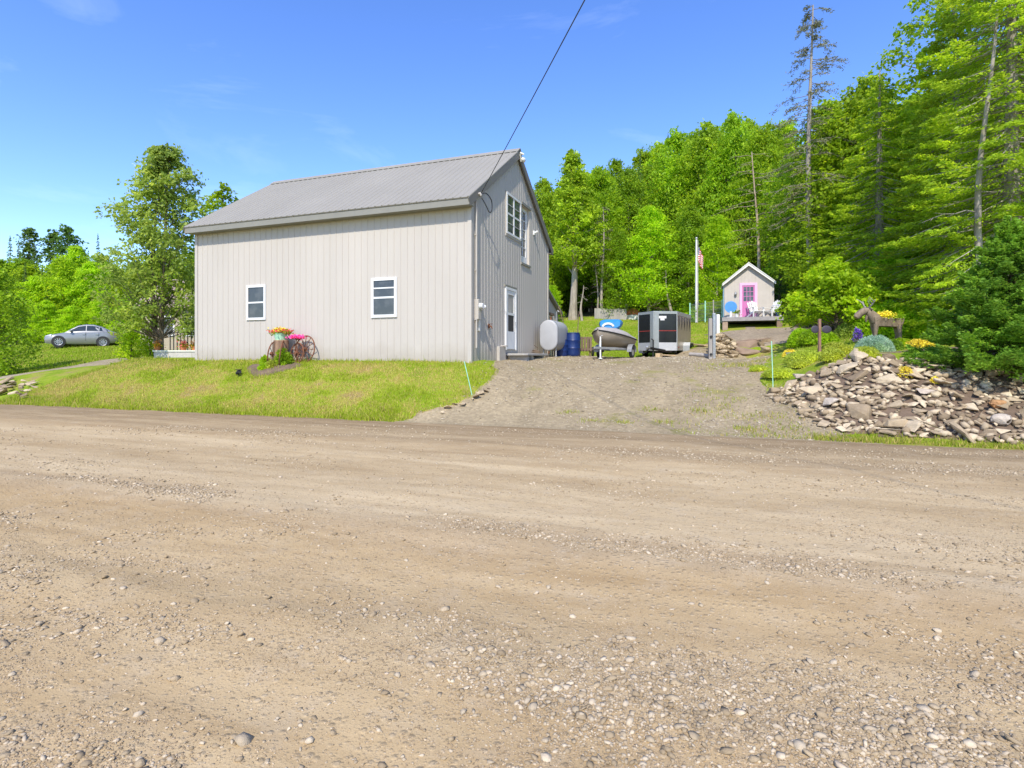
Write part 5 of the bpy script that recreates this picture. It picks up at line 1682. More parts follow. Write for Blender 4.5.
# ------------------------------------------------------------------ the little cabin
def cabin():
    d0 = 29.3
    x, y = W(748.5, d0)
    zd = EYE + (HZ - 318.3) / F * d0
    rz = TH - math.atan((748.5 - 512) / F) + R(4)        # front faces the camera
    t = thing('garden_cabin', 'small beige gabled cabin with a pink framed door on a raised deck', 'cabin', (x, y, zd), rz)
    s = d0 / F / math.cos(math.atan((748.5 - 512) / F)) ** 1 * .93
    hw = 22.5 * s; we = 33.5 * s / .93; ap = 50.5 * s / .93; D = 2.6
    b = MB()
    for i in range(14):
        xa = -hw + 2 * hw * i / 14; xb = -hw + 2 * hw * (i + 1) / 14 - .012
        for p, q, o in ((xa, xb, 0), (xb, xb + .012, .008)):
            zt = lambda v: we + (ap - we) * (1 - abs(v) / hw) - .06
            xs = [p, q] if p * q >= 0 else [p, 0, q]
            for u0, u1 in zip(xs[:-1], xs[1:]):
                b.add([(u0, o, .0), (u1, o, .0), (u1, o, zt(u1)), (u0, o, zt(u0))], [(0, 1, 2, 3)])
    b.add([(-hw, 0.0, 0), (-hw, D, 0), (-hw, D, we - .05), (-hw, 0, we - .05)], [(0, 1, 2, 3)]); b.add([(hw, 0, 0), (hw, D, 0), (hw, D, we - .05), (hw, 0, we - .05)], [(0, 1, 2, 3)])
    b.add([(-hw, D, 0), (hw, D, 0), (hw, D, we - .05), (0, D, ap - .06), (-hw, D, we - .05)], [(0, 1, 2, 3, 4)])
    b.build('wall', M['cabin'], t, recalc=False)
    sl = (ap - we) / hw
    oh = .10
    for sg in (-1, 1):
        r_ = MB(); r_.prism([(0, ap), (sg * (hw + oh), ap - sl * (hw + oh)), (sg * (hw + oh), ap - sl * (hw + oh) + .045), (0, ap + .05)], -.22, D + .15, lambda p, q, tt: (p, tt, q)); ro = r_.build('roof', M['offwhite'], t)
        r_ = MB(); r_.prism([(0, ap - .13), (sg * (hw + oh), ap - sl * (hw + oh) - .10), (sg * (hw + oh), ap - sl * (hw + oh) - .003), (0, ap - .004)], -.20, -.165, lambda p, q, tt: (p, tt, q)); r_.build('rake_board', M['offwhite'], ro)
    for sg in (-1, 1):
        g = MB(); g.box((sg * hw - .05, -.02, 0), (sg * hw + .03 * sg, .03, we - .06)); g.build('corner_board', M['paleblue'] if sg < 0 else M['cabin'], t)
    # door
    k = s / .93
    x0, x1 = -8.2 * k * .93, 8.0 * k * .93
    zt = 32.5 * k
    tr = MB(); tw = .12
    tr.box((x0, -.05, .02), (x0 + tw, -.001, zt)); tr.box((x1 - tw, -.05, .02), (x1, -.001, zt)); tr.box((x0 + tw, -.05, zt - tw), (x1 - tw, -.001, zt))
    tr.build('door_trim', M['pink'], t)
    dr = MB(); A0, A1 = x0 + tw, x1 - tw; zt -= tw
    zm = zt * .52
    dr.box((A0, -.03, .02), (A0 + .07, .0, zt)); dr.box((A1 - .07, -.03, .02), (A1, 0, zt)); dr.box((A0 + .07, -.03, zt - .08), (A1 - .07, 0, zt)); dr.box((A0 + .07, -.03, .02), (A1 - .07, 0, zm))
    for i in (1, 2):
        xx = A0 + .07 + (A1 - A0 - .14) * i / 3; dr.box((xx - .014, -.028, zm), (xx + .014, -.004, zt - .08))
        zz = zm + (zt - .08 - zm) * i / 3; dr.box((A0 + .07, -.027, zz - .014), (A1 - .07, -.005, zz + .014))
    d_ = dr.build('door', M['magenta'], t)
    g = MB(); g.box((A0 + .06, -.012, zm - .01), (A1 - .06, -.002, zt - .07)); g.build('pane', M['glass'], d_)
    g = MB(); g.sph((A1 - .05, -.06, zm - .08), .03, 8, 6); g.build('handle', M['galv'], d_)
    g = MB(); g.cbox((-.62 , -.04, 1.28), (.08, .07, .16)); g.lathe([(.03, 0), (.07, .06), (.05, .16), (.01, .2)], (-.62, -.10, 1.2), 10); g.build('wall_lamp', M['greymetal'], t)
    # deck
    dk = thing('cabin_deck', 'grey raised plank deck carrying the little cabin on stone corner blocks', 'deck', (x, y, zd), rz)
    for i in range(9):
        g = MB(); g.box((-hw - .14, -1.25 + i * .14, -.045), (hw + .32, -1.25 + i * .14 + .13, -.004)); g.build('board', M['deck'], dk)
    g = MB(); g.box((-hw - .14, -1.27, -.20), (hw + .32, -1.22, -.048)); g.box((-hw - .14, -1.22, -.20), (-hw - .09, D, -.048)); g.box((hw + .27, -1.22, -.20), (hw + .32, D, -.048)); g.box((-hw - .09, -.05, -.20), (hw + .27, D, -.048)); g.build('frame', M['deck'], dk)
    for xx, yy, hh in ((-hw - .0, -1.1, .62), (hw + .15, -1.1, .55), (-hw, D - .3, .5), (hw + .15, D - .3, .5)):
        g = MB(); g.cbox((xx, yy, -.20 - hh / 2), (.26, .26, hh)); g.build('pier', M['tanstone'], dk, bevel=.03)
    Tm = Matrix.Translation((x, y, zd)) @ Matrix.Rotation(rz, 4, 'Z')
    def chair(lx, ly, a, label):
        c = thing('garden_chair', label, 'chair', Tm @ Vector((lx, ly, 0)), rz + a)
        c['group'] = 'white chairs on the cabin deck'; c.scale = (.88, .88, .88)
        g = MB()
        for i in range(5): g.bar((-.25, -.25 + i * .11, .36 - i * .02), (.25, -.25 + i * .11, .36 - i * .02), .09, .022)
        g.build('seat', M['white'], c)
        g = MB()
        for i in range(5):
            xx = -.22 + i * .11; g.bar((xx, .22, .28), (xx * 1.15, .48, 1.0 - abs(i - 2) * .05), .09, .02, (0, 1, 0))
        g.bar((-.26, .38, .70), (.26, .38, .70), .05, .03); g.build('backrest', M['white'], c)
        for sx in (-1, 1):
            g = MB(); g.bar((sx * .31, -.33, .56), (sx * .31, .40, .54), .11, .024); g.build('armrest', M['white'], c)
            g = MB(); g.box((sx * .30 - .022, -.28, 0), (sx * .30 + .022, -.20, .55)); g.build('leg', M['white'], c)
            g = MB(); g.bar((sx * .27, -.28, .36), (sx * .27, .55, .03), .03, .09); g.build('leg', M['white'], c)
        return c
    chair(.32, -.55, R(25), 'white slatted garden chair in front of the pink door')
    chair(1.02, -.50, R(-50), 'white slatted garden chair at the right end of the deck')
    tb = thing('round_table', 'tilted round blue table top on a small white base on the deck', 'table', Tm @ Vector((-.88, -.55, 0)), rz)
    g = MB(); g.tube([(0, 0, 0), (0, 0, .34)], .06, 8); g.box((-.2, -.16, 0), (.2, .16, .05)); g.build('base', M['white'], tb)
    g = MB(); g.cyl((0, -.06, .56), (0, -.02, .565), .30, n=24); g.build('table_top', M['bluedisc'], tb, bevel=.006)
    def pot(lx, ly, label, mt, r=.1):
        c = thing('flower_pot', label, 'plant pot', Tm @ Vector((lx, ly, 0)))
        g = MB(); g.lathe([(r * .7, 0), (r, .2), (r * .85, .2), (r * .8, .16), (.0, .16)], n=12); g.build('pot', mt, c)
        n_ = 60; C = RNG.normal(0, .09, (n_, 3)) + np.array([0, 0, .3]); quads_obj('leaves', leaf_quads(C, rnd_dirs(n_), rnd_dirs(n_), .11, .06), M['dark'], c)
    pot(-.60, -.75, 'small white pot with dark green plant beside the blue table', M['white'])
    pot(1.28, -.85, 'dark purple pot with leafy plant at the right deck edge', M['bluep'])
cabin()

# ------------------------------------------------------------------ rocks
def rock_mesh(seed, flat=.5, n=16, round_=0.0):
    rg = random.Random(seed)
    bm = bmesh.new()
    for _ in range(n):
        v = Vector((rg.uniform(-1, 1), rg.uniform(-1, 1), rg.uniform(-1, 1)))
        if round_: v = v.normalized() * rg.uniform(1 - .15, 1)
        else: v = Vector([math.copysign(abs(c) ** .6, c) for c in v])
        bm.verts.new((v.x * .5, v.y * .5 * rg.uniform(.75, 1), v.z * .5 * flat))
    r_ = bmesh.ops.convex_hull(bm, input=bm.verts)
    bmesh.ops.delete(bm, geom=[v for v in bm.verts if not v.link_faces], context='VERTS')
    bmesh.ops.bevel(bm, geom=bm.edges[:], offset=.045, segments=1, affect='EDGES')
    if round_:
        bmesh.ops.subdivide_edges(bm, edges=bm.edges[:], cuts=1, use_grid_fill=True, smooth=.6)
        bmesh.ops.smooth_vert(bm, verts=bm.verts, factor=.6, use_axis_x=True, use_axis_y=True, use_axis_z=True)
        for f in bm.faces: f.smooth = True
    bmesh.ops.recalc_face_normals(bm, faces=bm.faces)
    me = bpy.data.meshes.new('rock'); bm.to_mesh(me); bm.free()
    me.materials.append(M['stone'])
    return me
ROCKS = [rock_mesh(100 + i, random.uniform(.28, .55), random.choice((8, 9, 10, 12))) for i in range(22)]
ROUNDS = [rock_mesh(200 + i, .75, 40, 1.0) for i in range(4)]

def rock(me, loc, size, rot, label, group=None, mt=None, cat='rock', name='fieldstone'):
    if mt:
        me = me.copy(); me.materials[0] = mt
    o = bpy.data.objects.new(name, me); COL.objects.link(o)
    o.location = loc; o.scale = size if hasattr(size, '__len__') else (size, size, size); o.rotation_euler = rot
    return tag(o, label, cat, group)

def terrain_tilt(u, v, e=.25):
    zx = (h1(u + e, v) - h1(u - e, v)) / (2 * e); zy = (h1(u, v + e) - h1(u, v - e)) / (2 * e)
    return Vector((-zx, -zy, 1)).normalized()

def pile(poly_fn, ur_, vr_, count, dmin, smin, smax, label, group, sd, name='fieldstone', lift=.25):
    rg = random.Random(sd); pts = []
    tries = 0
    while len(pts) < count and tries < 40000:
        tries += 1
        u = rg.uniform(*ur_); v = rg.uniform(*vr_)
        if not poly_fn(u, v): continue
        s = smin + (smax - smin) * rg.random() ** 1.7
        if any((u - a) ** 2 + ((v - b) * 1.25) ** 2 < (dmin * (s + c) / (smin + smax)) ** 2 for a, b, c in pts): continue
        pts.append((u, v, s))
    for u, v, s in pts:
        nrm_ = terrain_tilt(u, v)
        q = Vector((0, 0, 1)).rotation_difference((nrm_ * .75 + Vector((rg.gauss(0, .22), rg.gauss(0, .22), .35))).normalized())
        e = (q.to_matrix() @ Matrix.Rotation(rg.uniform(0, 6.28), 3, 'Z')).to_euler()
        rock(rg.choice(ROCKS), (u, v, h1(u, v) + s * lift * rg.uniform(.3, 1)), (s * rg.uniform(.9, 1.35), s * rg.uniform(.7, 1.0), s * rg.uniform(.7, 1.1)), e, label, group, name=name)
    return len(pts)

n_ = pile(in_bank, (1.0, 8.0), (11.7, 15.4), 292, .37, .20, .60, 'angular tan and grey fieldstone in the loose rock bank by the driveway', 'stones of the loose rock bank', 5)
print('bank rocks', n_)

# a few stones that stand out
def lay(me, px, py, d, size, label, mt=None, rot=(0, 0, .5), up=.3, name='fieldstone', squash=(1, .85, .8)):
    x, y = W(px, d); z = h1(x, y)
    return rock(me, (x, y, z + size * up), tuple(size * s for s in squash), rot, label, None, mt, name=name)
m_or = stone_mat('orange_boulder', (.34, .17, .07), (.38, .20, .085), (.42, .24, .11))
m_pl = stone_mat('pale_boulder', (.40, .33, .26), (.44, .36, .28), (.46, .39, .31))
def lay_ray(me, px, py, size, label, mt, squash=(1, .85, .8), rot=(0, 0, .5)):
    """find where this spot of the bank is by walking along the sight line to the terrain"""
    d = 8.0
    while d < 20:
        x, y = W(px, d)
        if y > 11.7 and h1(x, y) + .12 >= EYE + (HZ - py) / F * d: break
        d += .04
    x, y = W(px, d - .12)
    return rock(me, (x, y, h1(x, y) + size * .17), tuple(size * s for s in squash), rot, label, None, mt, name='boulder')
lay_ray(ROUNDS[0], 998, 397, .34, 'rounded orange boulder on the bank just below the spruce skirt', m_or)
lay_ray(ROUNDS[1], 1001, 413, .42, 'largest smooth pale grey boulder near the right end of the rock bank', m_pl)
lay_ray(ROCKS[3], 799, 373, .46, 'pale squarish boulder at the upper left corner of the rock bank', m_pl, (1, .8, .9))
lay_ray(ROCKS[5], 830, 398, .44, 'light tan square block in the left half of the rock bank', m_pl, (.9, .8, 1.1))
lay_ray(ROCKS[7], 924, 385, .42, 'broad pale flat stone in the middle top of the rock bank', m_pl, (1.1, .8, .8))
lay_ray(ROCKS[11], 890, 418, .56, 'wide grey brown block near the foot of the rock bank', M['stone'], (1.2, .7, .75))

def fill_stones(name, fn, ur_, vr_, N, label, s0=.03, s1=.09):
    u = RNG.uniform(*ur_, N); v = RNG.uniform(*vr_, N)
    ok = np.array([fn(a, b) for a, b in zip(u, v)])
    u, v = u[ok], v[ok]
    o = stones(name, u, v, H(u, v), RNG.uniform(s0, s1, len(u)), M['stone'], sink=.1, flat=.7)
    tag(o, label, 'stones')
fill_stones('rubble', in_bank, (.9, 8.2), (11.7, 15.4), 1900, 'small broken rubble filling the gaps of the rock bank')
# left culvert rocks
in_left = lambda u, v: True
pile(lambda u, v: v < 12.95 and 512 + F * (CT * u + ST * v) / (-ST * u + CT * v) < 33 + (v - 12) * 3, (-27, -20.5), (11.9, 13.0), 60, .28, .24, .50, 'grey fieldstone in the low stone bank below the side driveway', 'stones below the side driveway', 9, lift=.35)
# stones along the left edge of the driveway
rg = random.Random(4)
for px, py, s in [(447, 402, .30), (455, 398, .22), (463, 398, .26), (476, 391, .28), (481, 387, .30), (486, 385, .22), (444, 406, .16), (472, 393, .18), (489, 382, .14)]:
    lay_ray(rg.choice(ROCKS), px, py, s, 'pale stone edging the grass where bank and driveway meet', None, rot=(rg.uniform(-.3, .3), rg.uniform(-.3, .3), rg.uniform(0, 6)))['group'] = 'edging stones at the driveway'
# stone wall left of the cabin slope
rg = random.Random(14)
cnt = 0
for row in range(6):
    for k in range(9):
        px = 712.5 + k * 2.6 + rg.uniform(-.8, .8); d = 22.0 + row * .13
        y_px = 356 - row * 4.1 + rg.uniform(-.8, .8)
        x, y, z = P3(px, y_px, d)
        if row > 3 and k > 8 - (row - 3) * 2: continue
        s = rg.uniform(.30, .44)
        rock(rg.choice(ROCKS), (x, y, z), (s * 1.1, s * .9, s * 1.1), (rg.uniform(-.25, .25), rg.uniform(-.25, .25), rg.uniform(0, 6.28)), 'small tan stone in the dry stone wall beside the gate posts', 'stones of the dry stone wall', name='wall_stone')
# big brown slabs at the foot of the slope
def slab(k, px, py, size, sq, rot, lab, mt, dd=0.0):
    d = hit_d(px, py, 15, 30, 11.7, .05) + dd
    x, y = W(px, d)
    rock(ROCKS[k], (x, y, EYE + (HZ - py) / F * d), tuple(size * q for q in sq), rot, lab, None, mt, name='boulder')
slab(2, 755, 352, 1.6, (1.05, .6, 1.0), (.15, .10, .2), 'largest brown slab lying lowest in the boulder heap', M['tanstone'])
slab(7, 747, 346, 1.2, (1.1, .5, 1.5), (.1, -.35, .3), 'reddish brown slab tilted up at the left of the boulder heap', M['tanstone'])
slab(12, 761, 346, .75, (1.1, .7, 1.3), (.1, .2, 1.2), 'grey tan rock wedged on top of the boulder heap', M['stone'])
slab(17, 770, 350, .75, (1.1, .7, 1.2), (-.1, .3, .6), 'grey angular rock at the right of the boulder heap', M['stone'])
slab(0, 767, 341, .55, (1, .8, 1.2), (.3, .2, .2), 'small grey rock highest in the boulder heap', M['stone'])
slab(5, 731, 355, .62, (1.2, .7, 1.0), (.0, .2, .4), 'flat rock beside the foot of the dry stone wall', M['stone'])
for i, (a, b, lab) in enumerate([((772, 338, 23.4), (786, 351, 21.8), 'grey timber leaning on the right side of the boulder heap'), ((769, 343, 23.0), (781, 354, 21.4), 'second darker grey timber in front of the leaning one')]):
    p0 = Vector(P3(*a)); p1 = Vector(P3(*b)); g = MB(); g.bar((0, 0, 0), p1 - p0, .22, .12); o = g.build('old_timber', M['greywood'], None, bevel=.01); o.location = p0; tag(o, lab, 'timber')

# ------------------------------------------------------------------ mounds, flowers, garden things
def mound(px, py, d, rw, rh, ml, label, n=5000, leaf=.05, name='mounded_shrub', cat='shrub', group=None, wid=.45, out=.8, py_is_base=True, depth=.85):
    d2 = min(d, hit_d(px, py) + rw * .6)
    rw *= d2 / d; rh *= 1.2 * d2 / d; d = d2
    x, y = W(px, d); z = h1(x, y)
    t = thing(name, label, cat, (x, y, z - .03), 0, group)
    a = RNG.uniform(0, 2 * np.pi, n); c = RNG.random(n) ** .8
    st = np.sqrt(1 - c * c)
    nn = np.stack([np.cos(a) * st, np.sin(a) * st, c], -1)
    lum = 1 + .16 * (fbm(np.cos(a) * 2.2 + 5 + c, np.sin(a) * 2.2 + 5 + c, int(px), 3) - .5) * 2
    r = (RNG.random(n) ** .18 * lum)[:, None]
    p = nn * r * np.array([rw, rw * depth, rh])
    dd = nrm(nn * out + RNG.normal(0, .5, (n, 3)))
    quads_obj('foliage', leaf_quads(p, dd, nrm(nn + RNG.normal(0, .7, (n, 3))), leaf * RNG.uniform(.6, 1.4, n), leaf * wid * RNG.uniform(.7, 1.3, n)), ml, t)
    g = MB()
    for k in range(7):
        q = k * .9
        g.tube([(0, 0, -.1), (.35 * rw * math.cos(q), .35 * rw * math.sin(q), rh * .4), (.7 * rw * math.cos(q), .7 * rw * math.sin(q), rh * .62)], [.018, .012, .006], 5)
    g.build('stem', M['bark'], t)
    return t

mound(837, 352, 14.9, .50, .34, M['lime'], 'large lime green mounded shrub left of the blue green one', 7000)
mound(832, 362, 13.9, .33, .26, M['lime'], 'smaller lime mound in front of the large lime one at the rock edge', 4500)
mound(865, 360, 14.0, .36, .24, M['lime'], 'lime mound just below the blue green shrub', 4500)
mound(874, 352, 15.0, .48, .40, M['bluegreen'], 'blue green dome shaped dwarf conifer among the lime mounds', 8000, .06, wid=.25, out=1.3)
mound(894, 351, 15.6, .26, .26, M['spruce'], 'small dark green mound right of the blue green dome', 2500, .05)
mound(806, 362, 14.6, .58, .30, M['lime'], 'low spreading lime mound by the rusty garden post', 5000)
mound(801, 369, 14.4, .30, .18, M['lime'], 'lime clump between the driveway stake and the rusty post', 3500)
mound(780, 372, 14.2, .42, .22, M['lime'], 'low lime mound nearest the driveway stake', 5000)
mound(759, 372, 15.6, .28, .14, M['lime'], 'flattest lime clump at the driveway edge', 2200)
mound(818, 343, 18.0, .62, .42, M['maple'], 'leafy green perennial clump behind the white bucket', 4000, .10, 'leafy_plant', 'plant')
mound(803, 340, 18.6, .5, .5, M['bright'], 'bright green leafy clump at the top of the gravel slope', 3500, .11, 'leafy_plant', 'plant')
mound(850, 335, 18.4, .55, .5, M['ash'], 'grey green feathery plant behind the rusty post', 3500, .09, 'leafy_plant', 'plant')
mound(926, 337, 17.0, .7, .6, M['bright'], 'tall bright green perennials right of the wooden moose', 5000, .11, 'leafy_plant', 'plant')
mound(945, 325, 17.6, .7, .8, M['maple'], 'broad leafy bush between moose and spruce', 5000, .12, 'leafy_plant', 'plant')
mound(888, 330, 18.0, 1.1, 1.0, M['bright'], 'broad bright bush directly behind the wooden moose', 8000, .12, 'leafy_plant', 'plant')
mound(878, 343, 15.8, .30, .26, M['maple'], 'low leafy plant between the legs of the wooden moose', 1500, .08, 'leafy_plant', 'plant')
mound(901, 346, 15.6, .34, .24, M['bright'], 'low bright plant at the hind legs of the wooden moose', 1500, .08, 'leafy_plant', 'plant')
mound(918, 346, 15.3, .40, .20, M['yellowf'], 'low cushion of yellow flowers above the rocks beside the spruce', 1800, .05, 'flower_cushion', 'flowers')
mound(790, 347, 17.2, .22, .20, M['yellowf'], 'small clump of yellow flowers above the white bucket', 700, .06, 'flower_clump', 'flowers')
mound(797, 331, 19.2, .20, .34, M['purplef'], 'small clump of purple flowers at the top of the slope', 350, .07, 'flower_clump', 'flowers')
mound(858, 331, 17.2, .16, .36, M['purplef'], 'purple blue flowers in front of the wooden moose', 300, .06, 'flower_clump', 'flowers')
def on_bank(px, py):
    d = 9.0
    while d < 20:
        x, y = W(px, d)
        if y > 11.7 and h1(x, y) >= EYE + (HZ - py) / F * d: return d
        d += .05
    return 14
for px, py, r_, lab in [(905, 375, .16, 'tuft of yellow flowers growing between stones in the middle of the rock bank'), (935, 380, .09, 'tiny yellow flower tuft lower right in the rock bank')]:
    mound(px, py, on_bank(px, py) - .1, r_, r_ * 1.3, M['yellowf'], lab, 500, .05, 'flower_clump', 'flowers')

# white bucket
d = 15.4; x, y = W(791, d); z = h1(x, y)
t = thing('bucket', 'small white plastic bucket standing among the lime mounds', 'bucket', (x, y, EYE + (HZ - 361.5) / F * d))
g = MB(); g.lathe([(0, 0), (.10, 0), (.13, .24), (.14, .25), (.125, .25), (.10, .05), (0, .05)], n=18); g.build('pail', M['white'], t, smooth=True)
g = MB(); g.tube([(.135 * math.cos(a), .135 * math.sin(a) * .4 - .06, .25 - .07 * math.sin(a)) for a in [math.pi * k / 10 for k in range(11)]], .005, 5); g.build('handle', M['galv'], t)

# garden post with metal wings
d = 14.6; x, y = W(819.5, d); z = h1(x, y)
t = thing('garden_post', 'slim weathered pinkish post with two dark oval metal plates', 'post', (x, y, z), TH)
zt = EYE + (HZ - 319) / F * d - z
g = MB(); g.box((-.03, -.03, -.15), (.03, .03, zt)); g.build('shaft', mat('pinkish_weathered_wood', (.36, .21, .15), .9, 0, .3, 5, .3, 30, .2, (1, 1, .2), dirt=(.12, .06, .04)), t, bevel=.005)
for sx, ww in ((-1, .10), (1, .13)):
    g = MB(); g.sph((0, 0, 0), (ww, .012, .10), 16, 8); o = g.build('metal_plate', mat('dark_plate', (.07, .06, .075), .6, .5), t, smooth=True); o.location = (sx * (ww + .035), -.035, zt - .27)

# driveway markers
def stake(px0, y0, px1, y1, d, label, r=.010):
    p1 = Vector(P3(px1, y1, d)); x, y = p1.x, p1.y
    p0 = Vector(P3(px0, y0, d + .1))
    p1.z = min(p1.z, h1(x, y)) - .05
    g = MB(); g.tube([(0, 0, 0), (p0 - p1) * .5, p0 - p1], r, 7); o = g.build('driveway_marker', M['stakegreen'], None, smooth=True); o.location = p1
    tag(o, label, 'stake')
stake(771.5, 341, 773.3, 394, 13.3, 'upright pale green marker stake right of the driveway')
stake(464.3, 361.5, 472.5, 390, 14.1, 'leaning pale green marker stake at the barn corner', .010)

# wooden moose planter
def moose():
    d = 16.2; x, y = W(886, d); g0 = EYE + (HZ - 341.5) / F * d
    g0 = max(h1(x, y), g0 - .1)
    t = thing('wooden_moose', 'rustic wooden moose figure with a planter trough as its back', 'garden figure', (x, y, g0), TH)
    k = d / F      # metres per pixel
    wood = mat('moose_wood', (.22, .17, .12), .9, 0, .4, 5, .6, 25, .2, (1, 1, .3), dirt=(.10, .075, .05)); t.scale = (.86, .86, .86)
    g = MB(); g.loft([[(-.44, -.14, .62), (.46, -.14, .58), (.46, .14, .58), (-.44, .14, .62)], [(-.50, -.19, .92), (.50, -.19, .86), (.50, .19, .86), (-.50, .19, .92)]]); g.build('body', wood, t, bevel=.02)
    for xx, yy, dx in ((-.40, -.12, -.03), (-.36, .13, .05), (.36, -.12, .03), (.40, .13, .05)):
        l_ = MB(); l_.tube([(xx, yy, .68), (xx + dx, yy, .34), (xx + dx * .6, yy, -.06)], [.085, .05, .055], 8); l_.build('leg', wood, t, smooth=True)
    n_ = MB(); n_.tube([(-.36, 0, .84), (-.52, 0, 1.02), (-.62, 0, 1.14)], [.20, .15, .11], 9); n_.tube([(-.62, 0, 1.0), (-.66, 0, .86), (-.66, 0, .76)], [.05, .045, .015], 6); n_.build('neck', wood, t, smooth=True)
    h_ = MB(); h_.tube([(-.54, 0, 1.17), (-.70, 0, 1.14), (-.84, 0, 1.06), (-.95, 0, .96), (-1.0, 0, .90)], [.09, .12, .115, .12, .08], 10)
    ho = h_.build('head', wood, t, smooth=True)
    n2 = MB(); n2.sph((-.80, -.05, 1.15), .035, 8, 6); n2.build('eye', M['rubber'], ho, smooth=True)
    for sy in (-1, 1):
        e_ = MB(); e_.sph((-.56, sy * .12, 1.18), (.04, .07, .03), 8, 6); e_.build('ear', wood, ho, smooth=True)
        a_ = MB(); a_.tube([(-.62, sy * .06, 1.22), (-.60, sy * .22, 1.32), (-.56, sy * .34, 1.48)], [.026, .022, .012], 6)
        for q in range(3): a_.tube([(-.61 + q * .02, sy * (.14 + q * .07), 1.27 + q * .07), (-.72 - q * .03, sy * (.18 + q * .08), 1.46 + q * .05)], [.018, .008], 5)
        a_.build('antler', M['greywood'], ho, smooth=True)
    g = MB(); g.tube([(.48, 0, .84), (.55, 0, .74), (.54, 0, .66)], [.03, .025, .01], 6); g.build('tail', wood, t)
    fl = thing('planter_flowers', 'yellow flowers planted in the back of the wooden moose', 'flowers', (x + .0, y, g0 + .74))
    n3 = 900; C = RNG.normal(0, 1, (n3, 3)) * np.array([.11, .08, .05]) + np.array([-.06, 0, .10])
    quads_obj('petals', leaf_quads(C, rnd_dirs(n3), nrm(rnd_dirs(n3) + np.array([0, -.3, 1.0])), .06, .05), M['yellowf'], fl)
    C = RNG.normal(0, 1, (400, 3)) * np.array([.18, .09, .06]) + np.array([0, 0, .04]); quads_obj('leaves', leaf_quads(C, rnd_dirs(400), rnd_dirs(400), .07, .035), M['maple'], fl)
moose()

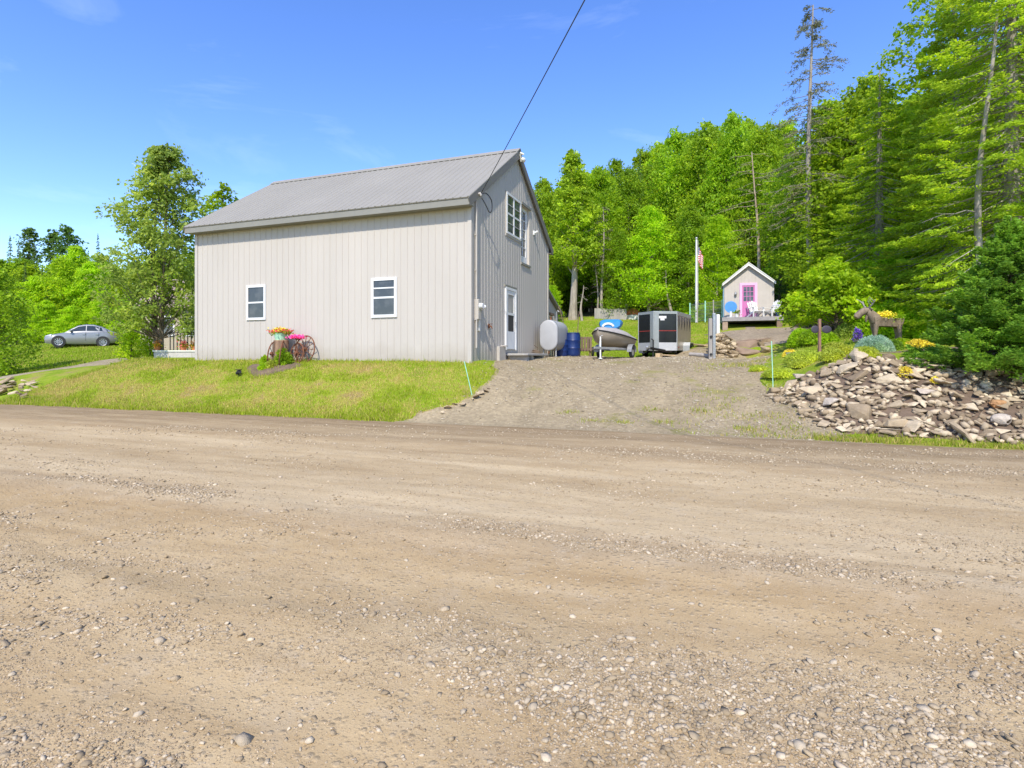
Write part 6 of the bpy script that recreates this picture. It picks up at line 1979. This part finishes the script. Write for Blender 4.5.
# ------------------------------------------------------------------ flower display in front of the barn wall
def display():
    v0 = 14.02
    def at(px):
        k = (px - 512) / F; d = v0 / (ST * k + CT); return (CT * k - ST) * d, d
    u, d = at(280); z = h1(u, v0)
    # stump
    st_ = thing('tree_stump', 'brown cut stump serving as a stand under the mint green pot', 'stump', (u, v0 + .05, z))
    zt = EYE + (HZ - 340.5) / F * d - z
    g = MB(); rings = []
    for zz, rr in ((-.1, .30), (.08, .25), (.3, .225), (zt, .215)):
        rings.append([(rr * (1 + .07 * math.sin(3 * a + 1) + .04 * math.sin(7 * a)) * math.cos(a), rr * (1 + .07 * math.sin(3 * a + 1) + .04 * math.sin(7 * a)) * math.sin(a), zz) for a in [2 * math.pi * k / 24 for k in range(24)]])
    g.loft(rings); g.build('bark', mat('stump_bark', (.26, .17, .11), .95, 0, .4, 5, .8, 18, .15, (1, 1, .3), dirt=(.09, .055, .04)), st_, smooth=True)
    g = MB(); g.cyl((0, 0, zt + .001), (0, 0, zt + .014), .20, n=22); g.build('cut_face', M['newwood'], st_)
    # pot
    z1 = z + zt + .015; hp = 7.0 / F * d
    pt_ = thing('flower_pot', 'mint green round pot full of red and yellow flowers on the stump', 'plant pot', (u - .02, v0 + .05, z1))
    g = MB(); g.lathe([(0, 0), (.155, 0), (.185, hp * .5), (.20, hp * .93), (.21, hp), (.19, hp), (.18, hp * .8), (0, hp * .8)], n=22); g.build('pot', M['mint'], pt_, smooth=True)
    for nm, mt, n_, cx, cz, sx, szz, lf in (('leaves', M['maple'], 500, 0, hp + .02, .17, .035, .07), ('red_flowers', M['redf'], 420, 0, hp + .06, .20, .035, .06), ('yellow_flowers', M['yellowf'], 200, .0, hp + .10, .09, .04, .06)):
        C = RNG.normal(0, 1, (n_, 3)) * np.array([sx, .11, szz]) + np.array([cx, 0, cz])
        C[:, 0] = np.clip(C[:, 0], -.38, .38)
        quads_obj(nm, leaf_quads(C, rnd_dirs(n_), nrm(rnd_dirs(n_) + np.array([0, -.4, .9])), lf, lf * .75), mt, pt_)
    # wagon wheels: big one leaning on the wall behind, one angled, one left against the stump
    def wheel(px, py, dd, r, rz, label, spokes=12, mt=M['rust'], tiltx=R(-8)):
        uu, _ = at(px); zz = h1(uu, v0 + dd)
        w = thing('wagon_wheel', label, 'wagon wheel', (uu, v0 + dd, zz + r - .03), 0)
        w.rotation_euler = (tiltx, 0, rz)
        w['group'] = 'rusty wagon wheels by the flower stump'
        g = MB(); g.ring((0, 0, 0), r, .02, 'y', 36, 6); g.build('rim', mt, w, smooth=True)
        g = MB(); g.cyl((0, -.07, 0), (0, .07, 0), .06, .05, 12); g.build('hub', mt, w)
        for k in range(spokes):
            a = 2 * math.pi * k / spokes; g = MB(); g.cyl((.05 * math.cos(a), 0, .05 * math.sin(a)), (r * math.cos(a), 0, r * math.sin(a)), .011, n=6); g.build('spoke', mt, w)
        return w
    _, dm = at(296)
    wheel(296.5, 352, .02, 16.3 / F * dm * .60 + .02, R(-14), 'largest rusty wagon wheel, right of the stump', 12)
    wheel(286.5, 352, -.22, .40, R(-52), 'rusty wagon wheel standing turned in front of the stump', 12)
    wheel(276, 353, -.14, .37, R(-68), 'rusty wagon wheel seen edge on at the left of the stump', 10)
    wheel(301.0, 353, .17, .42, R(-8), 'wagon wheel with pale spokes nearest the barn wall', 12, M['rust'])
    # pink flower dish on a rod
    uu, dd = at(295.5); zz = h1(uu, v0 + .05); zp = EYE + (HZ - 337.5) / F * dd - zz
    f = thing('flower_dish', 'hanging dish of bright pink flowers above the wagon wheels', 'flower dish', (uu, v0 + .05, zz))
    g = MB(); g.cyl((0, 0, -.1), (0, 0, zp - .06), .012, n=6); g.build('rod', M['rust'], f)
    g = MB(); g.lathe([(.02, zp - .07), (.10, zp - .05), (.14, zp - .01), (.13, zp - .01), (0, zp - .04)], n=16); g.build('dish', M['rust'], f)
    C = RNG.normal(0, 1, (420, 3)) * np.array([.13, .08, .028]) + np.array([0, 0, zp + .02]); C[:, 0] = np.clip(C[:, 0], -.24, .24)
    quads_obj('petals', leaf_quads(C, rnd_dirs(420), nrm(rnd_dirs(420) + np.array([0, -.4, .9])), .06, .05), M['pinkf'], f)
    # bed and plants
    ub, _ = at(282)
    g = MB(); rings = []
    n_ = 26
    for rr, zz in ((1.0, 0.0), (.8, .05), (.4, .085), (.02, .10)):
        ring = []
        for k in range(n_):
            a = 2 * math.pi * k / n_; q = rr * (1 + .12 * math.sin(3 * a))
            xx, yy = ub + 1.0 * q * math.cos(a), v0 - .42 + .42 * q * math.sin(a)
            ring.append((xx, yy, h1(xx, yy) + zz - .01 + .02 * random.random()))
        rings.append(ring)
    g.loft(rings, cap=False); o = g.build('flower_bed', M['soil'], None, smooth=True); tag(o, 'patch of dark bare soil around the stump and wagon wheels', 'soil', kind='stuff')
    def clump(px, dv, rw, rh, ml, n, lf, label):
        uu, dd = at(px); zz = h1(uu, v0 + dv)
        c = thing('leafy_plant', label, 'plant', (uu, v0 + dv, zz))
        a = RNG.uniform(0, 6.283, n); c_ = RNG.random(n); s_ = np.sqrt(1 - c_ ** 2)
        nn = np.stack([np.cos(a) * s_, np.sin(a) * s_, c_], -1); p = nn * (RNG.random((n, 1)) ** .5) * np.array([rw, rw * .6, rh])
        quads_obj('foliage', leaf_quads(p, nrm(nn + RNG.normal(0, .4, (n, 3))), rnd_dirs(n), lf, lf * .4), ml, c)
    clump(268.5, -.15, .20, .28, M['bright'], 500, .13, 'spiky bright green plant at the left end of the flower bed')
    clump(277, -.55, .20, .25, M['bright'], 500, .11, 'low green plant at the front of the flower bed')
    clump(283, -.45, .26, .28, M['lime'], 600, .09, 'yellow green plant at the middle front of the flower bed')
    clump(289, -.25, .34, .55, M['maple'], 900, .12, 'tall dark leafy plant in front of the wagon wheels')
    clump(293.5, -.30, .24, .42, M['dark'], 600, .11, 'darkest green plant right of the tall leafy one')
    clump(273.5, -.42, .10, .20, M['orangef'], 120, .07, 'few small orange flowers at the left of the bed')
    # little solar spotlight on the bank
    uu, dd = (lambda k: (k[0], k[1]))(W(238.5, 17.0)); zz = h1(uu, dd)
    s = thing('garden_spotlight', 'small black solar spotlight on a peg in the grass bank', 'lamp', (uu, dd, zz))
    g = MB(); g.cyl((0, 0, -.05), (0, 0, .12), .012, n=6); g.build('peg', M['rubber'], s)
    g = MB(); g.cyl((-.06, 0, .10), (.07, -.03, .16), .05, .065, 12); g.build('lamp_head', M['rubber'], s)
    g = MB(); g.cbox((0, .0, .21), (.14, .12, .02)); g.build('solar_panel', M['blackpanel'], s)
display()

# ------------------------------------------------------------------ silver car
def car():
    fx, fd = (46.5 - 512) / F * 35.2, 35.2
    rx, rd = (119.5 - 512) / F * 37.0, 37.0
    p0 = Vector((*uv(fx, fd), 0)); p1 = Vector((*uv(rx, rd), 0))
    c = (p0 + p1) / 2
    L = (p1 - p0).length
    z = EYE + (HZ - 347.2) / F * 35.8
    ang = math.atan2(p1.y - p0.y, p1.x - p0.x)
    t = thing('parked_car', 'silver four door sedan parked on the lawn at the forest edge', 'car', (c.x, c.y, z), ang)
    k = L / 4.85
    hx = -L / 2
    pitch = 0
    # lower body: stations along x (front at -L/2)
    stn = [(0, .56, .36, .60), (.06, .74, .24, .66), (.30, .86, .20, .73), (.9, .91, .18, .82), (1.45, .92, .18, .92), (2.4, .92, .18, .95), (3.3, .92, .19, .98), (4.1, .91, .22, 1.00), (4.55, .86, .28, 1.00), (4.8, .76, .38, .96), (4.85, .62, .46, .88)]
    rings = []
    for x, w, zb, zt in stn:
        x = hx + x * k
        rings.append([(x, -w * .9, zb), (x, w * .9, zb), (x, w, zb + .12), (x, w * 1.01, (zb + zt) / 2 + .05), (x, w * .97, zt - .06), (x, w * .84, zt), (x, -w * .84, zt), (x, -w * .97, zt - .06), (x, -w * 1.01, (zb + zt) / 2 + .05), (x, -w, zb + .12)])
    g = MB(); g.loft(rings); g.build('body', M['carpaint'], t, smooth=True)
    # roof / greenhouse
    gst = [(1.35, .80, .90, .90), (1.75, .76, .92, 1.14), (2.2, .70, .94, 1.36), (2.7, .67, .95, 1.44), (3.2, .67, .96, 1.43), (3.7, .69, .98, 1.32), (4.15, .73, .99, 1.14), (4.5, .78, .985, 1.0)]
    rings = []
    for x, w, zb, zt in gst:
        x = hx + x * k
        wb = .86
        rings.append([(x, wb, zb - .03), (x, w + .02 * 0, zt - .05 * min(1, (zt - zb) * 4)), (x, w * .85, zt), (x, -w * .85, zt), (x, -w, zt - .05 * min(1, (zt - zb) * 4)), (x, -wb, zb - .03)])
    g = MB(); g.loft(rings); g.build('cabin', M['carpaint'], t, smooth=True)
    # side windows on both sides, just proud
    def roof_at(x):
        xs = [q[0] for q in gst]
        return np.interp(x, xs, [q[1] for q in gst]), np.interp(x, xs, [q[2] for q in gst]), np.interp(x, xs, [q[3] for q in gst])
    for s in (-1, 1):
        for (xa, xb) in ((1.72, 2.70), (2.76, 3.55), (3.60, 4.15)):
            g = MB(); top, bot = [], []
            for i in range(7):
                x = xa + (xb - xa) * i / 6; w, zb, zt = roof_at(x)
                zt2 = zt - .05 * min(1, (zt - zb) * 4)
                def side(f): return (hx + x * k, s * ((.86 + (w - .86) * f) + .008), (zb - .03) + (zt2 - zb + .03) * f)
                bot.append(side(.22)); top.append(side(max(.3, .93)))
            vs = bot + top
            g.add(vs, [(i, i + 1, i + 8, i + 7) for i in range(6)]); o = g.build('side_window', M['carglass'], t, recalc=False)
        m_ = MB(); m_.sph((hx + 1.75 * k, s * .99, 1.0), (.09, .12, .07), 10, 7); m_.build('mirror', M['carpaint'], t, smooth=True)
        h_ = MB(); h_.loft([[(hx + .10 * k, s * .66, .60), (hx + .10 * k, s * .66, .69), (hx + .06 * k, s * .58, .67), (hx + .06 * k, s * .58, .60)], [(hx + .52 * k, s * .895, .67), (hx + .52 * k, s * .895, .76), (hx + .5 * k, s * .80, .79), (hx + .5 * k, s * .80, .68)]]); h_.build('headlight', M['headlight'], t)
        tl = MB(); tl.cbox((hx + 4.70 * k, s * .74, .86), (.16, .24, .12)); tl.build('tail_light', M['redstripe'], t)
        for xx in (.98, 3.86):
            w = MB(); w.ring((hx + xx * k, s * .875, .325), .25, .075, 'y', 26, 10); wo2 = w.build('wheel', M['rubber'], t, smooth=True)
            a_ = MB(); a_.cyl((hx + xx * k, s * .80, .325), (hx + xx * k, s * .95, .325), .05, n=10)
            for q in range(10):
                b = q * math.pi / 5; a_.bar((hx + xx * k, s * .935, .325), (hx + xx * k + .21 * math.cos(b), s * .935, .325 + .21 * math.sin(b)), .035, .03, (0, 1, 0))
            a_.ring((hx + xx * k, s * .935, .325), .21, .02, 'y', 22, 5); a_.build('rim', M['rim'], wo2)
            wa = MB(); wa.cyl((hx + xx * k, s * .84, .335), (hx + xx * k, s * .936, .335), .36, n=26); wa.build('wheel_arch', M['rubber'], t)
        for xx in (2.72, 3.58):
            g = MB(); g.box((hx + xx * k - .006, s * .918, .40), (hx + xx * k + .006, s * .932, .92)); g.build('door_seam', M['rubber'], t)
            hd = MB(); hd.cbox((hx + (xx - .12) * k, s * .935, .80), (.16, .03, .03)); hd.build('door_handle', M['alu'], t)
    for (xa, xb, nm) in ((1.42, 2.15, 'windscreen'), (3.80, 4.42, 'rear_window')):
        g = MB(); vs = []
        for x in (xa, xb):
            w, zb, zt = roof_at(x)
            vs += [(hx + x * k, -w * .82, zt + .006), (hx + x * k, w * .82, zt + .006)]
        g.add(vs, [(0, 1, 3, 2)]); g.build(nm, M['carglass'], t, recalc=False)
    g = MB(); g.box((hx - .0, -.42, .36), (hx + .04, .42, .52)); g.build('grille', M['rubber'], t)
car()

# ------------------------------------------------------------------ tan house behind the tall tree
def house():
    xL, d = W(140, 33)
    t = thing('tan_house', 'tan house with white framed windows half hidden behind the tall tree', 'house', (xL, d, h1(xL, d) - .1), TH + R(-6))
    wl_, D, hh = 6.5, 5.0, 2.7
    w = MB(); w.box((0, 0, -.5), (wl_, D, hh)); w.prism([(0, hh), (D, hh), (D / 2, hh + 1.9)], .0, wl_, lambda p, q, tt: (tt, p, q)) if False else None
    w.build('wall', M['housewall'], t)
    r_ = MB(); r_.prism([(-.4, hh - .12), (D / 2, hh + 1.75), (D + .4, hh - .12), (D + .4, hh + .02), (D / 2, hh + 1.92), (-.4, hh + .02)], -.3, wl_ + .3, lambda p, q, tt: (tt, p, q)); r_.build('roof', M['houseroof'], t)
    for sx in (.0, wl_ - .04):
        g = MB(); g.prism([(0.001, hh + .001), (D - .001, hh + .001), (D / 2, hh + 1.72)], sx + .001, sx + .039, lambda p, q, tt: (tt, p, q)); g.build('gable', M['housewall'], t)
    fn = lambda a, o, z: (a, -o, z)
    for a0 in (1.35, 2.75, 4.4):
        window_unit(t, fn, a0, a0 + .85, .95, 2.15, bars_h=((.5, .05),), fw=.1)
    # deck railing in front
    dk = thing('garden_deck', 'low pale grey deck wall with dark railing posts left of the barn', 'deck', (*W(154, 25.5), h1(*W(154, 25.5)) - .05), TH)
    ww = (197 - 153) / F * 25.5 + .3
    g = MB(); g.box((0, 0, -.3), (ww, 1.6, EYE + (HZ - 350.3) / F * 25.5 - dk.location.z - .06)); g.build('wall', mat('pale_deck_wall', (.46, .43, .40), .8, 0, .12, 3), dk)
    zt = EYE + (HZ - 350.3) / F * 25.5 - dk.location.z - .06
    g = MB(); g.box((-.04, -.04, zt + .002), (ww + .02, 1.62, zt + .06)); g.build('cap', M['offwhite'], dk)
    for i in range(9):
        g = MB(); g.cyl((.55 + i * .16, .3, zt + .06), (.55 + i * .16, .3, zt + .85), .022, n=6); g.build('baluster', M['rubber'], dk)
    g = MB(); g.box((.5, .27, zt + .86), (1.9, .33, zt + .91)); g.build('handrail', M['rubber'], dk)
    for i, (xx, r_, mt, lab) in enumerate([(.06, .14, M['orangef'], 'terracotta pot with orange flowers at the left deck corner'), (1.25, .2, M['redf'], 'terracotta planter with red flowers in the middle of the deck wall'), (1.75, .2, M['orangef'], 'terracotta planter with orange flowers nearest the barn wall')]):
        loc = dk.matrix_basis @ Vector((xx, .15, zt + .062))
        p = thing('flower_planter', lab, 'plant pot', loc)
        g = MB(); g.lathe([(0, 0), (.10, 0), (.14, .16), (.13, .16), (0, .13)], n=14); g.build('pot', M['terracotta'], p)
        n_ = 160; C = RNG.normal(0, .09, (n_, 3)) + np.array([0, 0, .24]); quads_obj('flowers', leaf_quads(C, rnd_dirs(n_), rnd_dirs(n_), .07, .05), mt, p)
        n_ = 160; C = RNG.normal(0, .10, (n_, 3)) * np.array([1, 1, .6]) + np.array([0, 0, .2]); quads_obj('leaves', leaf_quads(C, rnd_dirs(n_), rnd_dirs(n_), .08, .04), M['maple'], p)
    sc_ = thing('tomato_trellis', 'tall dark leaning trellis frame with climbing leaves beside the barn', 'trellis', dk.matrix_basis @ Vector((1.55, .9, zt + .06)))
    g = MB()
    for a, b in (((0, 0, 0), (.5, 0, 1.7)), ((.95, 0, 0), (.55, 0, 1.7)), ((.1, 0, .4), (.85, 0, .4)), ((.25, 0, .9), (.75, 0, .9))): g.bar(a, b, .05, .05)
    g.build('frame', M['rubber'], sc_)
    n_ = 300; C = RNG.normal(0, 1, (n_, 3)) * np.array([.22, .1, .4]) + np.array([.5, 0, .7]); quads_obj('leaves', leaf_quads(C, rnd_dirs(n_), rnd_dirs(n_), .12, .07), M['maple'], sc_)
house()

# ------------------------------------------------------------------ trees
def place(px, d):
    x, y = W(px, d); return (x, y, h1(x, y))
def ht(px, d, ytop):
    x, y, z = place(px, d); return EYE + (HZ - ytop) / F * d - z
def wm(pxw, d): return pxw / F * d

# left of the barn
p = place(161, 26); broadleaf('tall_ash', ht(161, 26, 139), wm(51, 26), 1.5, 140, M["ash"], M['bark'], .16, 170, .58, 'tall airy two stemmed tree standing left of the barn', loc=p, twin=True, trunk_r=.10, upright=1.2, shape=.66, seed=3, sprig=8)
p = place(222, 30); broadleaf('small_tree', ht(222, 30, 184), wm(30, 30), 1.5, 40, M['maple'], M['bark'], .2, 130, .6, 'tree whose top shows above the left end of the barn roof', loc=p, seed=5)
p = place(131, 27.5); broadleaf('loose_shrub', 1.55, .62, .1, 26, M['bright'], M['bark'], .11, 90, .3, 'loose bright shrub between car and deck wall', 'shrub', loc=p, seed=6, trunk_r=.03)
p = place(150, 27); broadleaf('loose_shrub', 1.5, .42, .1, 16, M['bright'], M['bark'], .11, 80, .26, 'narrow bright shrub at the left end of the deck wall', 'shrub', loc=p, seed=7, trunk_r=.03)
p = place(-4, 24.5); broadleaf('broad_shrub', 4.6, 1.35, .1, 60, M['dark'], M['bark'], .13, 130, .55, 'large dark green bush cut by the left picture edge', 'shrub', loc=p, seed=8, trunk_r=.06)

# model trees, copied through the woods
LB = 'broadleaf tree in the green wall of woods behind lawn and cabin'
GB = 'broadleaf trees of the woods behind the lawn'
protos = []
for i, (ml, seed) in enumerate(((M['maple'], 21), (M['bright'], 22), (M['maple'], 23), (M['dark'], 24))):
    protos.append(broadleaf('forest_tree', 14, 3.6, (2.6, 2.2, 3.2, 1.6)[i], 64, ml, M['palebark'] if i % 2 else M['bark'], .24, 330, 1.25, LB, loc=(0, 400 + i * 20, 0), group=GB, seed=seed, trunk_r=.16, shape=(.9, .8, .95, .8)[i], sprig=11))
for i, (ml, seed) in enumerate(((M['bright'], 26), (M['maple'], 27))):
    protos.append(broadleaf('forest_tree', 7, 2.3, .3, 60, ml, M['bark'], .17, 260, .72, LB, loc=(60, 400 + i * 20, 0), group=GB, seed=seed, trunk_r=.10, shape=(.7, .85)[i], sprig=9))
cprotos = [conifer('forest_conifer', 14, 2.3, M['fir'], M['bark'], .42, 8, .30, .11, .8, .22, label='x', loc=(30, 400 + i * 20, 0), seed=40 + i, dens=.75) for i in range(2)]
used = set()
def tree_at(k, px, d, ytop, wpx, label=LB, group=GB, conif=False, hscale=None, zoff=0):
    src = (cprotos if conif else protos)[k]
    p = place(px, d); h_ = EYE + (HZ - ytop) / F * d - p[2]
    s = h_ / (7 if (not conif and k > 3) else 14); w = wm(wpx, d) / (2.3 if conif else (2.1 if k > 3 else 3.0))
    key = (conif, k)
    rz = random.uniform(0, 6.28)
    if key not in used:
        used.add(key); o = src
        o.location = p; o.rotation_euler = (0, 0, rz); o.scale = (w, w, s); o['label'] = label; o['group'] = group
    else:
        o = dup(src, p, rz, (w, w, s), label, group)
    return o

# woods behind the lawn (front rank, then ranks behind it)
front = [(0, 545, 49, 178, 24), (2, 600, 50, 165, 26), (3, 628, 51, 168, 24), (1, 650, 45, 206, 28), (0, 676, 52, 130, 30), (2, 705, 50, 122, 30), (0, 735, 47, 112, 30), (3, 690, 44, 205, 24), (1, 718, 41, 215, 22), (2, 765, 44, 122, 28), (3, 620, 46, 232, 18)]
for i, (k, px, d, yt, w) in enumerate(front): tree_at(k, px, d, yt, w)
back = [(3, 530, 57, 190, 30), (0, 560, 58, 185, 26), (2, 585, 60, 172, 26), (3, 615, 60, 158, 24), (0, 642, 60, 150, 26), (1, 660, 60, 140, 26), (3, 690, 60, 132, 28), (2, 720, 58, 124, 26), (0, 750, 56, 118, 26), (1, 785, 52, 118, 28),
        (3, 575, 70, 195, 26), (0, 608, 72, 180, 28), (3, 650, 72, 165, 28), (2, 700, 70, 150, 28), (3, 740, 68, 140, 28), (0, 780, 64, 140, 28), (3, 820, 60, 130, 28),
        (3, 600, 55, 205, 26), (3, 640, 56, 200, 26), (3, 680, 56, 185, 26), (3, 725, 53, 180, 24), (3, 760, 50, 180, 24), (3, 560, 53, 215, 22), (3, 530, 62, 210, 22)]
for k, px, d, yt, w in back: tree_at(k, px, d, yt, w)
for px, d, yt, w, k in [(592, 52, 200, 16, 0), (672, 54, 190, 16, 1), (708, 52, 170, 16, 0), (750, 44, 200, 16, 1), (640, 53, 150, 13, 1), (668, 57, 133, 10, 0), (800, 38, 190, 24, 1), (780, 40, 205, 20, 0)]:
    tree_at(k, px, d, yt, w, 'dark conifer standing among the broadleaf trees of the woods', 'conifers in the woods behind the lawn', True)
# right of the cabin, nearer
right = [(2, 806, 34, 150, 34), (0, 830, 31, 100, 46), (2, 862, 29, 78, 46), (0, 845, 28, 190, 44), (0, 900, 27, 120, 50), (1, 880, 26, 215, 44), (2, 925, 25, 90, 56), (1, 935, 24, 220, 50), (0, 975, 24, 110, 60), (1, 1000, 22, 200, 60), (2, 1040, 22, 60, 70), (3, 860, 35, 130, 44), (3, 910, 33, 130, 50), (3, 960, 31, 90, 56), (0, 1010, 30, 60, 60), (3, 800, 44, 150, 34), (3, 1060, 27, 90, 60), (1, 905, 21.5, 240, 44), (2, 960, 20.5, 235, 44)]
for k, px, d, yt, w in right: tree_at(k, px, d, yt, w, 'broadleaf tree in the dense woods right of the cabin', 'broadleaf trees right of the cabin')
# dark undergrowth between the trunks
for i in range(26):
    px = 528 + i * 10.5 + random.uniform(-5, 5)
    tree_at(3, px, random.uniform(51, 58), random.uniform(262, 286), random.uniform(14, 20), 'dark leafy undergrowth bush between the trunks of the woods', 'undergrowth in the woods')
# low edge growth
for i, (k, px, d, yt, w) in enumerate([(1, 715, 34, 300, 14), (1, 700, 39, 305, 14), (1, 803, 31, 262, 16), (1, 685, 44, 300, 12), (1, 818, 24, 285, 17), (1, 552, 44, 285, 10)]):
    tree_at(k, px, d, yt, w, 'low bright sapling growing at the edge of the woods', 'saplings at the edge of the woods')
# left woods
LL = 'broadleaf tree in the bright woods behind the silver car'
left = [(4, 12, 47, 285, 24), (4, 38, 46, 276, 24), (4, 62, 46, 258, 26), (4, 92, 46, 262, 24), (4, 78, 52, 246, 24), (5, 30, 54, 262, 26), (5, 112, 49, 262, 26), (5, 138, 46, 262, 24), (5, 175, 48, 255, 26), (4, 128, 42, 296, 18), (4, 106, 42.5, 290, 18), (5, -15, 50, 262, 30), (5, 5, 58, 258, 26), (5, 200, 52, 250, 30), (4, 46, 42, 300, 17), (4, 74, 41.5, 306, 18), (5, 18, 43, 300, 18), (5, 230, 52, 250, 26), (5, 60, 58, 258, 26), (3, 100, 62, 255, 26), (3, 20, 64, 258, 26), (3, 150, 60, 255, 26), (4, 88, 41.5, 316, 15), (4, 58, 42, 318, 15)]
for k, px, d, yt, w in left: tree_at(k, px, d, yt, w, LL, 'broadleaf trees behind the silver car')
for px, d, yt, w, k in [(10, 75, 236, 11, 0), (19, 75, 240, 10, 1), (98, 72, 234, 9, 0), (88, 74, 250, 9, 1), (-12, 72, 242, 12, 0), (40, 70, 270, 14, 1), (118, 70, 252, 10, 0), (34, 66, 240, 9, 1)]:
    tree_at(k, px, d, yt, w, 'slim pointed spruce rising behind the bright left hand woods', 'spruces on the left skyline', True)
for px, d, yt, w, k in [(42, 50, 268, 10, 1), (25, 49, 262, 9, 0), (6, 46, 280, 10, 1), (47, 45, 285, 9, 0), (100, 47, 270, 9, 1)]:
    tree_at(k, px, d, yt, w, 'slim young spruce standing among the bright broadleaf trees behind the car', 'young spruces behind the silver car', True)
for px, d, yt, w in [(28, 68, 226, 9), (53, 66, 228, 12), (69, 66, 224, 12)]:
    p = place(px, d); broadleaf('skyline_pine', ht(px, d, yt), wm(w, d), ht(px, d, yt) * .45, 26, M['fir'], M['bark'], .34, 90, .9, 'ragged dark pine on the left skyline above the bright woods', loc=p, seed=int(px), limbs=True, shape=.5, group='ragged pines on the left skyline', upright=.2)

# pale tall cedar with light trunk behind the barn corner
p = place(573, 45); broadleaf('tall_cedar', ht(573, 45, 150), wm(24, 45), 4.5, 85, M['cedar'], M['palebark'], .22, 190, .75, 'tall yellow green cedar with pale trunk just right of the barn', loc=p, seed=31, shape=.55, trunk_r=.30, upright=.1)
p = place(582, 44); bare_tree('birch_pole', ht(582, 44, 285), .11, 'short slanting pale birch stem beside the cedar trunk', p, M['palebark'], 6, 1.0, .5, None, 0, 3)
bare_tree('bare_pole', ht(603, 46, 207), .13, 'thin pale dead pole tree behind the board fence', place(602.5, 46), M['palebark'], 34, 1.3, .35, M['larch'], 8, 4, droop=.25)
bare_tree('bare_pole', ht(598, 46.5, 262), .09, 'second shorter thin pole left of the pale dead one', place(597, 46.5), M['palebark'], 12, .9, .4, None, 0, 6)
bare_tree('bare_pole', ht(671, 44, 268), .13, 'slanting tan trunk under the bright maple behind the trailer', place(672, 43.5), M['palebark'], 5, .8, .6, None, 0, 8, lean=-.5)
# bare trunk behind the cabin and the sparse giant
bare_tree('dead_pine', ht(755, 35, 152), .13, 'tall bare pale tan trunk with dead drooping branches right behind the cabin', place(759.5, 35), bark_mat('tan_pine_bark', (.26, .19, .12), (.46, .37, .26)), 30, 3.2, .42, None, 0, 12, droop=.25, lean=-.35)
bare_tree('sparse_spruce', ht(812, 29, 4), .20, 'very tall nearly bare spruce rising highest right of the cabin', place(811, 29), M['deadbark'], 120, 2.3, .24, M['larch'], 12, 15, droop=.42, kink=.12)

# young rounded tree, big cedar, overhanging maple, spruce
p = place(835, 19.3); broadleaf('young_maple', ht(830, 19.3, 262), wm(43, 19.3), .75, 66, M['bright'], M['bark'], .13, 170, .42, 'rounded bright green young tree behind the lime mounds', loc=p, seed=51, trunk_r=.06, shape=.9, sprig=8)
def big_cedar(px, d, ytop, wpx, label, seed, nc=150, leaf=.105, base=2.0):
    p = place(px, d)
    return broadleaf('big_cedar', ht(px, d, ytop), wm(wpx, d), base, nc, M['cedar'], M['deadbark'], leaf, 400, .62, label, loc=p, seed=seed, trunk_r=.26, shape=.35, upright=-.05, sprig=11, flat=.9, limb=.10, wleaf=.5)
def feather_cedar(px, d, ytop, wpx, label, seed, leaf=.15, step=.30, dens=1.0, gaps=.12, base=1.2):
    p = place(px, d)
    return conifer('big_cedar', ht(px, d, ytop), wm(wpx, d), M['cedar'], M['deadbark'], step, 9, leaf, leaf * .34, base, .55, .25, label, 'tree', p, None, dens, .6, gaps, seed, .24)
feather_cedar(1012, 15.6, -190, 118, 'huge yellow green cedar filling the upper right corner', 61, .13, .24, 1.7, .06)
feather_cedar(950, 18.8, -10, 72, 'tall drooping cedar left of the huge corner cedar', 62, .14, .25, 1.5, .06)
feather_cedar(880, 23.5, 70, 62, 'feathery light green cedar behind the rounded young tree', 63, .16, .28, 1.4, .06)
feather_cedar(845, 30, 95, 40, 'slimmer feathery cedar just right of the nearly bare spruce', 64, .2, .4, .9)
bare_tree('grey_snag', ht(985, 14.8, -40), .10, 'slim grey dead stem with bare twigs in front of the corner cedar', place(991, 14.9), M['deadbark'], 22, 1.3, .3, None, 0, 66, droop=.3, kink=.25)
# maple limb reaching in at the top
p = place(975, 20.0); broadleaf('leaning_maple', ht(975, 20, -60), wm(92, 20), 7.0, 70, M['maple'], M['bark'], .17, 120, .55, 'dark leaved maple reaching left against the sky at the top right', loc=p, seed=71, trunk_r=.2, shape=.9, upright=.4)

sx_, sy_ = 5.55, 14.35
sz_ = h1(sx_, sy_)
def skirt(lx, ly):
    return h1(sx_ + lx, sy_ + ly) - sz_ + .10
conifer('garden_spruce', 3.05, 1.66, M['spruce'], M['bark'], .15, 17, .085, .032, .12, .36, .34, 'dense green spruce with low skirts at the right end of the rock bank', 'tree', (sx_, sy_, sz_), None, 2.9, .8, 0, 81, .06, skirt)
